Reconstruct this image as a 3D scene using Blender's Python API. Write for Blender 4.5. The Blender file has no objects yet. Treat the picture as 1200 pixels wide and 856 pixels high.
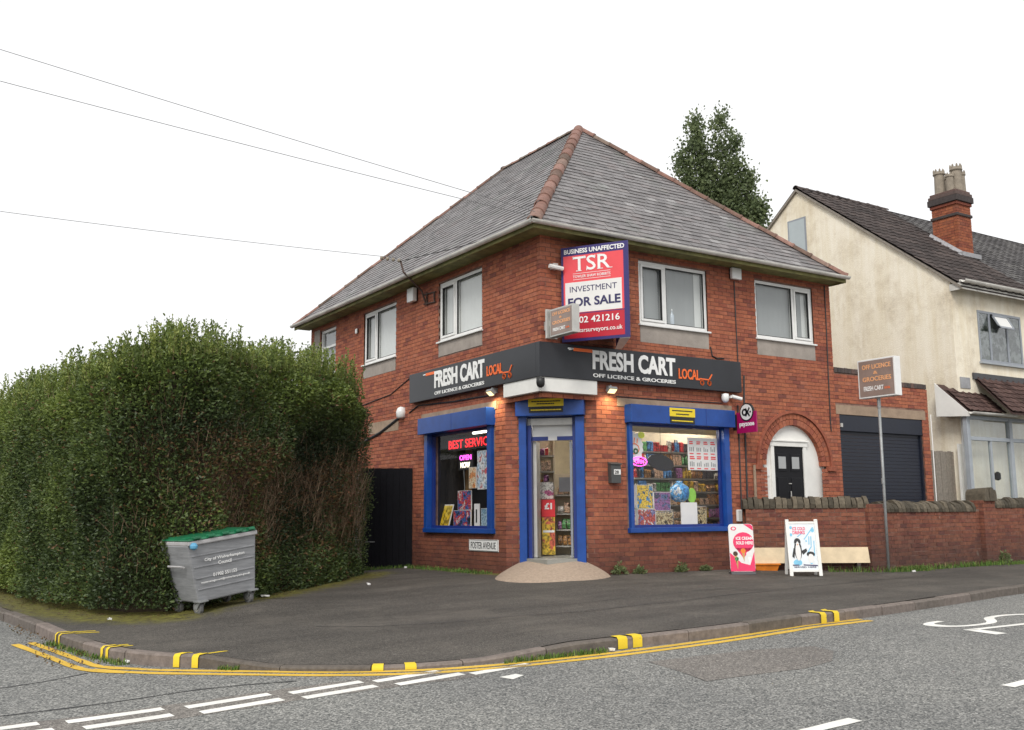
import bpy, bmesh, math, random
import numpy as np
from mathutils import Vector, Matrix
random.seed(7); RNG = np.random.default_rng(7)
scene = bpy.context.scene
COL = scene.collection

# ------------------------------------------------------------ camera, sky, sun
cam_data = bpy.data.cameras.new("camera"); cam = bpy.data.objects.new("camera", cam_data); COL.objects.link(cam)
cam_data.sensor_width = 36.0; cam_data.lens = 36.0 * 1173.88 / 1200.0
cam_data.clip_start = 0.05; cam_data.clip_end = 2000
CR = Vector((0.8397996, -0.5428386, -0.0079304)); CU = Vector((-0.0736138, -0.1283327, 0.9889953)); CF = Vector((0.5378825, 0.8299741, 0.1477342))
CAM = Vector((-9.60969, -13.90194, 1.03))
cam.matrix_world = Matrix(((CR.x, CU.x, -CF.x, CAM.x), (CR.y, CU.y, -CF.y, CAM.y), (CR.z, CU.z, -CF.z, CAM.z), (0, 0, 0, 1)))
scene.camera = cam

SUN_EL, SUN_AZ = math.radians(42), math.radians(226)   # azimuth clockwise from +Y
world = bpy.data.worlds.new("World"); scene.world = world; world.use_nodes = True
wn = world.node_tree.nodes; wl = world.node_tree.links; wn.clear()
sky = wn.new('ShaderNodeTexSky'); sky.sky_type = 'NISHITA'; sky.sun_disc = False
sky.sun_elevation = SUN_EL; sky.sun_rotation = SUN_AZ; sky.dust_density = 4; sky.air_density = 1.0
hs = wn.new('ShaderNodeHueSaturation'); hs.inputs['Saturation'].default_value = 0.12
mx = wn.new('ShaderNodeMix'); mx.data_type = 'RGBA'; mx.inputs['Factor'].default_value = 0.9
mx.inputs['B'].default_value = (12.9, 12.95, 13.1, 1)    # even white cloud cover
bg = wn.new('ShaderNodeBackground'); bg.inputs['Strength'].default_value = 0.088
wo = wn.new('ShaderNodeOutputWorld')
wl.new(sky.outputs[0], hs.inputs['Color']); wl.new(hs.outputs[0], mx.inputs['A']); wl.new(mx.outputs['Result'], bg.inputs['Color']); wl.new(bg.outputs[0], wo.inputs['Surface'])
sd = bpy.data.lights.new("sun", 'SUN'); sd.energy = 2.0; sd.angle = math.radians(20); sd.color = (1, 0.97, 0.92)
so = bpy.data.objects.new("sun", sd); COL.objects.link(so)
sdir = Vector((math.sin(SUN_AZ) * math.cos(SUN_EL), math.cos(SUN_AZ) * math.cos(SUN_EL), math.sin(SUN_EL)))
so.rotation_euler = sdir.to_track_quat('Z', 'Y').to_euler()
scene.view_settings.view_transform = 'Standard'; scene.view_settings.look = 'None'
scene.view_settings.exposure = 0.06; scene.view_settings.gamma = 1.0; scene.view_settings.use_curve_mapping = False

# ------------------------------------------------------------ materials
def new_mat(name):
    m = bpy.data.materials.new(name); m.use_nodes = True
    nt = m.node_tree; b = nt.nodes['Principled BSDF']
    return m, nt, b
def N(nt, t, **kw):
    n = nt.nodes.new(t)
    for k, v in kw.items(): setattr(n, k, v)
    return n
def ramp(nt, stops, interp='LINEAR'):
    r = nt.nodes.new('ShaderNodeValToRGB'); r.color_ramp.interpolation = interp
    e = r.color_ramp.elements
    while len(e) < len(stops): e.new(0.5)
    for i, (p, c) in enumerate(stops):
        e[i].position = p; e[i].color = (*c, 1) if len(c) == 3 else c
    return r
def mixc(nt, a, b, fac, blend='MIX'):
    m = nt.nodes.new('ShaderNodeMix'); m.data_type = 'RGBA'; m.blend_type = blend
    for sock, v in (('A', a), ('B', b), ('Factor', fac)):
        if hasattr(v, 'links') or hasattr(v, 'is_linked'): nt.links.new(v, m.inputs[sock])
        elif sock == 'Factor': m.inputs['Factor'].default_value = v
        else: m.inputs[sock].default_value = (*v, 1)
    return m.outputs['Result']
def noise(nt, scale, detail=4, rough=0.6, co=None, obj=False):
    n = nt.nodes.new('ShaderNodeTexNoise'); n.inputs['Scale'].default_value = scale
    n.inputs['Detail'].default_value = detail; n.inputs['Roughness'].default_value = rough
    if co is None:
        g = nt.nodes.new('ShaderNodeNewGeometry'); co = g.outputs['Position']
    nt.links.new(co, n.inputs['Vector'])
    return n.outputs['Fac']
def bump(nt, b, h, strength=0.3, dist=0.01):
    bp = nt.nodes.new('ShaderNodeBump'); bp.inputs['Strength'].default_value = strength; bp.inputs['Distance'].default_value = dist
    nt.links.new(h, bp.inputs['Height']); nt.links.new(bp.outputs[0], b.inputs['Normal'])
def plain(name, col, rough=0.6, metal=0.0, var=0.12, scale=6.0, bmp=0.0, bscale=60, spec=0.5, tone=0.0):
    """paint / plastic / metal with slight dirt variation"""
    m, nt, b = new_mat(name)
    f = noise(nt, scale, 6, 0.65)
    r = ramp(nt, [(0.3, tuple(c * (1 - var) for c in col)), (0.7, tuple(min(1, c * (1 + var)) for c in col))])
    nt.links.new(f, r.inputs[0]); out = r.outputs[0]
    if tone:
        oi = N(nt, 'ShaderNodeObjectInfo'); at = N(nt, 'ShaderNodeAttribute', attribute_name='tone')
        ad = N(nt, 'ShaderNodeMath', operation='ADD'); nt.links.new(oi.outputs['Random'], ad.inputs[0]); nt.links.new(at.outputs['Fac'], ad.inputs[1])
        fr = N(nt, 'ShaderNodeMath', operation='FRACT'); nt.links.new(ad.outputs[0], fr.inputs[0])
        rr = ramp(nt, [(0, (1 - tone,) * 3), (1, (1 + tone,) * 3)]); nt.links.new(fr.outputs[0], rr.inputs[0])
        out = mixc(nt, out, rr.outputs[0], 1.0, 'MULTIPLY')
    nt.links.new(out, b.inputs['Base Color'])
    b.inputs['Roughness'].default_value = rough; b.inputs['Metallic'].default_value = metal
    b.inputs['Specular IOR Level'].default_value = spec
    if bmp: bump(nt, b, noise(nt, bscale, 4, 0.6), bmp, 0.01)
    return m
def toned(name, stops, rough=0.85, dirt=None, bscale=90, bst=0.35, nfac=0.25, lowdirt=None, spec=0.3, patches=None):
    """pieces that differ one from the next: tone attribute + object random drives a ramp"""
    m, nt, b = new_mat(name)
    oi = N(nt, 'ShaderNodeObjectInfo'); at = N(nt, 'ShaderNodeAttribute', attribute_name='tone')
    ad = N(nt, 'ShaderNodeMath', operation='ADD'); nt.links.new(oi.outputs['Random'], ad.inputs[0]); nt.links.new(at.outputs['Fac'], ad.inputs[1])
    fr = N(nt, 'ShaderNodeMath', operation='FRACT'); nt.links.new(ad.outputs[0], fr.inputs[0])
    r = ramp(nt, stops); nt.links.new(fr.outputs[0], r.inputs[0]); out = r.outputs[0]
    f = noise(nt, 14, 6, 0.7); rr = ramp(nt, [(0.3, (1 - nfac,) * 3), (0.7, (1 + nfac,) * 3)]); nt.links.new(f, rr.inputs[0])
    out = mixc(nt, out, rr.outputs[0], 1.0, 'MULTIPLY')
    if patches:
        f2 = noise(nt, patches[0], 5, 0.6); r2 = ramp(nt, [(patches[1], (0, 0, 0)), (patches[2], (1, 1, 1))]); nt.links.new(f2, r2.inputs[0])
        out = mixc(nt, out, patches[3], r2.outputs[0])
    if lowdirt:      # rising damp and splash-back grime on the lowest courses
        z0, z1, dc = lowdirt
        g = N(nt, 'ShaderNodeNewGeometry'); sx = N(nt, 'ShaderNodeSeparateXYZ'); nt.links.new(g.outputs['Position'], sx.inputs[0])
        nz = noise(nt, 2.2, 5, 0.7); a1 = N(nt, 'ShaderNodeMath', operation='MULTIPLY_ADD'); a1.inputs[1].default_value = -1.3
        nt.links.new(nz, a1.inputs[0]); nt.links.new(sx.outputs['Z'], a1.inputs[2])
        mr = N(nt, 'ShaderNodeMapRange'); mr.inputs['From Min'].default_value = z1 - 0.65; mr.inputs['From Max'].default_value = z0 - 0.65
        nt.links.new(a1.outputs[0], mr.inputs['Value'])
        ml = N(nt, 'ShaderNodeMath', operation='MULTIPLY'); ml.inputs[1].default_value = 0.7; nt.links.new(mr.outputs[0], ml.inputs[0])
        out = mixc(nt, out, dc, ml.outputs[0])
    nt.links.new(out, b.inputs['Base Color']); b.inputs['Roughness'].default_value = rough; b.inputs['Specular IOR Level'].default_value = spec
    bump(nt, b, noise(nt, bscale, 4, 0.7), bst, 0.006)
    return m
def emis(name, col, s):
    m, nt, b = new_mat(name); b.inputs['Base Color'].default_value = (*[c * 0.5 for c in col], 1)
    b.inputs['Emission Color'].default_value = (*col, 1); b.inputs['Emission Strength'].default_value = s
    return m
def glass_mat(name, tint=(0.93, 0.95, 0.95), rough=0.02, refl=1.0):
    m, nt, b = new_mat(name); nt.nodes.remove(b)
    tr = N(nt, 'ShaderNodeBsdfTransparent'); tr.inputs[0].default_value = (*tint, 1)
    gl = N(nt, 'ShaderNodeBsdfGlossy'); gl.inputs['Roughness'].default_value = rough
    fr = N(nt, 'ShaderNodeLayerWeight'); fr.inputs['Blend'].default_value = 0.5
    pw = N(nt, 'ShaderNodeMath', operation='POWER'); pw.inputs[1].default_value = 4.0; nt.links.new(fr.outputs['Facing'], pw.inputs[0])
    ml = N(nt, 'ShaderNodeMath', operation='MULTIPLY_ADD'); ml.inputs[1].default_value = 0.9 * refl; ml.inputs[2].default_value = 0.07 * refl; ml.use_clamp = True
    mxs = N(nt, 'ShaderNodeMixShader'); o = nt.nodes['Material Output']
    nt.links.new(pw.outputs[0], ml.inputs[0]); nt.links.new(ml.outputs[0], mxs.inputs[0]); nt.links.new(tr.outputs[0], mxs.inputs[1]); nt.links.new(gl.outputs[0], mxs.inputs[2])
    nt.links.new(mxs.outputs[0], o.inputs['Surface'])
    return m
def print_mat(name, cols, scale=9.0, seed=0.0, rough=0.35):
    """busy colour printing: blocks and blotches of the given inks"""
    m, nt, b = new_mat(name)
    g = N(nt, 'ShaderNodeNewGeometry'); mp = N(nt, 'ShaderNodeMapping'); mp.inputs['Location'].default_value = (seed, seed * 1.7, seed * 0.6)
    nt.links.new(g.outputs['Position'], mp.inputs['Vector'])
    f = noise(nt, scale * .42, 4, 0.65, mp.outputs[0]); K = len(cols)
    r = ramp(nt, [(0.32 + 0.36 * i / max(1, K - 1), c) for i, c in enumerate(cols)], 'CONSTANT'); nt.links.new(f, r.inputs[0])
    n = noise(nt, scale * 2.2, 3, 0.5, mp.outputs[0]); r2 = ramp(nt, [(0.38, (0.30,) * 3), (0.5, (0.85,) * 3), (0.62, (1.0,) * 3)]); nt.links.new(n, r2.inputs[0])
    nt.links.new(mixc(nt, r.outputs[0], r2.outputs[0], 1.0, 'MULTIPLY'), b.inputs['Base Color']); b.inputs['Roughness'].default_value = rough
    return m

BR = [(0.0, (0.20, 0.062, 0.045)), (0.09, (0.275, 0.083, 0.053)), (0.35, (0.345, 0.112, 0.062)), (0.6, (0.395, 0.134, 0.071)), (0.8, (0.31, 0.098, 0.057)), (0.95, (0.385, 0.140, 0.083)), (1.0, (0.19, 0.065, 0.050))]
M = {}
M['brick'] = toned('red brick', BR, lowdirt=(0.1, 1.35, (0.07, 0.034, 0.028)), nfac=0.28, patches=(2.0, 0.56, 0.78, (0.13, 0.045, 0.036)))
M['brick_wall'] = toned('weathered red brick', [(p, (c[0] * 0.60, c[1] * 0.68, c[2] * 0.76)) for p, c in BR], lowdirt=(-0.05, 0.75, (0.05, 0.035, 0.032)), nfac=0.35, patches=(3.0, 0.66, 0.74, (0.30, 0.24, 0.19)))
M['brick_chim'] = toned('chimney brick', [(p, (c[0] * 0.86, c[1] * 0.84, c[2] * 0.75)) for p, c in BR], nfac=0.3)
M['brick_dark'] = toned('blue engineering brick', [(0, (0.06, 0.05, 0.048)), (0.5, (0.10, 0.075, 0.068)), (1, (0.15, 0.09, 0.075))])
M['mortar'] = plain('mortar', (0.21, 0.125, 0.095), 0.95, 0, 0.5, 5, 0.4, 90)
M['mortar_wall'] = plain('old mortar', (0.20, 0.13, 0.10), 0.95, 0, 0.4, 5, 0.4, 90)
M['stone'] = plain('sandstone lintel', (0.33, 0.24, 0.17), 0.9, 0, 0.22, 4, 0.4, 70)
M['render_panel'] = plain('cement panel', (0.33, 0.29, 0.255), 0.92, 0, 0.18, 3.5, 0.4, 50)
M['slate'] = toned('roof slate', [(0, (0.100, 0.091, 0.090)), (0.25, (0.135, 0.124, 0.122)), (0.5, (0.158, 0.146, 0.145)), (0.75, (0.185, 0.171, 0.169)), (0.92, (0.150, 0.126, 0.122)), (1, (0.27, 0.26, 0.255))], rough=0.42, bscale=40, nfac=0.25, spec=0.5, patches=(1.1, 0.56, 0.72, (0.14, 0.145, 0.13)))
M['slate_base'] = plain('slate underlay', (0.07, 0.068, 0.07), 0.8)
M['ridge'] = toned('clay ridge tile', [(0, (0.12, 0.085, 0.065)), (0.35, (0.215, 0.115, 0.09)), (0.7, (0.27, 0.155, 0.125)), (1, (0.18, 0.145, 0.115))], nfac=0.3, patches=(5, 0.6, 0.75, (0.15, 0.13, 0.10)))
M['upvc'] = plain('white upvc', (0.78, 0.78, 0.76), 0.35, 0, 0.06)
M['white'] = plain('white paint', (0.78, 0.77, 0.73), 0.5, 0, 0.07, 3)
M['gutter'] = plain('weathered white gutter', (0.62, 0.60, 0.55), 0.45, 0, 0.25, 2.5)
M['soffit'] = plain('mossy soffit board', (0.20, 0.19, 0.07), 0.8, 0, 0.45, 4, 0.3)
M['blue'] = plain('blue powder coat', (0.006, 0.056, 0.27), 0.38, 0, 0.2, 3.5)
M['blue_dark'] = plain('dark blue slat', (0.010, 0.030, 0.19), 0.4)
M['charcoal'] = plain('charcoal sign panel', (0.026, 0.028, 0.033), 0.35, 0, 0.15, 1.5, spec=0.35)
M['black'] = plain('black paint', (0.007, 0.007, 0.009), 0.4, 0, 0.2, spec=0.2)
M['black_wood'] = plain('black gate boards', (0.0045, 0.0045, 0.007), 0.75, 0, 0.3, 8, 0.3, spec=0.2)
M['navy'] = plain('navy steel shutter', (0.0085, 0.012, 0.024), 0.5, 0, 0.15)
M['ink_white'] = plain('white lettering', (0.85, 0.85, 0.83), 0.5, 0, 0.02)
M['ink_orange'] = plain('orange lettering', (0.90, 0.16, 0.03), 0.5, 0, 0.03)
M['ink_navy'] = plain('navy lettering', (0.03, 0.025, 0.10), 0.5, 0, 0.03)
M['ink_black'] = plain('black lettering', (0.015, 0.015, 0.015), 0.5, 0, 0.03)
M['ink_red'] = plain('red lettering', (0.75, 0.03, 0.04), 0.5, 0, 0.03)
M['yellow_sign'] = plain('yellow sticker', (0.80, 0.60, 0.02), 0.5, 0, 0.04)
M['tsr_red'] = plain('red printed board', (0.78, 0.075, 0.09), 0.45, 0, 0.04)
M['tsr_crimson'] = plain('crimson printed band', (0.50, 0.015, 0.035), 0.45, 0, 0.04)
M['tsr_navy'] = plain('navy board edge', (0.035, 0.025, 0.15), 0.45, 0, 0.05)
M['magenta'] = plain('magenta sign', (0.36, 0.004, 0.10), 0.4, 0, 0.06)
M['pink'] = plain('pink print', (0.78, 0.035, 0.13), 0.4, 0, 0.05)
M['lightbox'] = plain('faded brown lightbox face', (0.27, 0.20, 0.17), 0.4, 0, 0.2, 2.5)
M['ink_cream'] = plain('faded orange lettering', (0.85, 0.42, 0.20), 0.5, 0, 0.05)
M['alu'] = plain('brushed aluminium', (0.50, 0.49, 0.46), 0.4, 0.3, 0.12)
M['galv'] = plain('galvanised steel', (0.30, 0.31, 0.31), 0.5, 0.3, 0.2, 8)
M['glass'] = glass_mat('window glass'); M['shop_glass'] = glass_mat('shop glass', (0.98, 0.98, 0.98), 0.01, 0.35)
M['curtain'] = plain('net curtain', (0.37, 0.38, 0.38), 0.9, 0, 0.06, 1.2)
M['curtain_light'] = plain('white blind', (0.74, 0.74, 0.72), 0.9, 0, 0.05, 1.2)
M['cream_render'] = None
M['cable'] = plain('black cable', (0.03, 0.03, 0.032), 0.6); M['wire'] = plain('weathered wire', (0.16, 0.16, 0.16), 0.6)
M['grey_pvc'] = plain('grey pvc', (0.33, 0.36, 0.39), 0.5, 0, 0.1)
M['frame_grey'] = plain('grey window frame', (0.27, 0.29, 0.32), 0.5, 0, 0.1)
M['tile_brown'] = toned('brown roof tile', [(0, (0.035, 0.028, 0.026)), (0.5, (0.055, 0.043, 0.04)), (1, (0.085, 0.066, 0.06))], bscale=40)
M['tile_porch'] = toned('plum porch tile', [(0, (0.05, 0.028, 0.024)), (0.5, (0.075, 0.043, 0.037)), (1, (0.105, 0.062, 0.053))], bscale=40, patches=(3, 0.66, 0.74, (0.10, 0.10, 0.03)))
M['lead'] = plain('lead flashing', (0.33, 0.33, 0.34), 0.6, 0.2, 0.2)
M['slate_far'] = toned('dark far slate', [(0, (0.055, 0.052, 0.052)), (0.5, (0.085, 0.08, 0.08)), (1, (0.13, 0.125, 0.12))], bscale=40)
M['pot'] = plain('buff chimney pot', (0.27, 0.23, 0.18), 0.85, 0, 0.25, 8, 0.4)
M['wood_grey'] = plain('weathered fence board', (0.25, 0.22, 0.185), 0.9, 0, 0.25, 18, 0.4)
M['ply'] = plain('cream painted plank', (0.62, 0.50, 0.33), 0.7, 0, 0.15, 4)
M['orange_box'] = plain('orange plastic', (0.75, 0.22, 0.02), 0.5, 0, 0.2)
M['cope'] = toned('sandstone coping', [(0, (0.055, 0.047, 0.034)), (0.5, (0.095, 0.080, 0.058)), (1, (0.15, 0.125, 0.09))], bscale=30, bst=0.6, nfac=0.35)
M['concrete_post'] = plain('concrete post', (0.24, 0.21, 0.17), 0.9, 0, 0.2, 8, 0.4)

def road_mat(name, dark, mid, light, sc, patch=0.0, wear=(0.30, 0.26, 0.24), moss=False):
    m, nt, b = new_mat(name)
    g = N(nt, 'ShaderNodeNewGeometry')
    v = N(nt, 'ShaderNodeTexVoronoi'); v.inputs['Scale'].default_value = sc; nt.links.new(g.outputs['Position'], v.inputs['Vector'])
    sp = N(nt, 'ShaderNodeSeparateColor'); nt.links.new(v.outputs['Color'], sp.inputs[0])
    r = ramp(nt, [(0, dark), (0.35, mid), (0.8, light), (1.0, tuple(min(1, c * 1.5) for c in light))]); nt.links.new(sp.outputs[0], r.inputs[0]); out = r.outputs[0]
    f = noise(nt, 0.45, 6, 0.6, g.outputs['Position']); rr = ramp(nt, [(0.3, (0.84, 0.84, 0.85)), (0.7, (1.13, 1.12, 1.10))]); nt.links.new(f, rr.inputs[0])
    out = mixc(nt, out, rr.outputs[0], 1.0, 'MULTIPLY')
    f3 = noise(nt, 22, 4, 0.7, g.outputs['Position']); r3 = ramp(nt, [(0.25, (0.78,) * 3), (0.75, (1.2,) * 3)]); nt.links.new(f3, r3.inputs[0])
    out = mixc(nt, out, r3.outputs[0], 1.0, 'MULTIPLY')
    if patch:
        f2 = noise(nt, 0.9, 6, 0.65, g.outputs['Position']); r2 = ramp(nt, [(0.52, (0, 0, 0)), (0.66, (patch,) * 3)]); nt.links.new(f2, r2.inputs[0])
        out = mixc(nt, out, wear, r2.outputs[0])
    if moss:
        vg = N(nt, 'ShaderNodeTexVoronoi'); vg.inputs['Scale'].default_value = 2.6; nt.links.new(g.outputs['Position'], vg.inputs['Vector'])
        rg = ramp(nt, [(0.045, (0.75,) * 3), (0.06, (0, 0, 0))]); nt.links.new(vg.outputs['Distance'], rg.inputs[0]); out = mixc(nt, out, (0.13, 0.12, 0.105), rg.outputs[0])     # trodden gum
        mw = N(nt, 'ShaderNodeMapping'); mw.inputs['Scale'].default_value = (0.35, 1.6, 1); nt.links.new(g.outputs['Position'], mw.inputs[0])
        rs = ramp(nt, [(0.38, (0.80,) * 3), (0.62, (1.18,) * 3)]); nt.links.new(noise(nt, 1.1, 7, 0.68, mw.outputs[0]), rs.inputs[0]); out = mixc(nt, out, rs.outputs[0], 1.0, 'MULTIPLY')
        at = N(nt, 'ShaderNodeAttribute', attribute_name='moss'); f4 = noise(nt, 3.5, 6, 0.7, g.outputs['Position'])
        ma = N(nt, 'ShaderNodeMath', operation='MULTIPLY_ADD'); ma.inputs[1].default_value = 2.2; ma.inputs[2].default_value = -0.95
        nt.links.new(f4, ma.inputs[0]); ad = N(nt, 'ShaderNodeMath', operation='ADD'); nt.links.new(at.outputs['Fac'], ad.inputs[0]); nt.links.new(ma.outputs[0], ad.inputs[1])
        mu = N(nt, 'ShaderNodeMath', operation='MULTIPLY'); mu.use_clamp = True; nt.links.new(ad.outputs[0], mu.inputs[0]); nt.links.new(at.outputs['Fac'], mu.inputs[1])
        rm = ramp(nt, [(0.05, (0, 0, 0)), (0.45, (0.9,) * 3)]); nt.links.new(mu.outputs[0], rm.inputs[0])
        mc = ramp(nt, [(0.3, (0.05, 0.036, 0.018)), (0.5, (0.13, 0.12, 0.02)), (0.75, (0.20, 0.19, 0.03))]); nt.links.new(noise(nt, 9, 5, 0.6, g.outputs['Position']), mc.inputs[0])
        out = mixc(nt, out, mc.outputs[0], rm.outputs[0])
    nt.links.new(out, b.inputs['Base Color']); b.inputs['Roughness'].default_value = 0.8; b.inputs['Specular IOR Level'].default_value = 0.35
    bump(nt, b, v.outputs['Distance'], 0.5, 0.008)
    return m
M['road'] = road_mat('surface dressed asphalt', (0.055, 0.058, 0.057), (0.135, 0.138, 0.133), (0.255, 0.253, 0.238), 75)
M['pave'] = road_mat('old footway asphalt', (0.043, 0.039, 0.034), (0.066, 0.060, 0.052), (0.092, 0.083, 0.072), 110, 0.6, (0.115, 0.102, 0.087), True)
M['patch'] = road_mat('brown patch asphalt', (0.085, 0.079, 0.073), (0.140, 0.129, 0.118), (0.215, 0.20, 0.182), 80)
M['seam'] = plain('bitumen seam', (0.035, 0.035, 0.036), 0.7, 0, 0.3, 12)
M['kerb'] = toned('kerb stone', [(0, (0.11, 0.095, 0.08)), (0.5, (0.155, 0.132, 0.115)), (1, (0.20, 0.165, 0.145))], bscale=60, bst=0.5, nfac=0.3)
def worn(name, col, under, lo=0.60, hi=0.72):
    m, nt, b = new_mat(name)
    f = noise(nt, 26, 5, 0.75); r = ramp(nt, [(lo, (0, 0, 0)), (hi, (1, 1, 1))]); nt.links.new(f, r.inputs[0])
    f2 = noise(nt, 2.0, 3, 0.6); r2 = ramp(nt, [(0.3, (0.85,) * 3), (0.7, (1.06,) * 3)]); nt.links.new(f2, r2.inputs[0])
    nt.links.new(mixc(nt, mixc(nt, col, r2.outputs[0], 1.0, 'MULTIPLY'), under, r.outputs[0]), b.inputs['Base Color']); b.inputs['Roughness'].default_value = 0.7
    return m
M['line_white'] = worn('white road paint', (0.78, 0.77, 0.72), (0.22, 0.22, 0.21))
M['line_yellow'] = worn('yellow road paint', (0.66, 0.42, 0.045), (0.20, 0.17, 0.12), 0.57, 0.70)
M['line_yellow_bright'] = worn('bright yellow paint', (0.72, 0.52, 0.02), (0.25, 0.2, 0.08), 0.60, 0.72)
M['grass'] = toned('grass blade', [(0, (0.05, 0.10, 0.02)), (0.5, (0.09, 0.17, 0.03)), (0.85, (0.15, 0.20, 0.05)), (1, (0.25, 0.20, 0.09))], bst=0)
def leaf_mat(name, stops, trans=0.25, rough=0.45):
    m, nt, b = new_mat(name)
    at = N(nt, 'ShaderNodeAttribute', attribute_name='tone'); r = ramp(nt, stops); nt.links.new(at.outputs['Fac'], r.inputs[0])
    nt.links.new(r.outputs[0], b.inputs['Base Color']); b.inputs['Roughness'].default_value = rough; b.inputs['Specular IOR Level'].default_value = 0.35
    tl = N(nt, 'ShaderNodeBsdfTranslucent'); nt.links.new(r.outputs[0], tl.inputs[0]); ms = N(nt, 'ShaderNodeMixShader'); ms.inputs[0].default_value = trans
    o = nt.nodes['Material Output']; nt.links.new(b.outputs[0], ms.inputs[1]); nt.links.new(tl.outputs[0], ms.inputs[2]); nt.links.new(ms.outputs[0], o.inputs['Surface'])
    return m
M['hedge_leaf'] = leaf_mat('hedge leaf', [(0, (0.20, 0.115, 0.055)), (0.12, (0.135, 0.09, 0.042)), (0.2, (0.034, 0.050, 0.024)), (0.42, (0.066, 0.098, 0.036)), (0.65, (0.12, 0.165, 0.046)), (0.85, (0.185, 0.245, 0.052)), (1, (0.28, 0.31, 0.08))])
M['poplar_leaf'] = leaf_mat('poplar leaf', [(0, (0.09, 0.12, 0.065)), (0.5, (0.165, 0.21, 0.10)), (1, (0.26, 0.31, 0.14))], 0.45)
M['twig'] = toned('hedge twig', [(0, (0.09, 0.055, 0.035)), (0.6, (0.19, 0.125, 0.075)), (1, (0.29, 0.215, 0.14))], bst=0)
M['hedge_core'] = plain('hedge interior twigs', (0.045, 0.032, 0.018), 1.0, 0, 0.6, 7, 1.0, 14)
M['bark'] = plain('poplar bark', (0.07, 0.06, 0.045), 0.9)
def cream():
    m, nt, b = new_mat('cream painted render')
    f = noise(nt, 1.1, 8, 0.72); r = ramp(nt, [(0.28, (0.56, 0.48, 0.37)), (0.40, (0.76, 0.68, 0.54)), (0.52, (0.88, 0.81, 0.67)), (0.75, (0.93, 0.87, 0.74))]); nt.links.new(f, r.inputs[0])
    g = N(nt, 'ShaderNodeNewGeometry'); mp = N(nt, 'ShaderNodeMapping'); mp.inputs['Scale'].default_value = (3, 3, 0.25); nt.links.new(g.outputs['Position'], mp.inputs[0])
    f2 = noise(nt, 1.6, 6, 0.7, mp.outputs[0]); r2 = ramp(nt, [(0.35, (0.90, 0.87, 0.80)), (0.6, (1, 1, 1))]); nt.links.new(f2, r2.inputs[0])
    nt.links.new(mixc(nt, r.outputs[0], r2.outputs[0], 1.0, 'MULTIPLY'), b.inputs['Base Color']); b.inputs['Roughness'].default_value = 0.9
    bump(nt, b, noise(nt, 30, 5, 0.7), 0.6, 0.02)
    return m
M['cream_render'] = cream()
def wavy_plastic(name, col):
    m, nt, b = new_mat(name)
    g = N(nt, 'ShaderNodeNewGeometry'); mp = N(nt, 'ShaderNodeMapping'); mp.inputs['Scale'].default_value = (1, 1, 9); nt.links.new(g.outputs['Position'], mp.inputs[0])
    f = noise(nt, 4, 6, 0.7, mp.outputs[0]); r = ramp(nt, [(0.3, tuple(c * 0.72 for c in col)), (0.65, tuple(c * 1.12 for c in col))]); nt.links.new(f, r.inputs[0])
    nt.links.new(r.outputs[0], b.inputs['Base Color']); b.inputs['Roughness'].default_value = 0.55
    return m
M['bin_grey'] = wavy_plastic('scuffed grey plastic', (0.27, 0.275, 0.285))
M['bin_rim'] = plain('pale grey rim', (0.42, 0.41, 0.41), 0.5, 0, 0.15)
M['bin_green'] = plain('green plastic lid', (0.008, 0.13, 0.055), 0.4, 0, 0.3)
M['tyre'] = plain('grey rubber tyre', (0.16, 0.16, 0.16), 0.7)
M['bag_blue'] = plain('blue bag', (0.10, 0.32, 0.50), 0.5)
M['ramp'] = plain('tan exposed aggregate concrete', (0.37, 0.285, 0.215), 0.85, 0, 0.22, 22, 0.9, 120)
M['led_red'] = emis('red led', (1.0, 0.02, 0.03), 1.5); M['led_pink'] = emis('pink neon', (1.0, 0.10, 0.75), 2.6); M['led_white'] = emis('white neon', (1.0, 0.9, 0.7), 2.4)
M['tube'] = emis('fluorescent tube', (1.0, 0.93, 0.80), 60.0); M['flood'] = emis('flood lens', (1.0, 0.82, 0.42), 1.7)
M['shop_wall'] = plain('shop wall', (0.55, 0.48, 0.36), 0.8); M['shop_floor'] = plain('shop floor', (0.30, 0.30, 0.27), 0.5); M['shelf'] = plain('shelf metal', (0.45, 0.44, 0.40), 0.5)
M['paper'] = plain('white paper', (0.75, 0.74, 0.72), 0.6, 0, 0.03)
M['dark_panel'] = plain('dark panel', (0.012, 0.012, 0.014), 0.5)
M['wood'] = plain('wood panel', (0.33, 0.20, 0.09), 0.6, 0, 0.15)
GOODS = [print_mat('goods %d' % i, [tuple(q * .3 for q in c), c, c, (.55, .53, .48)], 20, i * 2.3) for i, c in enumerate([(0.6, 0.04, 0.04), (0.7, 0.45, 0.04), (0.08, 0.25, 0.55), (0.7, 0.68, 0.62), (0.12, 0.36, 0.12), (0.45, 0.18, 0.42), (0.5, 0.25, 0.08), (0.06, 0.05, 0.06), (0.72, 0.5, 0.35)])]
GNAMES = ['red', 'yellow', 'blue', 'white', 'green', 'purple', 'brown', 'black', 'beige']

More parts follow.
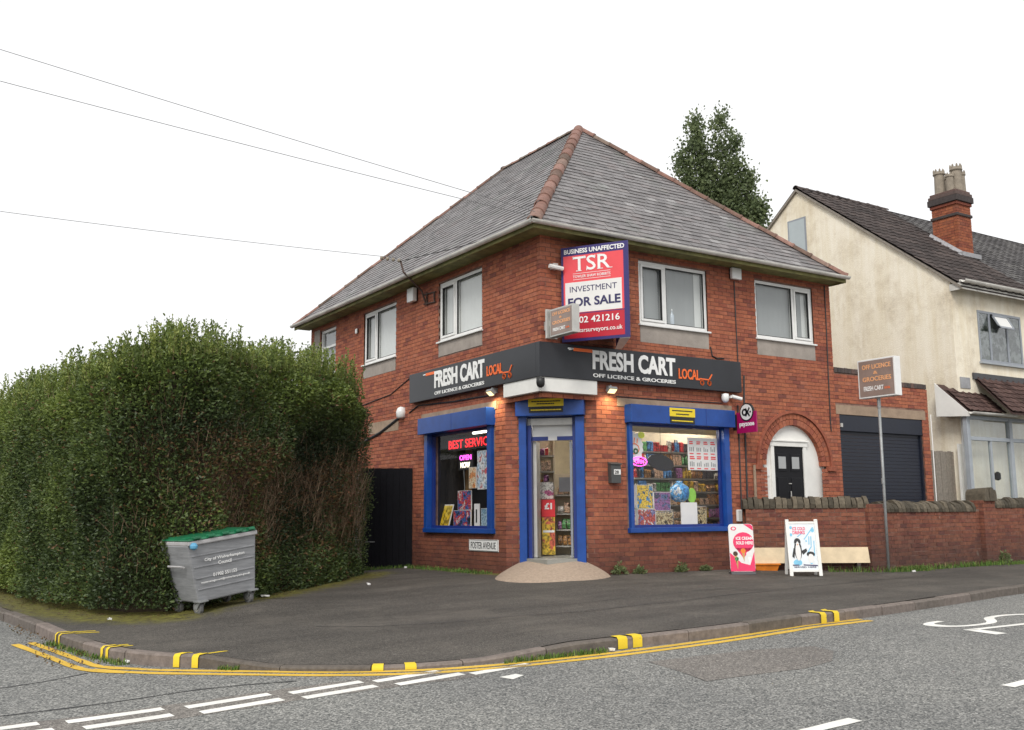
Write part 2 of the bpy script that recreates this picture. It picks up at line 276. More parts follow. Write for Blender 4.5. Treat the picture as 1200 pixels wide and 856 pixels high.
# ------------------------------------------------------------ object helpers
BASE = {}
def tag(o, label=None, cat=None, group=None, kind=None):
    if label: o['label'] = label
    if cat: o['category'] = cat
    if group: o['group'] = group
    if kind: o['kind'] = kind
    return o
def root(name, loc, label, cat, group=None):
    o = bpy.data.objects.new(name, None); COL.objects.link(o); o.location = loc; o.empty_display_size = 0.2
    BASE[o] = Vector(loc); return tag(o, label, cat, group)
def adopt(o, parent):
    if parent is not None:
        o.parent = parent
        if parent in BASE: o.matrix_parent_inverse = Matrix.Translation(-BASE[parent])
    return o
class MB:
    """collects boxes, prisms, tubes in world coordinates; build() links ONE mesh object"""
    def __init__(s): s.v = []; s.f = []; s.t = []
    def add(s, vs, fs, tone=None):
        n = len(s.v); s.v += [tuple(v) for v in vs]; s.f += [tuple(i + n for i in f) for f in fs]
        s.t += [random.random() if tone is None else tone] * len(fs); return s
    def hexa(s, a, back=True, tone=None):      # a: 8 pts, 0-3 one face, 4-7 the opposite
        f = [(0, 1, 2, 3), (0, 4, 5, 1), (1, 5, 6, 2), (2, 6, 7, 3), (3, 7, 4, 0)]
        if back: f.append((7, 6, 5, 4))
        return s.add(a, f, tone)
    def box(s, x0, x1, y0, y1, z0, z1, tone=None):
        return s.hexa([(x0, y0, z0), (x1, y0, z0), (x1, y1, z0), (x0, y1, z0), (x0, y0, z1), (x1, y0, z1), (x1, y1, z1), (x0, y1, z1)], True, tone)
    def fbox(s, F, u0, u1, z0, z1, d0, d1, back=True, tone=None):   # in a wall frame
        return s.hexa([F(u0, z0, d1), F(u1, z0, d1), F(u1, z1, d1), F(u0, z1, d1), F(u0, z0, d0), F(u1, z0, d0), F(u1, z1, d0), F(u0, z1, d0)], back, tone)
    def quad(s, a, b, c, d, tone=None): return s.add([a, b, c, d], [(0, 1, 2, 3)], tone)
    def tube(s, pts, r, n=6, r2=None, cap=True):
        pts = [Vector(p) for p in pts]; k = len(pts); rings = []
        for i, p in enumerate(pts):
            t = (pts[min(i + 1, k - 1)] - pts[max(i - 1, 0)]).normalized()
            a = t.cross(Vector((0, 0, 1)))
            if a.length < 0.05: a = t.cross(Vector((1, 0, 0)))
            a.normalize(); b = t.cross(a)
            rr = r if r2 is None else r + (r2 - r) * i / max(1, k - 1)
            rings.append([p + a * math.cos(2 * math.pi * j / n) * rr + b * math.sin(2 * math.pi * j / n) * rr for j in range(n)])
        vs = [v for rg in rings for v in rg]; fs = []
        for i in range(k - 1):
            for j in range(n): fs.append((i * n + j, i * n + (j + 1) % n, (i + 1) * n + (j + 1) % n, (i + 1) * n + j))
        if cap: fs.append(tuple(range(n))); fs.append(tuple(range((k - 1) * n, k * n)))
        return s.add(vs, fs)
    def lathe(s, c, prof, n=12, M4=None):      # prof: (radius, height) about +Z at c
        vs = []; k = len(prof)
        for r, h in prof:
            for j in range(n):
                p = Vector((math.cos(2 * math.pi * j / n) * r, math.sin(2 * math.pi * j / n) * r, h))
                if M4 is not None: p = M4 @ p
                vs.append(Vector(c) + p)
        fs = [(i * n + j, i * n + (j + 1) % n, (i + 1) * n + (j + 1) % n, (i + 1) * n + j) for i in range(k - 1) for j in range(n)]
        fs += [tuple(range(n)), tuple(range((k - 1) * n, k * n))]
        return s.add(vs, fs)
    def mesh(s, name, tone=True, smooth=False, recalc=True):
        m = bpy.data.meshes.new(name); m.from_pydata([tuple(v) for v in s.v], [], s.f)
        if tone:
            a = m.attributes.new('tone', 'FLOAT', 'FACE'); a.data.foreach_set('value', s.t)
        if recalc:
            bm = bmesh.new(); bm.from_mesh(m); bmesh.ops.recalc_face_normals(bm, faces=bm.faces); bm.to_mesh(m); bm.free()
        if smooth: m.polygons.foreach_set('use_smooth', [True] * len(m.polygons))
        return m
    def build(s, name, mat, parent=None, smooth=False, kind=None, bevel=0, tone=True, label=None):
        m = s.mesh(name, tone, smooth); m.materials.append(mat)
        o = bpy.data.objects.new(name, m); COL.objects.link(o); adopt(o, parent)
        if kind: o['kind'] = kind
        if label: o['label'] = label
        if bevel:
            b = o.modifiers.new('bevel', 'BEVEL'); b.width = bevel; b.segments = 2; b.limit_method = 'ANGLE'
        return o
def inst(name, mesh, mw, parent=None):
    o = bpy.data.objects.new(name, mesh); COL.objects.link(o)
    o.matrix_basis = mw; adopt(o, parent); return o
def frame(O, du, n):
    O = Vector(O); du = Vector(du).normalized(); n = Vector(n).normalized()
    def F(u, z, d=0.0): return O + du * u + n * d + Vector((0, 0, z))
    F.O = O; F.du = du; F.n = n
    return F
FR = frame((0, 0, 0), (1, 0, 0), (0, -1, 0))        # right street wall
FL = frame((0, 0, 0), (0, 1, 0), (-1, 0, 0))        # left street wall
CH = 1.16; Q = math.sqrt(0.5)
FC = frame((CH / 2, CH / 2, 0), (Q, -Q, 0), (-Q, -Q, 0))   # splayed doorway wall
FLs = frame((0, 0, 0), (0, -1, 0), (-1, 0, 0))      # left wall read left to right: u = -y

TXT = {}
def lettering(parent, body, o, du, dv, mat, bold=0.02, depth=0.004, name='lettering', shear=0.0):
    """text mesh fitted to the parallelogram o, du (width), dv (height), standing proud of it"""
    key = (body, bold, shear)
    if key not in TXT:
        cu = bpy.data.curves.new('t', 'FONT'); cu.body = body; cu.offset = bold; cu.shear = shear; cu.resolution_u = 3; cu.align_x = 'CENTER'; cu.space_line = 0.95
        to = bpy.data.objects.new('t', cu); COL.objects.link(to); dg = bpy.context.evaluated_depsgraph_get()
        me = bpy.data.meshes.new_from_object(to.evaluated_get(dg)); bpy.data.objects.remove(to)
        co = np.array([v.co[:2] for v in me.vertices]); fs = [tuple(p.vertices) for p in me.polygons]
        mn = co.min(0); mxx = co.max(0); TXT[key] = ((co - mn) / (mxx - mn), fs); bpy.data.meshes.remove(me)
    co, fs = TXT[key]; o = Vector(o); du = Vector(du); dv = Vector(dv); n = du.cross(dv).normalized() * depth
    b = MB(); b.add([o + du * float(x) + dv * float(y) + n for x, y in co], fs)
    # edges of the letters: a thin skirt down to the surface
    me = bpy.data.meshes.new(name); me.from_pydata([tuple(v) for v in b.v], [], b.f); me.materials.append(mat)
    bm = bmesh.new(); bm.from_mesh(me); be = [e for e in bm.edges if len(e.link_faces) == 1]
    r = bmesh.ops.extrude_edge_only(bm, edges=be); bmesh.ops.translate(bm, vec=-n * 0.95, verts=[g for g in r['geom'] if isinstance(g, bmesh.types.BMVert)])
    bm.to_mesh(me); bm.free()
    ob = bpy.data.objects.new(name, me); COL.objects.link(ob); adopt(ob, parent); return ob
def strokes(o, du, dv, lines, w, depth=0.004):
    """flat ribbon strokes in the unit square of a parallelogram"""
    o = Vector(o); du = Vector(du); dv = Vector(dv); nn = du.cross(dv).normalized(); n = nn * depth; b = MB()
    for ln in lines:
        P = [o + du * x + dv * y for x, y in ln]
        for a, c in zip(P, P[1:]):
            t = (c - a)
            if t.length < 1e-6: continue
            s = t.normalized().cross(nn) * w * 0.5; e = t.normalized() * w * 0.3
            b.hexa([a - s - e + n, a + s - e + n, c + s + e + n, c - s + e + n, a - s - e + n * 0.05, a + s - e + n * 0.05, c + s + e + n * 0.05, c - s + e + n * 0.05], False)
    return b
def g_h(x, y):
    """height of the footway surface"""
    f = 0.0 if y > 0 else (0.035 * y if y > -7 else -0.245 + 0.01 * (y + 7))
    h = -0.004 * x if x > 0 else (0.03 * x if x > -7.5 else -0.225 + 0.01 * (x + 7.5))
    # the footway heaves a little over the hedge roots, where the bin stands
    return f + h + 0.088 * math.exp(-((x + 5.0) ** 2 + (y + 0.55) ** 2) / 0.55)
def r_h(x, y): return g_h(x, y) - 0.12

# ------------------------------------------------------------ masonry helpers
PC, PL = 0.0775, 0.2225      # course height, stretcher pitch
def lay(F, u0, u1, z0, z1, cuts=None, par=0, quoin0=None, quoin1=None, rec=None, jit=0.0016):
    """stretcher bond. cuts(z)->list of (a,b) openings. quoin0/1: parity of the courses that own that corner"""
    out = []
    nc = int(round((z1 - z0) / PC))
    for i in range(nc):
        za = z0 + i * PC; zc = za + PC / 2; a = u0; b = u1
        if quoin0 is not None and i % 2 != quoin0: a = u0 + 0.109
        if quoin1 is not None and i % 2 != quoin1: b = u1 - 0.109
        ints = [(a, b)]
        for ca, cb in (cuts(zc) if cuts else []):
            ints = [p for (p0, p1) in ints for p in ((p0, min(p1, ca)), (max(p0, cb), p1)) if p[1] - p[0] > 0.02]
        off = u0 + ((i + par) % 2) * PL / 2
        for p0, p1 in ints:
            k = math.floor((p0 - off) / PL)
            while off + k * PL < p1 - 1e-6:
                x0 = max(p0, off + k * PL); x1 = min(p1, off + (k + 1) * PL); k += 1
                if x1 - x0 < 0.035: continue
                x0 += 0.005 if x0 > p0 + 1e-6 else 0; x1 -= 0.005 if x1 < p1 - 1e-6 else 0
                end = (quoin0 is not None and x0 < u0 + 0.01) or (quoin1 is not None and x1 > u1 - 0.01)
                out.append((F, x0, x1, za + 0.005, za + PC - 0.005, random.uniform(-jit, jit), 0.102 if end else 0.03))
    return out
UNITB = {}
def unit_brick(mat):
    if mat not in UNITB:
        b = MB(); b.hexa([(-.5, 0, -.5), (.5, 0, -.5), (.5, 0, .5), (-.5, 0, .5), (-.5, 1, -.5), (.5, 1, -.5), (.5, 1, .5), (-.5, 1, .5)], False, 0.0)
        m = b.mesh('brick'); m.materials.append(mat); UNITB[mat] = m
    return UNITB[mat]
def place_bricks(bricks, mat, parent, nmax=300, vis=None, name='brick'):
    def score(t):
        F, x0, x1, z0, z1, d, dep = t; p = F((x0 + x1) / 2, (z0 + z1) / 2)
        v = p - CAM; s = (x1 - x0) / v.length * abs(v.normalized().dot(F.n)) ** 0.5
        return s * (1 if (vis is None or vis(p)) else 0.01)
    bricks = sorted(bricks, key=score, reverse=True)
    me = unit_brick(mat)
    for t in bricks[:nmax]:
        F, x0, x1, z0, z1, d, dep = t
        c = F((x0 + x1) / 2, (z0 + z1) / 2, d); X = F.du * (x1 - x0); Y = -F.n * dep; Z = Vector((0, 0, z1 - z0))
        inst(name, me, Matrix(((X.x, Y.x, Z.x, c.x), (X.y, Y.y, Z.y, c.y), (X.z, Y.z, Z.z, c.z), (0, 0, 0, 1))), parent)
    if bricks[nmax:]:
        b = MB()
        for F, x0, x1, z0, z1, d, dep in bricks[nmax:]: b.fbox(F, x0, x1, z0, z1, -dep, d, False)
        b.build('brickwork', mat, parent, kind='stuff')
def backing(mb, F, u0, u1, z0, z1, holes, d=-0.008, th=0.2):
    us = sorted({u0, u1, *[h for H in holes for h in H[:2]]}); zs = sorted({z0, z1, *[h for H in holes for h in H[2:]]})
    us = [u for u in us if u0 <= u <= u1]; zs = [z for z in zs if z0 <= z <= z1]
    for a, b in zip(us, us[1:]):
        run = None
        for c, e in zip(zs, zs[1:]):
            uc, zc = (a + b) / 2, (c + e) / 2
            hole = any(H[0] < uc < H[1] and H[2] < zc < H[3] for H in holes)
            if not hole:
                run = (run[0], e) if run else (c, e)
            elif run: mb.fbox(F, a, b, run[0], run[1], d - th, d); run = None
        if run: mb.fbox(F, a, b, run[0], run[1], d - th, d)
def rcuts(rects):
    def c(z): return [(a, b) for a, b, z0, z1 in rects if z0 < z < z1]
    return c

# ------------------------------------------------------------ ground, road, kerb, footway
def catmull(P, step=0.12):
    P = [Vector(p) for p in P]; out = []
    for i in range(len(P) - 1):
        p0, p1, p2, p3 = P[max(i - 1, 0)], P[i], P[i + 1], P[min(i + 2, len(P) - 1)]
        n = max(1, int((p2 - p1).length / step)); n = min(n, 60)
        for k in range(n):
            t = k / n
            out.append(0.5 * ((2 * p1) + (-p0 + p2) * t + (2 * p0 - 5 * p1 + 4 * p2 - p3) * t * t + (-p0 + 3 * p1 - 3 * p2 + p3) * t ** 3))
    out.append(P[-1]); return out
def sheet(name, mat, grid, kind='structure', parent=None, attr=None):
    """grid[i][j] of points -> one sheet"""
    r, c = len(grid), len(grid[0]); vs = [p for row in grid for p in row]
    fs = [(i * c + j, i * c + j + 1, (i + 1) * c + j + 1, (i + 1) * c + j) for i in range(r - 1) for j in range(c - 1)]
    m = bpy.data.meshes.new(name); m.from_pydata([tuple(v) for v in vs], [], fs); m.materials.append(mat)
    if attr:
        a = m.attributes.new(attr[0], 'FLOAT', 'POINT'); a.data.foreach_set('value', [attr[1](Vector(v)) for v in vs])
    bm = bmesh.new(); bm.from_mesh(m); bmesh.ops.recalc_face_normals(bm, faces=bm.faces)
    if sum(f.normal.z for f in bm.faces) < 0: bmesh.ops.reverse_faces(bm, faces=bm.faces)
    bm.to_mesh(m); bm.free(); m.polygons.foreach_set('use_smooth', [True] * len(m.polygons))
    o = bpy.data.objects.new(name, m); COL.objects.link(o); adopt(o, parent)
    if kind: o['kind'] = kind
    return o
xs = [-900, -300, -120, -60, -30] + [x * 1.0 for x in range(-20, 31)] + [45, 80, 160, 400, 900]
ys = [-900, -300, -100, -50, -30] + [y * 1.0 for y in range(-20, 31)] + [45, 80, 160, 400, 900]
sheet('ground', M['pave'], [[(x, y, g_h(max(min(x, 40), -40), max(min(y, 40), -40)) - 0.30) for x in xs] for y in ys])
sheet('road', M['road'], [[(x, y, r_h(x, y)) for x in [-60, -40, -30, -20] + [-15 + 0.5 * k for k in range(91)] + [40, 60]] for y in [-45, -30, -24, -20] + [-18 + 0.5 * k for k in range(91)] + [40, 60]])

KP = [(60, -0.2), (40, -1.5), (14, -3.5), (6.6, -4.42), (3.6, -4.93), (0.64, -5.4), (-1.04, -5.47), (-2.8, -5.35), (-4.0, -5.22), (-5.1, -4.93), (-5.9, -4.4), (-6.62, -3.69), (-7.13, -3.05), (-7.43, -2.15), (-7.63, -0.9), (-7.86, 1.85), (-8.1, 6), (-8.5, 14), (-9.5, 40)]
kpath = catmull([(x, y, 0) for x, y in KP], 0.1)
klen = [0.0]
for a, b in zip(kpath, kpath[1:]): klen.append(klen[-1] + (b - a).length)
def kat(s):
    s = max(0, min(s, klen[-1] - 1e-4)); i = int(np.searchsorted(klen, s)) - 1; i = max(i, 0)
    a, b = kpath[i], kpath[i + 1]; t = (s - klen[i]) / max(1e-6, klen[i + 1] - klen[i]); p = a.lerp(b, t); d = (b - a).normalized()
    n = Vector((d.y, -d.x, 0))      # towards the footway
    return p, d, n
def knear(x, y):
    q = Vector((x, y, 0)); i = min(range(len(kpath)), key=lambda k: (kpath[k] - q).length); return klen[i]
s_d0, s_d1 = knear(-4.35, -5.15), knear(-6.15, -4.2)      # dropped crossing
def ktop(s):
    p, d, n = kat(s)
    if s_d0 <= s <= s_d1: drop = 0.078
    elif s < s_d0: drop = 0.078 * max(0, 1 - (s_d0 - s) / 1.0)
    else: drop = 0.078 * max(0, 1 - (s - s_d1) / 0.8)
    return g_h(p.x, p.y) - drop, p, d, n
kerb = tag(bpy.data.objects.new('kerb', None), kind='structure'); COL.objects.link(kerb)
far = MB(); s = 0.0; knum = 0
s_a, s_b = knear(13, -3.6), knear(-8.1, 6)
while s < klen[-1] - 1:
    L = 0.9; j = 0.006; seg = []
    n_ = 5
    jig = random.uniform(-0.006, 0.006); out_ = random.uniform(-0.008, 0.008)
    for k in range(n_ + 1):
        ss = s + j + (L - 2 * j) * k / n_; z, p, d, n = ktop(ss)
        zb = z if True else 0
        bz = r_h(p.x, p.y) - 0.1; z += jig
        a = p + n * (-0.0 + out_); c = p + n * (0.135 + out_)
        seg.append([Vector((a.x, a.y, bz)), Vector((a.x, a.y, z - 0.018)), Vector(((a + n * 0.018).x, (a + n * 0.018).y, z)), Vector((c.x, c.y, z)), Vector((c.x, c.y, bz))])
    vs = [v for r in seg for v in r]; fs = [(i * 5 + q, i * 5 + q + 1, (i + 1) * 5 + q + 1, (i + 1) * 5 + q) for i in range(n_) for q in range(4)]
    fs += [(0, 1, 2, 3, 4), tuple(n_ * 5 + q for q in (4, 3, 2, 1, 0))]
    if s_a < s < s_b:
        b = MB(); b.add(vs, fs, 0.0); b.build('kerb_stone', M['kerb'], kerb)
    else: far.add(vs, fs)
    s += L
far.build('kerb_run', M['kerb'], kerb, kind='stuff')

HEDGE = [(-7.9, 16.0), (-7.45, 7.0), (-7.12, 1.2), (-6.86, 0.0), (-6.25, -0.55), (-5.6, -0.15), (-4.5, 0.95), (-1.62, 3.62)]
hpath = [Vector((x, y, 0)) for x, y in HEDGE]
def seg_dist(p, a, b):
    ab = b - a; t = max(0, min(1, (p - a).dot(ab) / ab.length_squared)); return (p - a - ab * t).length
def moss(v):
    p = Vector((v.x, v.y, 0)); d = min(seg_dist(p, a, b) for a, b in zip(hpath, hpath[1:]))
    m = max(0.0, 1 - d / 0.95)
    for a, b in ((Vector((0, 1.2, 0)), Vector((0, 5, 0))),): m = max(m, max(0, 1 - seg_dist(p, a, b) / 0.45) * 0.9)
    return m
grid = []; s = 0.0
while s < klen[-1]:
    z, p, d, n = ktop(s); a = p + n * 0.137
    if p.x > 1.5: tgt = Vector((p.x + 0.2, 1.0, 0))
    elif p.x > -6.6 and p.y < -3: 
        t = (1.5 - p.x) / 8.1; tgt = Vector((1.7 - 0.9 * t, 1.0 + 1.5 * t, 0))
    else: tgt = Vector((0.8, max(2.5, p.y + 3.2), 0))
    row = []
    for k in range(31):
        f = (k / 30) ** 1.4; q = a.lerp(tgt, f); dist = (q - a).length
        gz = g_h(q.x, q.y); dz = (z - g_h(p.x, p.y)) * max(0, 1 - dist / 0.9)
        un = 0.006 * math.sin(q.x * 2.3 + q.y * 1.1) * math.sin(q.y * 1.9 - q.x) * min(1, dist)
        row.append((q.x, q.y, gz + dz - 0.002 + un))
    grid.append(row); s += 0.12 if 15 < s else 1.0
sheet('pavement', M['pave'], grid, attr=('moss', moss))

def ribbon(name, mat, pts, w, lift, parent=None, kind='structure', rag=0.0):
    pts = catmull([(x, y, 0) for x, y in pts], 0.12); g0, g1 = [], []
    for i, p in enumerate(pts):
        d = (pts[min(i + 1, len(pts) - 1)] - pts[max(i - 1, 0)]).normalized(); n = Vector((-d.y, d.x, 0)); ww = w * (1 + random.uniform(-rag, rag))
        for g, sg in ((g0, -0.5), (g1, 0.5)):
            q = p + n * ww * sg; g.append((q.x, q.y, r_h(q.x, q.y) + lift))
    return sheet(name, mat, [g0, g1], kind, parent)
marks = tag(bpy.data.objects.new('road_marking', None), kind='structure'); COL.objects.link(marks)
YO = [(1.13, -5.53), (-0.93, -5.66), (-2.51, -5.64), (-3.6, -5.53), (-4.42, -5.38), (-5.1, -5.14), (-5.75, -4.74), (-6.61, -4.03), (-7.2, -3.50), (-7.55, -3.05)]
YO2 = [(-7.30, -3.42), (-7.62, -3.02), (-7.80, -2.1), (-8.0, -1.0)]
def shift(P, o):
    r = []
    for i, p in enumerate(P):
        a = Vector(P[max(i - 1, 0)]); b = Vector(P[min(i + 1, len(P) - 1)]); d = (b - a).normalized(); r.append((p[0] + d.y * o, p[1] - d.x * o))
    return r
ribbon('yellow_line', M['line_yellow'], YO, 0.095, 0.004, marks, rag=0.12); ribbon('yellow_line', M['line_yellow'], shift(YO, 0.145), 0.09, 0.004, marks, rag=0.12)
ribbon('yellow_line', M['line_yellow'], YO2, 0.095, 0.006, marks, rag=0.12); ribbon('yellow_line', M['line_yellow'], shift(YO2, 0.175), 0.09, 0.006, marks, rag=0.12)
for x0, x1 in ((-10.9, -10.15), (-9.98, -9.25), (-9.05, -8.32), (-8.13, -7.39), (-7.22, -6.49), (-6.33, -5.63), (-5.53, -4.83)):
    k = (x0 + 8.1) * 0.01
    ribbon('give_way_dash', M['line_white'], [(x0, -5.235 - k), (x1, -5.17 - k)], 0.115, 0.004, marks, rag=0.06)
for x0, x1 in ((-10.75, -10.0), (-9.85, -9.15), (-8.95, -8.25), (-8.05, -7.38), (-7.17, -6.47), (-6.3, -5.6), (-5.42, -4.71), (-4.64, -3.95)):
    ribbon('give_way_dash', M['line_white'], [(x0, -5.50), (x1, -5.43)], 0.12, 0.004, marks, rag=0.06)
ribbon('give_way_dash', M['line_white'], [(-4.49, -5.86), (-4.3, -5.80)], 0.13, 0.004, marks, rag=0.3)
for x0, x1 in ((-6.9, -5.6), (-4.6, -3.33), (-1.42, 0.5), (3.4, 5.4)):
    ribbon('lane_dash', M['line_white'], [(x0, -8.85), (x1, -8.82)], 0.12, 0.004, marks, rag=0.06)
# SLOW, read by drivers heading east: letter tops point to +x, the word runs to -y
def road_stroke(pts, w):
    ribbon('slow_letter', M['line_white'], pts, w, 0.004, marks, rag=0.04)
def rl(cx, pts): return [(1.42 + 2.35 * y, cx - 0.44 * x) for x, y in pts]
S_ = [(0.02, 0.20), (0.10, 0.09), (0.28, 0.03), (0.5, 0.02), (0.75, 0.05), (0.93, 0.14), (0.97, 0.26), (0.9, 0.38), (0.7, 0.46), (0.45, 0.52), (0.2, 0.59), (0.07, 0.70), (0.07, 0.82), (0.2, 0.93), (0.45, 0.98), (0.7, 0.97), (0.9, 0.90), (0.97, 0.80)]
def road_poly(cx, outline_l, outline_r):
    g0 = [(x, y, r_h(x, y) + 0.004) for x, y in rl(cx, outline_l)]; g1 = [(x, y, r_h(x, y) + 0.004) for x, y in rl(cx, outline_r)]
    sheet('slow_letter', M['line_white'], [g0, g1], 'structure', marks)
def thick(pts, wx, wy):      # pen wider along the letter height than across
    P = catmull([(x, y, 0) for x, y in pts], 0.05); a, b = [], []
    for i, p in enumerate(P):
        d = (P[min(i + 1, len(P) - 1)] - P[max(i - 1, 0)]); d = Vector((d.x * 0.44, d.y * 2.35, 0)).normalized(); n = Vector((-d.y, d.x, 0))
        o = Vector((n.x * wx / 0.44, n.y * wy / 2.35, 0)); a.append((p.x + o.x / 2, p.y + o.y / 2)); b.append((p.x - o.x / 2, p.y - o.y / 2))
    return a, b
for cx, L_ in ((-5.98, [S_]), (-6.60, [[(0.08, 0.0), (0.08, 1.0)], [(0.05, 0.045), (0.95, 0.045)]]), (-7.22, [[(0.5 + 0.42 * math.sin(t / 14 * 6.2832), 0.5 + 0.46 * math.cos(t / 14 * 6.2832)) for t in range(15)]]), (-7.85, [[(0.0, 1), (0.3, 0.0)], [(0.3, 0), (0.5, 0.8)], [(0.5, 0.8), (0.7, 0)], [(0.7, 0), (1.0, 1)]])):
    for ln in L_: road_poly(cx, *thick(ln, 0.085, 0.22))
# worn patch, bitumen seams
pg = [[(x, y, r_h(x, y) + 0.003) for x, y in row] for row in [[(-2.95, -6.05), (-2.3, -6.12), (-1.7, -6.2), (-1.0, -6.45)], [(-3.0, -6.5), (-2.4, -6.55), (-1.8, -6.62), (-1.05, -6.75)], [(-3.12, -7.05), (-2.6, -7.1), (-2.0, -7.2), (-1.5, -7.1)]]]
sheet('asphalt_patch', M['patch'], pg)
def pave_line(o0, s0, s1, w, mat, nm):
    g0, g1 = [], []; s = s0
    while s < s1:
        z, p, d, n = ktop(s); wob = .05 * math.sin(s * .9) + .02 * math.sin(s * 3.1); ww = w * random.uniform(.6, 1.3)
        for g, e in ((g0, 0), (g1, ww)): q = p + n * (o0 + wob + e); g.append((q.x, q.y, g_h(q.x, q.y) + .006))
        s += .15
    sheet(nm, mat, [g0, g1])
pave_line(1.95, knear(9, -4), knear(-6.4, -3.9), .016, M['seam'], 'footway_seam')
pave_line(2.6, knear(12, -4), knear(-3, -5.3), .012, M['seam'], 'footway_seam')
ribbon('bitumen_seam', M['seam'], [(-11.0, -3.9), (-9.4, -3.75), (-8.2, -3.5), (-7.62, -3.22)], 0.025, 0.003, rag=0.4)
ribbon('bitumen_seam', M['seam'], [(-11.5, -4.85), (-9.6, -4.78), (-8.0, -4.72), (-6.9, -4.62), (-6.1, -4.8)], 0.028, 0.003, rag=0.5)
ribbon('asphalt_patch', M['patch'], [(-12, -5.3), (-8, -5.33), (-6, -5.3), (-4.6, -5.4)], 0.5, 0.002, rag=0.08)
# yellow blips over the kerb
def kerb_blip(x, y, w=0.1, bright=True, onto=0.16, skew=0.0):
    s0 = knear(x, y); z0, z1 = [], []
    prof = []
    for off in (-w / 2, w / 2):
        z, p, d, n = ktop(s0 + off); rz = r_h(p.x, p.y)
        r = [(p - n * 0.013, rz + 0.006), (p - n * 0.013, z - 0.014), (p + n * 0.012, z + 0.0105), (p + n * 0.137, z + 0.0105)]
        if onto > 0.02: r += [(p + n * 0.16 + d * skew * 0.2, z + 0.006), (p + n * (0.14 + onto) + d * skew, z + 0.008)]
        prof.append([(q.x, q.y, zz) for q, zz in r])
    sheet('kerb_stripe', M['line_yellow_bright'] if bright else M['line_yellow'], prof, 'structure', marks)
for x, y, w, o in ((0.33, -5.45, .11, .12), (0.58, -5.41, .11, .12), (-2.74, -5.35, .12, .02), (-2.50, -5.38, .12, .02), (-5.03, -4.96, .11, .14), (-5.28, -4.82, .11, .14), (-6.66, -3.64, .07, .22), (-6.79, -3.48, .07, .22), (-7.31, -2.60, .05, .4), (-7.36, -2.44, .05, .4), (-7.575, -1.28, .045, .25), (-7.60, -1.13, .045, .25)):
    kerb_blip(x, y, w, True, o, -0.12)

# ------------------------------------------------------------ corner shop
shop = root('corner_shop', (0.6, 0.6, 0), 'two storey red brick corner shop with hipped slate roof and charcoal fascia signs', 'building')
WX, WY, ZT = 7.50, 10.55, 5.84
ZC = 3.1                                 # underside of the overhanging corner
def arch_cut(cx, r, zs, ext=0.0):
    def c(z):
        if z < zs: return [(cx - r, cx + r)]
        d = r * r - (z - zs) ** 2
        return [(cx - math.sqrt(d), cx + math.sqrt(d))] if d > 0 else []
    return c
AC, AR, AZ = 6.18, 0.82, 1.96; RR = 1.10
upR = [(2.205, 3.925, 4.14, 5.69), (5.245, 6.95, 4.15, 5.69)]
upL = [(1.945, 3.645, 4.18, 5.69), (5.59, 7.27, 4.16, 5.69), (8.93, 9.9, 4.5, 5.69)]
loR = [(1.80, 4.36, 0.70, 3.03)]
loL = [(1.52, 4.17, 0.70, 3.03)]
stoneL = [(5.42, 6.95, 2.84, 3.10)]
def cutR(z):
    c = rcuts(upR + loR)(z)
    if z < AZ + RR: c += arch_cut(AC, RR, AZ)(z)  if z >= AZ - 0.08 else [(AC - AR, AC + AR)]
    return c
allb = []
allb += lay(FR, CH, WX, -0.1, 3.0, cutR, 0)
allb += lay(FR, 0, WX, 3.0, ZT, cutR, 0, quoin0=0)
allb += lay(FL, CH, WY, -0.1, 3.0, rcuts(upL + loL + stoneL), 1)
allb += lay(FL, 0, WY, 3.0, ZT, rcuts(upL + loL + stoneL), 0, quoin0=1)
allb += lay(FC, -0.82, 0.82, -0.1, 3.1, rcuts([(-0.57, 0.60, -0.2, 3.11)]), 0)
def vis_shop(p):
    if 2.98 < p.z < 4.0 and (p.x < 4.7 and p.y < 4.7): return False
    if p.z < 0.05 and p.x < 1.5: return False
    return p.z > 0
place_bricks(allb, M['brick'], shop, 300, vis_shop)
# mortar core of the walls, 8 mm behind the brick faces
mb = MB()
backing(mb, FR, CH, WX, -0.4, 3.05, [(1.87, 4.23, 0.74, 2.65), (5.2, 7.16, -0.4, 2.95)])
backing(mb, FR, 0.01, WX, 3.05, ZT, [(2.205, 3.925, 4.485, 5.69), (5.245, 6.95, 4.50, 5.69)])
backing(mb, FL, CH, WY, -0.4, 3.05, [(1.65, 4.02, 0.74, 2.65)])
backing(mb, FL, 0.21, WY, 3.05, ZT, [(1.945, 3.645, 4.485, 5.69), (5.59, 7.27, 4.48, 5.69), (8.93, 9.9, 4.5, 5.69)])
backing(mb, FC, -0.80, 0.80, -0.4, 3.08, [(-0.44, 0.44, -0.4, 2.76)], th=0.18)
mb.box(WX - 0.2, WX - 0.002, 0.22, WY, -0.4, ZT - 0.01); mb.box(0.21, WX - 0.21, WY - 0.2, WY - 0.003, -0.4, ZT - 0.01)
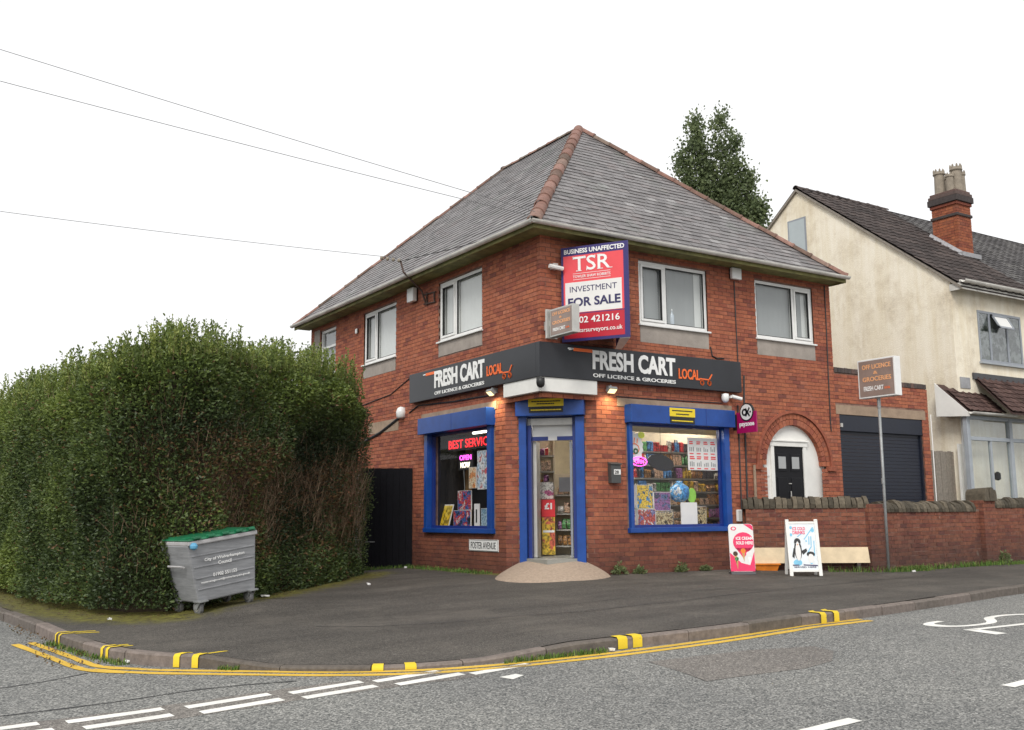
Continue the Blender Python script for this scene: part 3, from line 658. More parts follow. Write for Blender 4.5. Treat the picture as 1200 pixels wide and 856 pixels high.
# spandrel around the arched recess
n_ = 20
for k in range(n_):
    a0, a1 = math.pi * k / n_, math.pi * (k + 1) / n_
    p0, p1 = (AC - 0.98 * math.cos(a0), AZ + 0.98 * math.sin(a0)), (AC - 0.98 * math.cos(a1), AZ + 0.98 * math.sin(a1))
    mb.hexa([FR(p0[0], p0[1], -.009), FR(p1[0], p1[1], -.009), FR(p1[0], 2.97, -.009), FR(p0[0], 2.97, -.009), FR(p0[0], p0[1], -.15), FR(p1[0], p1[1], -.15), FR(p1[0], 2.97, -.15), FR(p0[0], 2.97, -.15)])
mb.build('wall_core', M['mortar'], shop)
b = MB(); b.box(0.2, WX - 0.2, 0.2, WY - 0.2, ZT - 0.12, ZT - 0.02); b.build('upper_ceiling', M['shop_wall'], shop)
b = MB(); b.box(0.012, WX - 0.21, 0.012, WY - 0.21, 3.10, 3.22); b.build('upper_floor', M['soffit'], shop)
# arch: two rings of voussoirs, hood mould, white infill, black door
arch = MB().build('arch_surround', M['mortar'], shop) if False else None
for rr0, rr1, cnt in ((AR + 0.0, AR + 0.115, 26), (AR + 0.125, AR + 0.225, 30)):
    for k in range(cnt):
        a0 = math.pi * k / cnt + 0.006; a1 = math.pi * (k + 1) / cnt - 0.006; d = random.uniform(-.003, .003)
        P = [(AC - rr0 * math.cos(a0), AZ + rr0 * math.sin(a0)), (AC - rr1 * math.cos(a0), AZ + rr1 * math.sin(a0)), (AC - rr1 * math.cos(a1), AZ + rr1 * math.sin(a1)), (AC - rr0 * math.cos(a1), AZ + rr0 * math.sin(a1))]
        b = MB(); b.hexa([FR(u, z, d) for u, z in P] + [FR(u, z, -.1) for u, z in P], tone=0.0); b.build('arch_brick', M['brick'], shop)
b = MB()
for k in range(28):
    a0 = math.pi * k / 28; a1 = math.pi * (k + 1) / 28
    P = [(AC - 1.055 * math.cos(a0), AZ + 1.055 * math.sin(a0)), (AC - 1.115 * math.cos(a0), AZ + 1.115 * math.sin(a0)), (AC - 1.115 * math.cos(a1), AZ + 1.115 * math.sin(a1)), (AC - 1.055 * math.cos(a1), AZ + 1.055 * math.sin(a1))]
    b.hexa([FR(u, z, .035) for u, z in P] + [FR(u, z, -.02) for u, z in P], tone=0.95)
for sx in (-1, 1): b.fbox(FR, AC + sx * 1.085 - 0.13, AC + sx * 1.085 + 0.10, AZ - 0.09, AZ, -.03, .05, tone=0.98)
b.build('hood_mould', M['brick'], shop)
b = MB(); pts = [(AC - 0.98, -0.1)] + [(AC - 0.98 * math.cos(math.pi * k / 24), AZ + 0.98 * math.sin(math.pi * k / 24)) for k in range(25)] + [(AC + 0.98, -0.1)]
b.add([FR(u, z, -.10) for u, z in pts] + [FR(u, z, -.16) for u, z in pts], [tuple(range(len(pts))), tuple(range(2 * len(pts) - 1, len(pts) - 1, -1))]); b.build('arch_infill', M['white'], shop)
b = MB(); b.fbox(FR, 5.56, 5.655, 0.0, 2.38, -.14, -.06); b.fbox(FR, 6.505, 6.60, 0.0, 2.38, -.14, -.06); b.fbox(FR, 5.53, 6.63, 2.345, 2.44, -.14, -.05); b.fbox(FR, 5.50, 6.66, 2.44, 2.47, -.14, -.03)
b.fbox(FR, 5.36, 5.40, 0.0, 1.96, -.14, -.08); b.build('door_surround', M['white'], shop, bevel=0.005)
door = MB(); door.fbox(FR, 5.658, 6.502, 0.02, 2.342, -.13, -.085); door = door.build('front_door', M['black'], shop, label='black panelled front door in the white arch')
b = MB()
for ux in (5.74, 6.13):
    for z0, z1 in ((0.25, 0.85), (0.98, 1.72)):
        b.fbox(FR, ux, ux + 0.29, z0, z1, -.09, -.075)
    b.fbox(FR, ux + 0.0, ux + 0.29, 1.84, 2.20, -.09, -.078)
b.build('door_panel', M['black'], door, bevel=0.01)
b = MB(); b.fbox(FR, 5.78, 5.99, 1.9, 2.14, -.08, -.074); b.fbox(FR, 6.17, 6.38, 1.9, 2.14, -.08, -.074); b.build('door_pane', M['curtain'], door)
b = MB(); b.tube([FR(6.05, 1.6, -.07), FR(6.12, 1.6, -.07)], 0.012); b.tube([FR(6.09, 1.25, -.06), FR(6.09, 1.45, -.06)], 0.012); b.build('knocker', M['alu'], door)
b = MB(); b.fbox(FR, 5.42, 5.50, 1.75, 1.90, -.10, -.07); b.build('doorbell', M['upvc'], shop)
b = MB(); b.fbox(FR, 5.3, 7.05, -0.2, 0.02, -.16, .02); b.build('door_step', M['stone'], shop)

# first floor windows
def upvc_window(parent, F, u0, u1, z0, z1, mull, sash, curtain, topopen=None, mat=None, lbl=None, flip=False):
    mat = mat or M['upvc']; t = 0.062; b = MB(); d0, d1 = -.11, -.035
    b.fbox(F, u0, u1, z0, z0 + t, d0, d1); b.fbox(F, u0, u1, z1 - t, z1, d0, d1); b.fbox(F, u0, u0 + t, z0 + t, z1 - t, d0, d1); b.fbox(F, u1 - t, u1, z0 + t, z1 - t, d0, d1)
    um = u0 + (u1 - u0) * mull
    if mull > 0: b.fbox(F, um - t / 2, um + t / 2, z0 + t, z1 - t, d0, d1)
    if topopen: zm = z0 + (z1 - z0) * topopen; b.fbox(F, u0 + t, u1 - t, zm - t / 2, zm + t / 2, d0, d1)
    w = b.build('window', mat, parent, bevel=0.006, label=lbl)
    b = MB(); b.quad(F(u0 + t, z0 + t, -.075), F(u1 - t, z0 + t, -.075), F(u1 - t, z1 - t, -.075), F(u0 + t, z1 - t, -.075)); b.build('pane', M['glass'], w)
    if mull > 0:
        a, c = (u0 + t, um - t / 2) if sash == 0 else (um + t / 2, u1 - t); a += .004; c -= .004; s_ = 0.05; b = MB(); e0, e1 = -.10, -.018
        b.fbox(F, a, c, z0 + t + .004, z0 + t + s_, e0, e1); b.fbox(F, a, c, z1 - t - s_, z1 - t - .004, e0, e1); b.fbox(F, a, a + s_, z0 + t + s_, z1 - t - s_, e0, e1); b.fbox(F, c - s_, c, z0 + t + s_, z1 - t - s_, e0, e1)
        b.build('sash', mat, w, bevel=0.006)
        b = MB(); g_ = 0.013
        for x0, x1, y0, y1 in ((a + s_, c - s_, z0 + t + s_, z0 + t + s_ + g_), (a + s_, c - s_, z1 - t - s_ - g_, z1 - t - s_), (a + s_, a + s_ + g_, z0 + t + s_, z1 - t - s_), (c - s_ - g_, c - s_, z0 + t + s_, z1 - t - s_)): b.fbox(F, x0, x1, y0, y1, -.07, -.022)
        a, c = (um + t / 2, u1 - t) if sash == 0 else (u0 + t, um - t / 2)
        for x0, x1, y0, y1 in ((a, c, z0 + t, z0 + t + g_), (a, c, z1 - t - g_, z1 - t), (a, a + g_, z0 + t, z1 - t), (c - g_, c, z0 + t, z1 - t)): b.fbox(F, x0, x1, y0, y1, -.07, -.04)
        b.build('gasket', M['ink_black'], w)
    # curtain with soft folds
    P = []; K = 40
    for k in range(K + 1):
        u = u0 + (u1 - u0) * k / K; P.append((u, -.135 + 0.002 * math.sin(k * 1.9) * (0.3 + 0.7 * abs(math.sin(k * .37)))))
    b = MB()
    for (a, da), (c, dc) in zip(P, P[1:]): b.quad(F(a, z0, da), F(c, z0, dc), F(c, z1, dc), F(a, z1, da))
    b.build('curtain', curtain, w, smooth=True)
    if curtain is M['curtain'] and mull > 0: b = MB(); b.fbox(F, u1 - .24, u1 - .07, z0, z1, -.127, -.122); b.build('curtain', M['curtain_light'], w)
    b = MB(); b.fbox(F, u0 - .03, u1 + .03, z0 - .035, z0 - .002, -.1, .05); b.build('sill', mat, w, bevel=0.005)
    return w
w1 = upvc_window(shop, FR, 2.205, 3.925, 4.485, 5.69, 0.385, 0, M['curtain'])
w2 = upvc_window(shop, FR, 5.245, 6.95, 4.50, 5.69, 0.66, 1, M['curtain'])
w3 = upvc_window(shop, FL, 1.945, 3.645, 4.485, 5.69, 0.62, 1, M['curtain_light'])
w4 = upvc_window(shop, FL, 5.59, 7.27, 4.48, 5.69, 0.62, 1, M['curtain_light'])
w5 = upvc_window(shop, FL, 8.93, 9.9, 4.50, 5.69, 0, 0, M['curtain'], topopen=0.62)
for F, a, c, z0, z1 in ((FR, 2.21, 3.92, 4.14, 4.447), (FR, 5.25, 6.95, 4.15, 4.462), (FL, 1.95, 3.64, 4.18, 4.447), (FL, 5.60, 7.26, 4.16, 4.442)):
    b = MB(); b.fbox(F, a, c, z0 + .004, z1, -.05, .004); b.build('cement_panel', M['render_panel'], shop)
b = MB(); b.fbox(FL, 9.93, 10.3, 4.6, 5.75, -.03, .012); b.build('cement_panel', M['render_panel'], shop)
b = MB(); b.fbox(FL, 5.43, 6.94, 2.845, 3.098, -.05, .003); b.build('stone_lintel', M['stone'], shop)
for F, a, c in ((FR, 1.62, 4.45), (FL, 1.45, 4.35)):
    b = MB(); b.fbox(F, a, c, 2.93, 3.08, -.15, .012); b.build('stone_lintel', M['stone'], shop)
# bottle on the sill behind the first window
t = root('bottle', (3.12, 0.15, 4.56), 'clear plastic bottle standing inside the window right of the agent board', 'bottle')
b = MB(); b.lathe((3.12, 0.145, 4.555), [(.045, 0), (.05, .02), (.05, .19), (.02, .25), (.018, .29)], 12); b.build('bottle_body', plain('pale bottle', (0.55, 0.6, 0.66), 0.2), t, smooth=True)
b = MB(); b.lathe((3.12, 0.145, 4.845), [(.02, 0), (.02, .03)], 10); b.build('cap', M['ink_white'], t)

# ---- roof
EX0, EX1, EY0, EY1, EZ = -0.42, 7.56, -0.42, 10.70, 5.925
RXm = (EX0 + EX1) / 2; RIS = 3.80; P1 = Vector((RXm, EY0 + (RXm - EX0), EZ + RIS)); P2 = Vector((RXm, EY1 - (RXm - EX0), EZ + RIS))
A, B_, Cc, D = Vector((EX0, EY0, EZ)), Vector((EX1, EY0, EZ)), Vector((EX1, EY1, EZ)), Vector((EX0, EY1, EZ))
b = MB(); b.add([A, B_, Cc, D, P1, P2], [(0, 1, 4), (1, 2, 5, 4), (2, 3, 5), (3, 0, 4, 5), (3, 2, 1, 0)]); roof = b.build('roof', M['slate_base'], shop)
def slope_slates(O, du, top, L, widths, nmax, stuff):
    """O eave corner, du along the eave, top: vector straight up the slope; widths(v)->(a,b)"""
    du = du.normalized(); Ls = top.length; dv = top.normalized(); nn = du.cross(dv).normalized()
    if nn.z < 0: nn = -nn
    ex = 0.168; wd = 0.255; rows = int(Ls / ex); singles = []
    for r in range(rows + 1):
        v0 = r * ex - 0.02; v1 = min(Ls, v0 + ex * 1.12)
        a0, b0 = widths(max(0, v0)); a1, b1 = widths(min(Ls, v1)); off = (r % 2) * wd / 2 + random.uniform(-.01, .01)
        k = math.floor(a0 / wd) - 1
        while True:
            u0 = off + k * wd; u1 = u0 + wd; k += 1
            if u0 > b0: break
            q = [(max(u0, a0) + .003, v0), (min(u1, b0) - .003, v0), (min(max(u1 - .003, a1), b1), v1), (max(min(u0 + .003, b1), a1), v1)]
            if q[1][0] - q[0][0] < 0.02: continue
            lift = 0.016 + random.uniform(-.002, .004); slip = random.uniform(-.008, .006)
            full = q[0][0] > a0 + .004 and q[1][0] < b0 - .004 and q[2][0] < b1 - .004 and q[3][0] > a1 + .004
            lo = lambda u, v, h: O + du * u + dv * (v + (slip if v == v0 else 0)) + nn * h
            pts = [lo(*q[0], lift), lo(*q[1], lift), lo(*q[2], .004), lo(*q[3], .004), lo(*q[0], lift - .009), lo(*q[1], lift - .009), lo(*q[2], -.004), lo(*q[3], -.004)]
            singles.append((full, pts, O + du * u0 + dv * (v0 + slip) + nn * lift, du, dv, nn))
    return singles
sl = MB(); full_list = []
halfw = EX1 - EX0; LsF = Vector((0, P1.y - EY0, RIS))
front = slope_slates(A, B_ - A, LsF, halfw, lambda v: (v / LsF.length * halfw / 2, halfw - v / LsF.length * halfw / 2), 0, sl)
LsL = Vector((RXm - EX0, 0, RIS)); dep = EY1 - EY0
left = slope_slates(A, D - A, LsL, dep, lambda v: (v / LsL.length * halfw / 2, dep - v / LsL.length * halfw / 2), 0, sl)
cand = sorted([t for t in front if t[0]], key=lambda t: (t[2] - CAM).length)[:300]; ids = {id(t) for t in cand}
b = MB(); wd = 0.255; ex = 0.168 * 1.12
b.add([(.003, 0, 0), (wd - .003, 0, 0), (wd - .003, ex, -.012), (.003, ex, -.012), (.003, 0, -.009), (wd - .003, 0, -.009), (wd - .003, ex, -.02), (.003, ex, -.02)], [(0, 1, 2, 3), (0, 4, 5, 1), (1, 5, 6, 2), (2, 6, 7, 3), (3, 7, 4, 0)], 0.0)
sm = b.mesh('slate'); sm.materials.append(M['slate'])
for t in cand:
    _, _, o, X, Y, Z = t
    inst('slate', sm, Matrix(((X.x, Y.x, Z.x, o.x), (X.y, Y.y, Z.y, o.y), (X.z, Y.z, Z.z, o.z), (0, 0, 0, 1))), roof)
for t in front + left:
    if id(t) not in ids: sl.hexa(t[1])
sl.build('slating', M['slate'], roof, kind='stuff')
# half round hip and ridge tiles
rt = MB(); n_ = 10; Lr = 0.47
for x0, x1, r0, r1 in ((0, Lr, .155, .135),):
    vs = []
    for x, r in ((0, r0), (.05, r0), (.06, r0 - .015), (Lr, r1)):
        for ro in (r, r - .02):
            for k in range(n_ + 1):
                a = math.pi * k / n_; vs.append((x, -ro * math.cos(a), ro * math.sin(a) - .035))
    m_ = n_ + 1; fs = []
    for s_ in range(3):
        for k in range(n_):
            fs.append((s_ * 2 * m_ + k, s_ * 2 * m_ + k + 1, (s_ + 1) * 2 * m_ + k + 1, (s_ + 1) * 2 * m_ + k))
    for k in range(n_): fs.append((k, k + 1, m_ + k + 1, m_ + k))
    rt.add(vs, fs, 0.0)
rtm = rt.mesh('ridge_tile', smooth=True); rtm.materials.append(M['ridge'])
def run_tiles(a, c, par=roof, me=rtm, step=0.43, sc=1.0):
    X = (c - a).normalized(); L = (c - a).length; Y = Vector((0, 0, 1)).cross(X).normalized(); Z = X.cross(Y)
    n = int(L / step)
    for k in range(n + 1):
        o = a + X * (k * L / (n + 1)) + Z * random.uniform(-.006, .01); yaw = random.uniform(-.02, .02); X2 = (X + Y * yaw).normalized(); Y2 = Z.cross(X2)
        inst('ridge_tile', me, Matrix(((X2.x, Y2.x * sc, Z.x * sc, o.x), (X2.y, Y2.y * sc, Z.y * sc, o.y), (X2.z, Y2.z * sc, Z.z * sc, o.z), (0, 0, 0, 1))), par)
run_tiles(A, P1, sc=.85); run_tiles(B_, P1, sc=.72); run_tiles(D, P2, sc=.55); run_tiles(Cc, P2, sc=.7); run_tiles(P2, P1, sc=.55)
# fascia boards, soffit, gutters
b = MB(); b.box(EX0 + .03, EX1 - .03, EY0 + .03, 0.0, ZT - .0, ZT + .02); b.box(EX0 + .03, 0.0, 0.004, EY1 - .03, ZT - .0, ZT + .02); b.box(WX, EX1 - .03, 0.004, EY1 - .03, ZT, ZT + .02); b.build('soffit_board', M['soffit'], shop)
b = MB(); b.box(EX0 + .01, EX1 - .01, EY0 + .01, EY0 + .032, ZT - .03, EZ - .01); b.box(EX0 + .01, EX0 + .032, EY0 + .034, EY1, ZT - .03, EZ - .01); b.box(EX1 - .032, EX1 - .01, EY0 + .034, EY1, ZT - .03, EZ - .01); b.build('fascia_board', M['soffit'], shop)
def gutter(parent, a, c, n, r=.06, name='gutter', mat=None, z=0.0):
    a, c, n = Vector(a), Vector(c), Vector(n); b = MB(); k = 8; vs = []
    for p in (a, c):
        for rr in (r, r - .006):
            for j in range(k + 1):
                t = math.pi * j / k; vs.append(p + n * (r - rr * math.cos(t)) + Vector((0, 0, -rr * math.sin(t))))
    m = k + 1; fs = [(j, j + 1, 2 * m + j + 1, 2 * m + j) for j in range(k)] + [(m + j, m + j + 1, 3 * m + j + 1, 3 * m + j) for j in range(k)]
    fs += [(j, j + 1, m + j + 1, m + j) for j in range(k)] + [(2 * m + j, 2 * m + j + 1, 3 * m + j + 1, 3 * m + j) for j in range(k)] + [(0, m, 3 * m, 2 * m), (k, m + k, 3 * m + k, 2 * m + k)]
    b.add(vs, fs); return b.build(name, mat or M['gutter'], parent, smooth=False)
gutter(shop, (EX0 - .10, EY0, EZ - .0), (EX1, EY0, EZ - .0), (0, -1, 0)); gutter(shop, (EX0, EY0 - .10, EZ - .001), (EX0, EY1, EZ - .001), (-1, 0, 0))

# ---- charcoal fascia signs
fz0, fz1, fo = 3.335, 3.935, .125
def fascia(nm, F, a, c, lbl):
    t = root('fascia_sign', F(a, fz0), lbl, 'shop sign', 'charcoal fascia signs')
    b = MB(); b.fbox(F, a, c, fz0, fz1, .012, fo); b.build('sign_panel', M['charcoal'], t, bevel=0.006); return t
sr = fascia('r', FR, -fo, 4.63, 'long charcoal fascia sign above the right shop window reading fresh cart local')
lettering(sr, 'FRESH CART', FR(0.995, 3.53, fo), FR.du * 1.925, Vector((0, 0, .345)), M['ink_white'], 0.035, .012)
lettering(sr, 'OFF LICENCE & GROCERIES', FR(1.0, 3.395, fo), FR.du * 1.92, Vector((0, 0, .068)), M['ink_white'], 0.02, .01)
lettering(sr, 'LOCAL', FR(3.0, 3.50, fo), FR.du * .53, Vector((0, 0, .195)), M['ink_orange'], 0.02, .012)
cart = [[(0, .75), (.12, .75), (.2, .30), (.82, .30), (.95, .80), (1.0, 1.0), (1.1, 1.0)], [(0.16, .62), (.62, .66)]]
def ring(cx, cy, rx, ry, n=12): return [(cx + rx * math.cos(2 * math.pi * k / n), cy + ry * math.sin(2 * math.pi * k / n)) for k in range(n + 1)]
strokes(FR(3.53, 3.42, fo), FR.du * .31, Vector((0, 0, .21)), [[(0, .55), (.75, .5), (1.0, 1.0)], ring(.18, .2, .13, .19), ring(.78, .2, .13, .19), [(0.75, .5), (.78, .4)]], .022, .012).build('cart_emblem', M['ink_orange'], sr)
strokes(FR(.60, 3.815, fo), FR.du * .38, Vector((0, 0, .07)), [[(0, .5), (1, .5)]], .055, .010).build('carrot_emblem', M['ink_orange'], sr)
strokes(FR(.47, 3.835, fo), FR.du * .11, Vector((0, 0, .05)), [[(0, .5), (1, .5)], [(.2, .1), (.8, .4)]], .022, .010).build('carrot_emblem', M['ink_white'], sr)
slf = fascia('l', FL, -.0115, 4.68, 'shorter charcoal fascia sign above the left shop window reading fresh cart local')
LD = Vector((0, -1, 0))
lettering(slf, 'FRESH CART', FL(3.575, 3.53, fo), LD * 1.915, Vector((0, 0, .345)), M['ink_white'], 0.035, .012)
lettering(slf, 'OFF LICENCE & GROCERIES', FL(3.57, 3.395, fo), LD * 1.90, Vector((0, 0, .068)), M['ink_white'], 0.02, .01)
lettering(slf, 'LOCAL', FL(1.575, 3.53, fo), LD * .53, Vector((0, 0, .19)), M['ink_orange'], 0.02, .012)
strokes(FL(1.045, 3.42, fo), LD * .31, Vector((0, 0, .21)), [[(0, .55), (.75, .5), (1.0, 1.0)], ring(.18, .2, .13, .19), ring(.78, .2, .13, .19)], .022, .012).build('cart_emblem', M['ink_orange'], slf)
strokes(FL(3.93, 3.815, fo), LD * .34, Vector((0, 0, .07)), [[(0, .5), (1, .5)]], .055, .010).build('carrot_emblem', M['ink_orange'], slf)
strokes(FL(4.05, 3.83, fo), LD * .11, Vector((0, 0, .05)), [[(0, .5), (1, .5)]], .022, .010).build('carrot_emblem', M['ink_white'], slf)
# white corner box under the fascia
b = MB(); z0, z1 = 3.09, 3.333
b.fbox(FR, -.10, 1.11, z0, z1, -.02, .10); b.fbox(FL, -.02, 1.06, z0, z1, -.02, .102); b.build('corner_board', M['white'], shop, bevel=.004)
b = MB(); b.add([(.015, .015, 3.085), (CH, .015, 3.085), (.015, CH, 3.085), (.015, .015, 3.06), (CH, .015, 3.06), (.015, CH, 3.06)], [(0, 1, 2), (5, 4, 3), (0, 3, 4, 1), (1, 4, 5, 2), (2, 5, 3, 0)]); b.build('canopy_soffit', M['white'], shop)

# ---- blue shutter frames and shop windows
def shopfront(F, a, c, ia, ic, lbl, joins):
    t = shop; b = MB(); z0, z1, zb = .695, 2.965, 2.64; d = .065
    b.fbox(F, a + .05, ia, z0 + .07, zb, -.05, d); b.fbox(F, ic, c - .05, z0 + .07, zb, -.05, d); b.fbox(F, a + .02, c - .02, z0, z0 + .085, -.05, d + .01)
    fr = b.build('shutter_frame', M['blue'], t, bevel=.006)
    b = MB(); b.fbox(F, a, c, zb, z1, -.02, .19); b.build('shutter_box', M['blue'], fr, bevel=.008)
    b = MB()
    for q in joins: b.fbox(F, q - .004, q + .004, zb + .01, z1 - .004, .18, .193)
    b.build('box_seam', M['blue_dark'], fr)
    b = MB(); b.fbox(F, ia - .005, ic + .005, .775, .83, -.12, -.045); b.fbox(F, ia - .005, ic + .005, 2.60, 2.66, -.12, -.045); b.fbox(F, ia - .005, ia + .03, .83, 2.60, -.12, -.045); b.fbox(F, ic - .03, ic + .005, .83, 2.60, -.12, -.045); b.build('glazing_frame', M['blue_dark'], fr)
    b = MB(); b.quad(F(ia, .80, -.09), F(ic, .80, -.09), F(ic, 2.63, -.09), F(ia, 2.63, -.09)); b.build('pane', M['shop_glass'], fr)
    return fr
shopfront(FR, 1.79, 4.355, 1.915, 4.175, '', (3.6,))
shopfront(FL, 1.51, 4.18, 1.70, 4.00, '', (2.8,))
# yellow and black notices on two of the shutter boxes
def notice(F, u0, u1, z0, z1, d, parent=None, where=''):
    t = root('shutter_notice', F(u0, z0, d), 'yellow and black security notice stuck on the blue shutter box above the ' + where, 'notice', 'security notices')
    zm = z0 + (z1 - z0) * .44
    b = MB(); b.fbox(F, u0, u1, zm, z1, d, d + .008); b.build('yellow_panel', M['yellow_sign'], t)
    b = MB(); b.fbox(F, u0 + .01, u1 - .01, z0, zm - .003, d, d + .006); b.build('black_panel', M['ink_black'], t)
    w = u1 - u0
    for k, (zz, e, m, x) in enumerate(((z1 - .065, .008, M['ink_black'], .1), (zm + .03, .008, M['ink_black'], .25), (z0 + .03, .006, M['yellow_sign'], .08))):
        ln = []; u = x * w
        while u < w * (1 - x): l = random.uniform(.015, .05); ln.append([(u / w, .5), (min(u + l, w * (1 - x)) / w, .5)]); u += l + .016
        strokes(F(u0, zz, d + e), F.du * w, Vector((0, 0, .03)), ln, .02, .003).build('lettering', m, t)
notice(FR, 2.69, 3.31, 2.66, 2.94, .192, None, 'right shop window')
# ---- splayed doorway
b = MB(); b.fbox(FC, -.565, -.435, -.02, 2.76, -.05, .07); b.fbox(FC, .445, .60, -.02, 2.73, -.05, .07); dfr = b.build('door_frame', M['blue'], shop, bevel=.006)
b = MB(); b.fbox(FC, -.60, .62, 2.745, 3.055, -.02, .20); b.build('shutter_box', M['blue'], dfr, bevel=.008)
b = MB(); b.fbox(FC, -.432, -.365, .2, 2.74, -.22, -.06); b.fbox(FC, .375, .442, .2, 2.74, -.22, -.06); b.build('door_jamb', M['blue_dark'], dfr)
b = MB(); b.fbox(FC, -.43, .44, 2.60, 2.72, -.12, -.06); b.build('shutter_bottom', M['alu'], dfr)
b = MB(); b.fbox(FC, -.36, .37, 2.33, 2.40, -.20, -.13); b.fbox(FC, -.43, .44, 2.66, 2.78, -.24, -.13); b.build('transom', M['blue_dark'], dfr)
b = MB(); b.quad(FC(-.36, 2.40, -.16), FC(.37, 2.40, -.16), FC(.37, 2.66, -.16), FC(-.36, 2.66, -.16)); b.build('transom_pane', M['curtain_light'], dfr)
b = MB(); b.fbox(FC, .305, .345, .28, 2.32, -.95, -.17); 
b.build('open_door', M['frame_grey'], shop, label='grey shop door standing open')
b = MB(); b.fbox(FC, -.36, -.30, .28, 2.32, -.55, -.20); b.build('roller_guide', M['alu'], dfr)
notice(FC, -.36, .27, 2.80, 3.045, .202, None, 'shop doorway')
b = MB(); b.fbox(FC, -.07, .09, 2.33, 2.40, -.13, -.122); b.build('door_sticker', M['paper'], dfr)
# ---- ramp: fan of concrete up to the threshold
def ramp_pt(a, t):   # a 0..1 around the fan, t 0 outer..1 inner
    th = math.pi * (0.02 + 0.96 * a); ox, oy = -math.cos(th) * 0.97, 0.10 + math.sin(th) * 1.55
    s_ = ox + .08 - .14 * math.sin(th); dd = oy
    ix, id_ = (-.46 + .93 * a, -.05)
    S0, D0 = s_ * (1 - t) + ix * t, dd * (1 - t) + id_ * t
    p = FC(S0, 0, D0); zg = g_h(p.x, p.y) - .012
    z = zg + (0.262 - zg) * (t ** .75) 
    return Vector((p.x, p.y, z))
sheet('door_ramp', M['ramp'], [[ramp_pt(a / 28, t / 12) for t in range(13)] for a in range(29)], None, shop)
b = MB(); b.fbox(FC, -.44, .45, .0, .262, -.30, -.05); b.build('threshold', M['alu'], shop)

# ---- interior
t = root('ceiling_light', (.45, 2.6, 2.62), 'small strip light at the top of the left shop window', 'ceiling light', 'shop ceiling lights')
b = MB(); b.fbox(FL, 1.7, 3.9, 2.66, 2.70, -.75, -.13); b.build('timber_lining', M['wood'], shop)
b = MB(); b.fbox(FL, 2.3, 3.0, 2.63, 2.658, -.45, -.38); b.build('light_body', M['paper'], t); b = MB(); b.fbox(FL, 2.33, 2.97, 2.60, 2.63, -.44, -.39); b.build('tube', emis('strip light', (1, .95, .85), 10.0), t)
rm = MB(); rm.box(.22, 7.2, .22, 5.6, .10, .27)
floor = rm.build('shop_floor', M['shop_floor'], shop)
b = MB(); b.box(.9, 7.2, 5.5, 5.6, .27, 3.05); b.box(7.1, 7.19, .3, 5.5, .27, 3.05); b.build('inner_wall', M['shop_wall'], shop)
b = MB(); b.add([(1.3, .25, 3.03), (7.2, .25, 3.03), (7.2, 5.5, 3.03), (.25, 5.5, 3.03), (.25, 1.3, 3.03)], [(0, 1, 2, 3, 4)]); b.build('shop_ceiling', M['paper'], shop)
for i, (x, y, lb) in enumerate(((4.6, 1.0, 'fluorescent ceiling light at the right end of the right shop window'), (2.5, .9, 'fluorescent ceiling light nearest the right shop window'), (3.6, 2.6, 'fluorescent ceiling light above the middle of the shelves'), (1.6, 3.4, 'fluorescent ceiling light near the left shop window'), (2.0, 2.2, 'fluorescent ceiling light inside the doorway'))):
    t = root('ceiling_light', (x, y, 3.0), lb, 'ceiling light', 'shop ceiling lights'); b = MB(); b.box(x - .6, x + .6, y - .05, y + .05, 2.97, 3.0); b.build('light_body', M['paper'], t)
    b = MB(); b.box(x - .58, x + .58, y - .035, y + .035, 2.935, 2.968); b.build('tube', M['tube'], t)

# ------------------------------------------------------------ goods and displays inside
def pack_mesh(kind):
    b = MB()
    if kind == 'packet': b.add([(-.5, 0, 0), (.5, 0, 0), (.45, -.5, .08), (-.45, -.5, .08), (-.48, -.6, .5), (.48, -.6, .5), (.45, -.45, .9), (-.45, -.45, .9), (-.5, 0, 1), (.5, 0, 1)], [(0, 1, 2, 3), (3, 2, 5, 4), (4, 5, 7, 6), (6, 7, 9, 8), (0, 3, 4, 6, 8), (1, 9, 7, 5, 2), (0, 8, 9, 1)], 0)
    elif kind == 'carton': b.add([(-.5, -.5, 0), (.5, -.5, 0), (.5, 0, 0), (-.5, 0, 0), (-.5, -.5, .9), (.5, -.5, .9), (.5, 0, .9), (-.5, 0, .9), (-.5, -.25, 1), (.5, -.25, 1)], [(0, 1, 5, 4), (1, 2, 6, 9, 5), (2, 3, 7, 6), (3, 0, 4, 8, 7), (4, 5, 9, 8), (6, 7, 8, 9)], 0)
    else: b.lathe((0, -.3, 0), [(.38, 0), (.42, .04), (.42, .6), (.16, .82), (.16, .93), (.19, .94), (.19, 1.0)], 8)
    return b
PK = {}
for k in ('packet', 'carton', 'bottle'):
    for gi, gm in enumerate(GOODS):
        m = pack_mesh(k).mesh(k); m.materials.append(gm); PK[(k, gi)] = m
SH = []
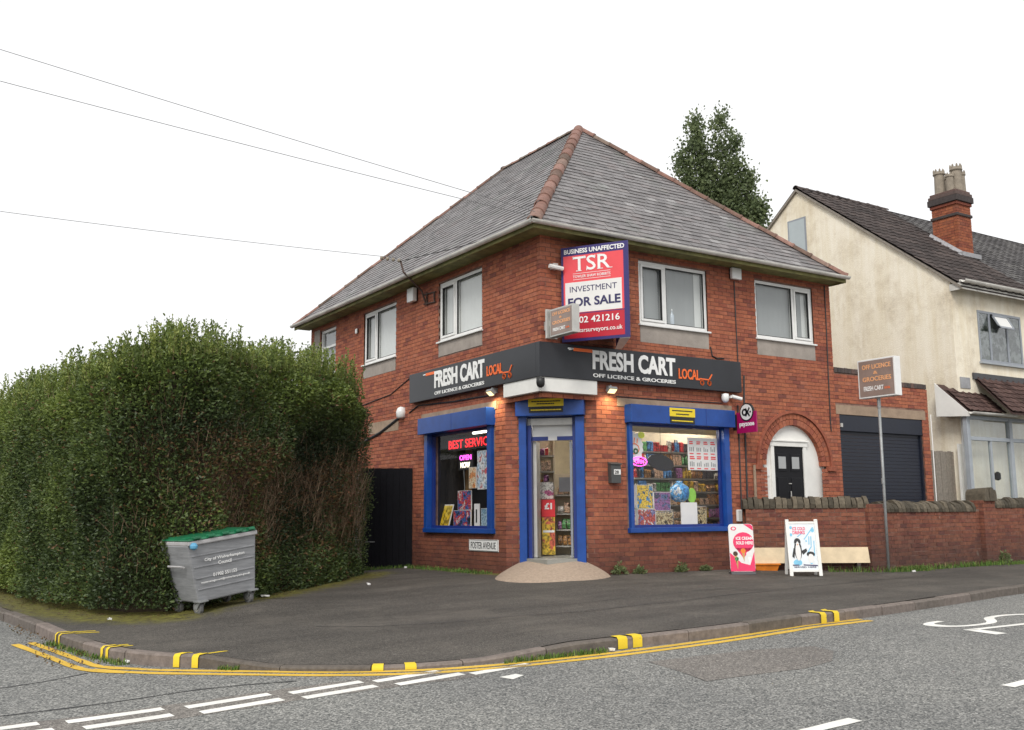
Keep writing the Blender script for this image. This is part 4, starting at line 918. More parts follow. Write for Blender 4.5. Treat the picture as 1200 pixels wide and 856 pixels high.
def shelf_unit(nm, o, X, L, zs, lbl, where, kinds, dep=.3, back=True):
    o = Vector(o); X = Vector(X).normalized(); Nn = Vector((X.y, -X.x, 0)); F = frame(o, X, Nn)
    t = root('shelf_unit', o, lbl, 'shelving')
    for z in zs:
        b = MB(); b.fbox(F, 0, L, z - .03, z, 0, dep); b.build('shelf', M['shelf'], t)
    b = MB()
    for u in (0, L): b.fbox(F, u - .02, u + .02, .27, zs[-1] + .4, 0, .05)
    if back: b.fbox(F, 0, L, .27, zs[-1] + .4, -.02, 0)
    b.build('back_panel', M['shop_wall'] if back else M['shelf'], t)
    names = ['lowest', 'second', 'third', 'fourth', 'fifth', 'sixth', 'seventh', 'top']
    for i, z in enumerate(zs):
        gap = (zs[i + 1] - z - .05) if i + 1 < len(zs) else .36; u = .04
        while u < L - .12:
            gi = random.randrange(len(GOODS)); kd = random.choice(kinds); run = random.randint(1, 3); w = random.uniform(.055, .12); h = min(gap, random.uniform(.12, .24))
            if kd == 'bottle': w = .07; h = min(gap, .24)
            for _ in range(run):
                if u > L - .12: break
                p = F(u + w / 2, z + .001, dep - .02 - random.uniform(0, .03)); sc = (w * .94, .12, h)
                Y = -Nn * 1.0
                mw = Matrix(((X.x * sc[0], Y.x * sc[1], 0, p.x), (X.y * sc[0], Y.y * sc[1], 0, p.y), (0, 0, sc[2], p.z), (0, 0, 0, 1)))
                q = inst({'packet': 'packet', 'carton': 'carton', 'bottle': 'drink_bottle'}[kd], PK[(kd, gi)], mw)
                tag(q, '%s %s on the %s shelf %s' % (GNAMES[gi], kd, names[min(i, 7)], where), kd, 'goods on the shelves ' + where); u += w + .008
shelf_unit('a', (2.9, 1.45, 0), (1, 0, 0), 2.9, [.42, .68, .94, 1.20, 1.46, 1.72, 1.98, 2.24], 'white metal shelving packed with goods seen through the right shop window', 'behind the right window', ['packet', 'carton', 'bottle', 'carton'])
shelf_unit('c', (1.62, 1.95, 0), (.83, -.55, 0), .7, [.45, .75, 1.05, 1.40], 'shelving of crisps just right inside the doorway', 'right inside the doorway', ['packet'])
shelf_unit('d', (1.05, 2.45, 0), (.83, -.55, 0), .75, [.9, 1.55, 1.85, 2.15], 'shelving further back inside the doorway', 'further back in the doorway', ['packet', 'carton'])
INK = [print_mat('comic print', [(.03, .03, .04), (.05, .15, .4), (.6, .05, .05), (.65, .62, .6), (.5, .05, .05)], 16, 1.0), print_mat('toy print', [(.05, .25, .5), (.8, .55, .05), (.02, .1, .2), (.75, .7, .65)], 16, 3.0),
       print_mat('pink toy print', [(.7, .1, .25), (.75, .5, .55), (.35, .04, .1), (.8, .75, .7)], 20, 5.0), print_mat('dark toy print', [(.05, .06, .1), (.3, .12, .3), (.1, .15, .3), (.02, .02, .02)], 18, 7.0),
       print_mat('white toy print', [(.7, .68, .66), (.5, .1, .08), (.2, .2, .4), (.75, .73, .7)], 18, 9.0), print_mat('brown goods print', [(.2, .12, .06), (.6, .5, .3), (.05, .04, .03), (.4, .2, .1)], 26, 11.0)]
def board(name, F, u0, u1, z0, z1, d, mat, lbl, cat, th=.02, edge=None, lean=.0):
    """a printed box / magazine standing up in the window"""
    t = root(name, F((u0 + u1) / 2, z0, d), lbl, cat)
    b = MB(); P = [F(u0, z0, d), F(u1, z0, d), F(u1, z1, d - lean), F(u0, z1, d - lean)]; B = [p - F.n * th for p in P]
    b.hexa(P + B); b.build('body', edge or M['paper'], t)
    b = MB(); i = .006; b.add([F(u0 + i, z0 + i, d + .0015), F(u1 - i, z0 + i, d + .0015), F(u1 - i, z1 - i, d - lean + .0015), F(u0 + i, z1 - i, d - lean + .0015)], [(0, 1, 2, 3)]); b.build('printed_face', mat, t); return t
b = MB(); b.fbox(FR, 1.9, 4.2, .70, .77, -.62, -.13); b.build('window_ledge', M['shelf'], shop)
b = MB(); b.fbox(FL, 1.7, 4.0, .70, .78, -.55, -.13); b.build('window_ledge', M['shelf'], shop)
# right window
t = root('price_poster', FR(3.38, 1.83, -.10), 'white price poster with red headings taped in the upper right of the right shop window', 'poster')
b = MB(); b.fbox(FR, 3.38, 4.13, 1.83, 2.44, -.108, -.102); b.build('poster_sheet', M['paper'], t)
ln = MB(); l2 = MB()
for r in range(2):
    for c in range(4):
        x = 3.42 + c * .18; z = 2.13 - r * .28 + .02
        for q in range(2): ln.fbox(FR, x, x + random.uniform(.08, .13), z + .20 - q * .035, z + .222 - q * .035, -.102, -.099)
        for q in range(3): l2.fbox(FR, x + q * .045, x + q * .045 + .022, z + .03, z + random.uniform(.08, .13), -.102, -.099)
        ln.fbox(FR, x, x + .1, z - .02, z + .0, -.102, -.099)
ln.build('price_text', M['ink_red'], t); l2.build('product_picture', M['galv'], t)
t = root('starburst_sticker', FR(1.98, 2.0, -.12), 'white starburst sticker with a bowl drawing, upper left of the right shop window', 'window sticker')
b = MB(); pts = []
for k in range(28): r = .27 if k % 2 else .24; a = 6.2832 * k / 28; pts.append((2.07 + r * math.cos(a) * .85, 2.22 + r * math.sin(a) * 1.05))
pts = [(max(x, 1.93), z) for x, z in pts]
b.add([FR(x, z, -.10) for x, z in pts] + [FR(x, z, -.104) for x, z in pts], [tuple(range(28)), tuple(range(55, 27, -1))]); b.build('sticker', M['paper'], t)
strokes(FR(1.93, 2.0, -.0985), FR.du * .36, Vector((0, 0, .42)), [ring(.4, .45, .33, .22, 10), [(.2, .7), (.25, .9)], [(.4, .7), (.45, .92)], [(.6, .7), (.62, .88)]], .018).build('bowl_drawing', M['ink_orange'], t)
strokes(FR(1.93, 2.0, -.0975), FR.du * .36, Vector((0, 0, .42)), [ring(.5, .35, .12, .1, 8), [(.1, .5), (.3, .3)]], .03).build('bowl_drawing', GOODS[4], t)
t = root('window_sticker', FR(2.25, 2.52, -.10), 'bright yellow round sticker at the top left of the right shop window', 'window sticker'); b = MB(); b.add([FR(2.25 + .08 * math.cos(a * .5236), 2.44 + .06 * math.sin(a * .5236), -.094) for a in range(12)] + [FR(2.25 + .08 * math.cos(a * .5236), 2.44 + .06 * math.sin(a * .5236), -.1) for a in range(12)], [tuple(range(12)), tuple(range(23, 11, -1))]); b.build('tube', plain('acid yellow', (.75, .8, .05), .4), t)
t = root('open_neon', FR(2.2, 1.95, -.10), 'oval pink neon open sign under the starburst in the right shop window', 'neon sign')
strokes(FR(2.02, 1.88, -.10), FR.du * .34, Vector((0, 0, .16)), [ring(.5, .5, .5, .5, 18)], .016, .01).build('neon_tube', M['led_pink'], t)
lettering(t, 'OPEN', FR(2.09, 1.925, -.10), FR.du * .2, Vector((0, 0, .07)), M['led_pink'], 0.02, .01)
t = root('oval_mirror', FR(2.85, 1.8, -.3), 'dark oval panel hanging in the middle of the right shop window', 'mirror')
b = MB(); e = [(2.80 + .31 * math.cos(a * .2618) , 1.96 + .15 * math.sin(a * .2618) - .12 * math.cos(a * .2618) * .35) for a in range(24)]
b.add([FR(x, z, -.20) for x, z in e] + [FR(x, z, -.23) for x, z in e], [tuple(range(24)), tuple(range(47, 23, -1))] + [(k, (k + 1) % 24, 24 + (k + 1) % 24, 24 + k) for k in range(24)]); b.build('oval_panel', M['dark_panel'], t)
b = MB(); b.tube([FR(2.8, 2.1, -.21), FR(2.8, 3.0, -.21)], .004, 4); b.build('cord', M['cable'], t)
board('white_board', FR, 3.22, 3.62, .775, 1.23, -.16, M['paper'], 'blank white card standing at the bottom middle of the right shop window', 'card')
board('toy_box', FR, 2.28, 2.66, 1.12, 1.55, -.30, INK[1], 'blue and yellow toy box above the white one in the right shop window', 'box', .12)
board('toy_box', FR, 2.24, 2.66, .775, 1.11, -.24, INK[4], 'white printed toy box at the bottom left of the right shop window', 'box', .12)
board('toy_box', FR, 2.70, 3.10, 1.08, 1.42, -.32, INK[3], 'dark purple toy box left of the blue bag in the right shop window', 'box', .12)
board('toy_box', FR, 2.70, 3.12, .775, 1.06, -.28, INK[5], 'brown and yellow box below the purple toy box in the right shop window', 'box', .12)
board('toy_box', FR, 1.97, 2.20, .775, 1.10, -.26, INK[2], 'pink toy box in the left corner of the right shop window', 'box', .12)
board('toy_box', FR, 1.97, 2.22, 1.18, 1.5, -.30, INK[3], 'dark box above the pink one in the left corner of the right shop window', 'box', .1)
board('display_box', FR, 3.72, 4.10, .775, 1.16, -.42, INK[5], 'brown box at the bottom right of the right shop window', 'box', .14)
b = MB(); b.fbox(FR, 1.95, 3.2, 1.06, 1.075, -.44, -.20); b.fbox(FR, 1.95, 2.7, 1.155, 1.17, -.44, -.2); b.build('display_shelf', M['shop_glass'], shop)
t = root('toy_bag', FR(3.3, 1.25, -.25), 'round blue patterned bag on top of the white card in the right shop window', 'bag')
b = MB(); b.lathe(FR(3.30, 1.24, -.28), [(.08, 0), (.16, .06), (.185, .16), (.17, .27), (.08, .34), (.05, .36), (.07, .39)], 16); b.build('bag', print_mat('blue bag print', [(.04, .22, .55), (.1, .35, .65), (.6, .62, .62), (.03, .15, .4)], 14, 2.2), t, smooth=True)
t = root('green_hat', FR(3.6, 1.2, -.25), 'bright green round thing leaning beside the blue bag', 'toy')
b = MB(); b.add([FR(3.55 + .10 * math.cos(a * .5236) + .05 * math.sin(a * .5236), 1.36 + .13 * math.sin(a * .5236) - .06 * math.cos(a * .5236), -.22) for a in range(12)] + [FR(3.56 + .07 * math.cos(a * .5236), 1.36 + .09 * math.sin(a * .5236), -.29) for a in range(12)], [tuple(range(12)), tuple(range(23, 11, -1))] + [(k, (k + 1) % 12, 12 + (k + 1) % 12, 12 + k) for k in range(12)]); b.build('disc', plain('lime plastic', (.25, .55, .06), .4), t)
# left window
b = MB(); b.fbox(FL, 1.5, 3.55, .78, 2.36, -.75, -.72); b.fbox(FL, 3.95, 4.1, .3, 3.0, -.9, -.2); b.build('window_partition', M['dark_panel'], shop)
b = MB(); b.fbox(FL, 3.56, 4.4, .3, 3.0, -.95, -.80); b.fbox(FL, 1.5, 3.55, 2.365, 2.98, -.75, -.72); b.build('timber_lining', M['wood'], shop)
t = root('led_sign', FL(3.36, 2.3, -.12), 'red scrolling LED sign reading best service in the top of the left shop window', 'led sign')
b = MB(); b.fbox(FL, 1.82, 3.56, 2.28, 2.52, -.20, -.16); b.build('led_case', M['ink_black'], t)
lettering(t, 'BEST SERVICE', FL(3.50, 2.315, -.158), LD * 1.62, Vector((0, 0, .17)), M['led_red'], 0.015, .004)
t = root('led_sign', FL(2.8, 1.95, -.3), 'small pink and yellow lit open sign in the left shop window', 'led sign')
b = MB(); b.fbox(FL, 2.76, 3.30, 1.90, 2.22, -.30, -.27); b.build('led_case', M['ink_black'], t)
lettering(t, 'OPEN', FL(3.26, 2.09, -.268), LD * .45, Vector((0, 0, .10)), M['led_pink'], 0.02, .004)
lettering(t, 'NOW', FL(3.22, 1.94, -.268), LD * .36, Vector((0, 0, .11)), M['led_white'], 0.02, .004)
def lboard(n, u0, u1, z0, z1, d, m, l, c, lean=0.0): return board(n, FLs, -u0, -u1, z0, z1, d, m, l, c, .02, None, lean)
lboard('poster', 2.34, 1.98, 1.50, 2.22, -.12, print_mat('ice poster print', [(.6, .1, .12), (.7, .7, .7), (.45, .6, .75), (.7, .68, .66), (.03, .03, .05)], 12, 4), 'tall white blue and red poster at the right edge of the left shop window', 'poster')
lboard('card', 2.72, 2.46, 1.53, 1.93, -.16, print_mat('orange card print', [(.75, .6, .4), (.75, .3, .1), (.8, .75, .6)], 18, 6), 'small orange and cream card left of the tall poster in the left shop window', 'card')
lboard('magazine', 3.36, 2.84, 1.13, 1.50, -.28, INK[0], 'red and blue comic poster standing behind the lower one in the left shop window', 'poster')
lboard('magazine', 3.42, 2.76, .79, 1.12, -.22, INK[0], 'red and grey comic cover lying lower in the left shop window', 'poster')
t = lboard('book', 3.97, 3.60, .79, 1.24, -.20, print_mat('yellow cover', [(.75, .5, .03), (.8, .6, .1), (.7, .62, .4)], 6, 8), 'yellow book leaning in the left corner of the left shop window', 'book', .12)
lboard('box', 2.66, 2.48, .79, 1.24, -.24, M['paper'], 'white narrow gadget box with a black picture in the left shop window', 'box')
strokes(FL(2.61, .9, -.237), LD * .08, Vector((0, 0, .22)), [[(.5, 0), (.5, 1)]], .045).build('gadget_picture', M['ink_black'], [o for o in COL.objects if o.get('label', '').startswith('white narrow gadget')][0])
lboard('box', 2.44, 2.10, .79, 1.15, -.26, print_mat('blue box', [(.35, .5, .6), (.2, .35, .45), (.6, .65, .6)], 14, 10), 'pale blue box in the right corner of the left shop window', 'box')
b = MB(); b.tube([FL(3.12, 1.9, -.28), FL(3.12, 1.55, -.3), FL(3.14, 1.5, -.3)], .006, 5); tag(b.build('cable', M['galv']), 'thin white lead hanging from the small lit open sign', 'cable')
# doorway display: £1 crisps stand
F1 = frame((1.08, 1.62, 0), (.83, -.55, 0), (-.55, -.83, 0))
t = root('crisp_stand', (1.15, 1.5, .27), 'red white and yellow cardboard stand marked one pound inside the doorway', 'display stand')
b = MB(); b.fbox(F1, 0, .24, .30, .98, 0, .16); b.build('stand_body', print_mat('yellow crisp print', [(.7, .15, .08), (.8, .5, .04), (.85, .6, .06), (.75, .7, .6)], 10, 3.3), t)
b = MB(); b.fbox(F1, -.005, .245, .985, 1.30, 0, .17); b.build('price_header', M['ink_red'], t)
lettering(t, '£1', F1(.05, 1.12, .17), F1.du * .14, Vector((0, 0, .12)), M['ink_white'], 0.05)
b = MB(); b.fbox(F1, .02, .23, .70, .74, .16, .163); b.build('header_text', M['ink_white'], t)
b = MB(); b.fbox(F1, -.20, .22, 1.31, 1.62, -.05, .12); b.build('top_poster', print_mat('white crisp print', [(.75, .72, .68), (.78, .75, .7), (.5, .1, .25), (.8, .5, .1)], 14, 5.3), t)
b = MB(); b.fbox(F1, -.30, -.02, .30, 1.25, -.06, .02); b.build('drinks_rack', print_mat('purple drinks print', [(.03, .03, .04), (.03, .03, .04), (.25, .03, .2), (.1, .3, .15)], 14, 7.3), t)
b = MB(); b.fbox(F1, .34, .6, 1.45, 1.72, -.25, -.2); tag(b.build('fridge_panel', M['frame_grey']), 'grey green glazed counter panel inside the doorway', 'counter')

# ------------------------------------------------------------ things fixed to the shop
# estate agent board
n0 = Vector((.40, -.06, 0)); n1 = Vector((1.05, -1.10, 0)); du = (n1 - n0).normalized(); W = (n1 - n0).length
nn = Vector((du.y, -du.x, 0)); FT = frame(n0, du, nn)
t = root('agent_board', (1.0, -.5, 3.97), 'red white and navy estate agent board marked investment for sale on the shop corner', 'sale board')
z0, z1 = 3.965, 5.635
b = MB(); b.fbox(FT, 0, W, z0, z1, -.03, 0); b.build('board', M['tsr_navy'], t)
n2 = Vector((1.62, -.06, 0)); d2 = (n2 - n1).normalized(); F2 = frame(n1, d2, (-d2.y * -1, d2.x * -1, 0))
b = MB(); b.fbox(F2, .01, (n2 - n1).length, z0, z1, -.03, 0); b.build('board', M['tsr_navy'], t)
FTz = lambda fu, fz, d=.002: FT(fu * W, z0 + fz * (z1 - z0), d)
def panel(u0, u1, a, c, m, d, nm='print_panel'):
    b = MB(); b.hexa([FTz(u0, a, d), FTz(u1, a, d), FTz(u1, c, d), FTz(u0, c, d), FTz(u0, a, 0.0005), FTz(u1, a, 0.0005), FTz(u1, c, 0.0005), FTz(u0, c, 0.0005)]); b.build(nm, m, t)
panel(.035, .93, .295, .905, M['tsr_red'], .003); panel(.035, .93, .03, .285, M['tsr_crimson'], .003); panel(.06, .90, .30, .62, M['paper'], .005)
VZ = Vector((0, 0, z1 - z0))
def tl(s, u0, u1, a, c, m, bold=.02): lettering(t, s, FTz(u0, a, .006), FT.du * W * (u1 - u0), VZ * (c - a), m, bold, .003)
tl('BUSINESS UNAFFECTED', .05, .95, .925, .975, M['ink_white'], .03); tl('TSR', .18, .74, .735, .89, M['ink_white'], .01)
strokes(FTz(.18, .735, .006), FT.du * W * .56, VZ * .155, [[(.09, .015), (.23, .015)], [(.01, .84), (.01, 1)], [(.31, .84), (.31, 1)], [(.375, 0), (.375, .16)], [(.60, .84), (.60, .99)], [(.66, .015), (.80, .015)], [(.66, .985), (.74, .985)], [(.95, .015), (1.05, .015)]], .012, .003).build('lettering', M['ink_white'], t)
tl('TOWLER SHAW ROBERTS', .18, .74, .663, .692, M['ink_white'], .01); tl('INVESTMENT', .13, .83, .515, .575, M['ink_navy'], .0); tl('FOR SALE', .10, .88, .36, .455, M['ink_navy'], .03)
tl('01902 421216', .05, .86, .185, .255, M['ink_white'], .015); tl('www.tsrsurveyors.co.uk', .06, .90, .075, .135, M['ink_white'], .01)
for a in (.645, .708): panel(.18, .74, a, a + .004, M['ink_white'], .006, 'rule')
b = MB(); b.hexa([FT(W * .80, z0 - .14, -.3), FT(W * .80, z0 - .13, -.3), FT(W, z0 + .0, -.01), FT(W, z0 - .01, -.01), FT(W * .70, z0 - .14, -.3), FT(W * .70, z0 - .13, -.3), FT(W * .85, z0, -.01), FT(W * .85, z0 - .01, -.01)]); b.build('corner_bracket', M['alu'], t)
# small lit box sign on the corner
def lightbox(F, u0, u1, z0, z1, th, lbl, lines, loc, plate=True):
    t = root('lightbox_sign', loc, lbl, 'box sign')
    b = MB(); b.fbox(F, u0, u1, z0, z1, -th, 0); b.build('case', M['alu'] if plate else M['upvc'], t, bevel=.008)
    for dd, s in ((.004, 1), (-th - .004, -1)):
        b = MB(); e = .03; b.fbox(F, u0 + e, u1 - e, z0 + e, z1 - e, min(dd, dd - s * .01), max(dd, dd - s * .01)); b.build('face', M['lightbox'], t)
    w = u1 - u0; h = z1 - z0
    for s, a, c, x0, x1, m in lines: lettering(t, s, F(u0 + w * x0, z0 + h * a, .005), F.du * w * (x1 - x0), Vector((0, 0, h * (c - a))), m, .02, .003)
    return t
LL = [('OFF LICENCE', .74, .86, .13, .9, M['ink_cream']), ('&', .60, .68, .43, .55, M['ink_cream']), ('GROCERIES', .42, .54, .13, .9, M['ink_cream']), ('FRESH CART', .18, .30, .15, .68, M['ink_white']), ('LOCAL', .19, .25, .71, .86, M['ink_orange'])]
FS = frame((.042, 0, 0), (0, -1, 0), (-1, 0, 0))
lb = lightbox(FS, .20, .86, 3.995, 4.475, .14, 'small weathered box sign overlapping the agent board on the shop corner', LL, FS(.2, 4.0))
b = MB(); b.box(.0, .22, -.17, -.13, 3.99, 4.49); b.box(.06, .16, -.13, -.002, 4.15, 4.3); b.box(.06, .16, -.20, -.17, 4.2, 4.3); b.build('wall_bracket', M['alu'], lb)
# projecting payment sign
FP = frame((4.504, 0, 0), (0, -1, 0), (-1, 0, 0))
t = root('hanging_sign', FP(.05, 2.54), 'magenta payzone hanging sign with round white badge on the wall by the downpipe', 'hanging sign')
b = MB(); b.fbox(FP, .07, .58, 2.54, 2.94, -.03, 0); b.build('sign_panel', M['magenta'], t)
def disc(F, u, z, r, d0, d1, m, nm, par, n=24):
    b = MB(); P = [(u + r * math.cos(6.28318 * k / n), z + r * math.sin(6.28318 * k / n)) for k in range(n)]
    b.add([F(x, y, d1) for x, y in P] + [F(x, y, d0) for x, y in P], [tuple(range(n)), tuple(range(2 * n - 1, n - 1, -1))] + [(k, (k + 1) % n, n + (k + 1) % n, n + k) for k in range(n)]); return b.build(nm, m, par)
disc(FP, .345, 2.93, .175, -.035, .006, M['ink_black'], 'badge_rim', t); disc(FP, .345, 2.93, .15, -.04, .011, M['paper'], 'badge', t)
strokes(FP(.235, 2.84, .0115), FP.du * .2, Vector((0, 0, .18)), [ring(.32, .5, .25, .3, 12), [(.95, .9), (.5, .1)], [(.5, .85), (.95, .08)], [(1.02, .5), (1.12, .5)]], .032).build('badge_emblem', M['ink_black'], t)
lettering(t, 'payzone', FP(.15, 2.64, .001), FP.du * .38, Vector((0, 0, .09)), M['ink_white'], .03)
b = MB(); b.box(4.48, 4.50, -.09, -.001, 2.6, 2.9); b.build('wall_bracket', M['ink_black'], t)
# street name plate
t = root('street_name_plate', FL(2.44, .38), 'white street name plate reading foster avenue under the left shop window', 'street sign')
FLp = frame((-.0, 0, 0), (0, -1, 0), (-1, 0, 0))
b = MB(); b.fbox(FLp, -2.43, -1.40, .375, .585, .002, .016); b.build('plate', M['ink_white'], t, bevel=.004)
strokes(FLp(-2.43, .375, .0165), LD * 1.03, Vector((0, 0, .21)), [[(.012, .05), (.988, .05), (.988, .95), (.012, .95), (.012, .05)]], .008, .001).build('border', M['ink_black'], t)
lettering(t, 'FOSTER AVENUE', FLp(-2.35, .42, .0165), LD * .87, Vector((0, 0, .12)), M['ink_black'], .0, .003)
# letter box by the door
t = root('wall_letter_box', FR(1.38, 1.57), 'dark grey letter box with a white sticker on the wall right of the door', 'letter box')
b = MB(); b.fbox(FR, 1.385, 1.60, 1.56, 1.88, .002, .10); b.add([FR(1.375, 1.88, .002), FR(1.61, 1.88, .002), FR(1.61, 1.88, .12), FR(1.375, 1.88, .12), FR(1.375, 1.935, .002), FR(1.61, 1.935, .002), FR(1.61, 1.90, .12), FR(1.375, 1.90, .12)], [(0, 1, 2, 3), (4, 5, 6, 7), (0, 1, 5, 4), (1, 2, 6, 5), (2, 3, 7, 6), (3, 0, 4, 7)]); b.build('box', plain('gunmetal', (.06, .062, .062), .45), t, bevel=.006)
b = MB(); b.fbox(FR, 1.44, 1.59, 1.71, 1.80, .10, .104); b.build('sticker', M['paper'], t); lettering(t, '28', FR(1.455, 1.722, .104), FR.du * .09, Vector((0, 0, .06)), M['ink_black'], .03, .002)
# flood lamps
def flood(F, u, z, lbl):
    t = root('flood_lamp', F(u, z), lbl, 'flood lamp', 'flood lamps under the fascia')
    b = MB(); b.hexa([F(u - .09, z - .05, .12), F(u + .09, z - .05, .12), F(u + .09, z + .02, .20), F(u - .09, z + .02, .20), F(u - .09, z - .0, .08), F(u + .09, z, .08), F(u + .09, z + .06, .17), F(u - .09, z + .06, .17)]); b.fbox(F, u - .015, u + .015, z, z + .09, .002, .12); b.build('lamp_case', M['galv'], t)
    b = MB(); b.add([F(u - .08, z - .056, .118), F(u + .08, z - .056, .118), F(u + .08, z + .008, .196), F(u - .08, z + .008, .196)], [(0, 1, 2, 3)]); b.build('lens', M['flood'], t)
    ld = bpy.data.lights.new('flood_light', 'SPOT'); ld.energy = 22; ld.color = (1, .78, .42); ld.spot_size = math.radians(150); ld.spot_blend = .8; ld.shadow_soft_size = .06
    lo = bpy.data.objects.new('flood_light', ld); COL.objects.link(lo); lo.location = F(u, z - .06, .17); lo.rotation_euler = (Vector((0, 0, 1)) + F.n * .25).to_track_quat('Z', 'Y').to_euler(); adopt(lo, t)
flood(FR, 1.40, 3.19, 'lit flood lamp right of the doorway under the fascia'); flood(FL, 1.42, 3.22, 'lit flood lamp left of the doorway under the fascia')
# cameras
def dome(F, u, z, lbl, m):
    t = root('security_camera', F(u, z), lbl, 'security camera', 'security cameras on the shop')
    b = MB(); b.lathe(F(u, z, .08), [(.02, .10), (.07, .09), (.075, .02), (.07, -.02), (.055, -.055), (.025, -.075)], 14); b.build('camera_dome', m, t, smooth=True)
    b = MB(); b.fbox(F, u - .03, u + .03, z + .04, z + .09, .001, .08); b.build('bracket', m, t)
dome(FR, 4.22, 3.20, 'white dome camera under the right end of the fascia', M['upvc'])
dome(frame((-.10, -.10, 0), (Q, -Q, 0), (-Q, -Q, 0)), 0.02, 3.21, 'black dome camera on the white corner board above the door', M['ink_black'])
t = root('security_camera', FR(4.5, 3.2), 'white bullet camera beside the dome camera under the right end of the fascia', 'security camera', 'security cameras on the shop')
b = MB(); b.tube([FR(4.38, 3.25, .10), FR(4.56, 3.20, .18)], .035, 10); b.build('camera_body', M['upvc'], t); b = MB(); b.fbox(FR, 4.36, 4.41, 3.22, 3.27, .001, .09); b.build('bracket', M['upvc'], t)
# alarm boxes, siren, lamp
def alarm(F, u0, u1, z0, z1, d, lbl, side):
    t = root('alarm_box', F(u0, z0), lbl, 'alarm box'); b = MB(); b.fbox(F, u0, u1, z0, z1, .03, d); b.build('cover', M['upvc'], t, bevel=.015); b = MB(); b.fbox(F, u0 + .01, u1 - .01, z0 + .01, z1 - .01, .001, .029); b.build('back_plate', M['ink_black'], t)
alarm(FR, 4.53, 4.79, 5.60, 5.83, .10, 'white alarm box between the two right upper windows', 1)
alarm(FL, 4.55, 4.83, 5.50, 5.80, .13, 'white alarm box between the two left upper windows', 1)
t = root('siren', FL(5.2, 3.08), 'white rounded alarm siren on the left wall by the gate', 'siren'); b = MB(); b.lathe(FL(5.20, 3.07, .05), [(.06, 0), (.10, .03), (.11, .14), (.08, .22), (.03, .25)], 12); b.build('siren_cover', M['upvc'], t, smooth=True); b = MB(); b.fbox(FL, 5.12, 5.28, 3.09, 3.3, .001, .05); b.build('back_plate', M['upvc'], t)
alarm(FL, 7.55, 7.65, 5.28, 5.40, .06, 'small white sensor box left of the second upper window on the left wall', 1)
t = root('wall_lamp', FR(.5, 5.25), 'small white bulkhead lamp on the wall left of the agent board', 'wall lamp'); b = MB(); b.tube([FR(.12, 5.28, .10), FR(.38, 5.25, .14)], .04, 8); b.build('lamp_body', M['upvc'], t); b = MB(); b.fbox(FR, .2, .3, 5.24, 5.34, .001, .11); b.build('bracket', M['alu'], t)
# electric service bracket, overhead wires
t = root('service_bracket', FL(4.0, 5.3), 'rusty steel bracket carrying the overhead wire at the left eave', 'wire bracket')
b = MB(); b.tube([FL(4.15, 5.35, .02), FL(4.12, 5.62, .14), FL(4.05, 5.95, .60), FL(4.1, 6.18, .64)], .02, 6); b.tube([FL(3.75, 5.34, .02), FL(4.25, 5.38, .02)], .018, 5); b.tube([FL(3.75, 5.55, .02), FL(4.25, 5.58, .02)], .018, 5); b.tube([FL(3.80, 5.34, .02), FL(3.80, 5.55, .02)], .018, 5); b.tube([FL(4.12, 5.34, .02), FL(4.12, 5.60, .02)], .018, 5); b.build('bracket_arm', plain('rust', (.08, .05, .04), .8), t)
b = MB()
for k in range(4): b.lathe(Vector(FL(4.1, 6.16, .68 + k * .13)), [(.02, 0), (.035, .02), (.035, .05), (.02, .07)], 8)
b.build('insulator', M['pot'], t)
def wire(a, c, sag, lbl, r=.0055):
    a, c = Vector(a), Vector(c); P = [a.lerp(c, k / 40) - Vector((0, 0, sag * 4 * (k / 40) * (1 - k / 40))) for k in range(41)]
    b = MB(); b.tube(P, r, 5); tag(b.build('overhead_wire', M['wire']), lbl, 'wire', 'overhead wires')
def ext(px, py, dist):
    d = (CR * ((px - 600) / 1173.88) + CU * (-(py - 428) / 1173.88) + CF); return CAM + d * dist
WA = Vector((-22.6, -1.6, 8.9)); 
wire((-28, 8.6, 13.5), (-.30, -.32, 6.12), .25, 'uppermost overhead wire crossing the sky to the shop roof corner')
wire((-28, 8.6, 12.1), (-.46, -.46, 5.98), .28, 'second overhead wire just under the uppermost one')
wire((-28, 8.6, 8.1), (-.69, 4.12, 6.25), .45, 'lowest overhead wire running to the bracket at the left eave')
b = MB(); b.tube([FL(4.1, 6.18, .66), FL(2.4, 6.05, .5), FL(.6, 5.9, .45)], .008, 4); tag(b.build('eave_cable', M['cable']), 'slack cable from the eave bracket along the gutter to the corner', 'cable')
# surface cables on walls
def surf(F, P, r, lbl, m='cable'):
    b = MB(); b.tube([F(u, z, d if len(q) > 2 else .012) for q in P for u, z, d in [(*q, .012)[:3]]], r, 5); tag(b.build('wall_cable', M[m]), lbl, 'cable')
surf(FR, [(4.66, 5.58), (4.66, 4.9), (4.67, 4.2), (4.68, 3.5)], .012, 'thin cable running down from the right alarm box')
surf(FR, [(7.34, 5.80), (7.33, 4.8), (7.31, 3.8), (7.30, 2.9), (7.31, 2.7)], .013, 'thin black cable down the right end of the right wall')
surf(FR, [(4.82, 3.70), (4.80, 3.3), (4.79, 2.9), (4.78, 2.0), (4.77, 1.0)], .02, 'black pipe down the wall behind the hanging sign')
surf(FR, [(4.62, 3.1), (4.61, 2.0), (4.60, .1)], .016, 'thin black pipe left of the hanging sign reaching the ground')
surf(FL, [(4.9, 3.17), (4.5, 3.28), (3.0, 3.22), (1.6, 3.2)], .014, 'black cable from the siren along under the left fascia')
surf(FL, [(9.3, 2.5), (7.6, 2.62), (6.3, 2.85), (5.3, 3.12)], .03, 'thick dark cable sloping up the left wall to the siren')
surf(FL, [(8.4, 3.5), (7.1, 3.56), (5.8, 3.65), (4.9, 3.9)], .01, 'thin drooping cable below the second upper left window')
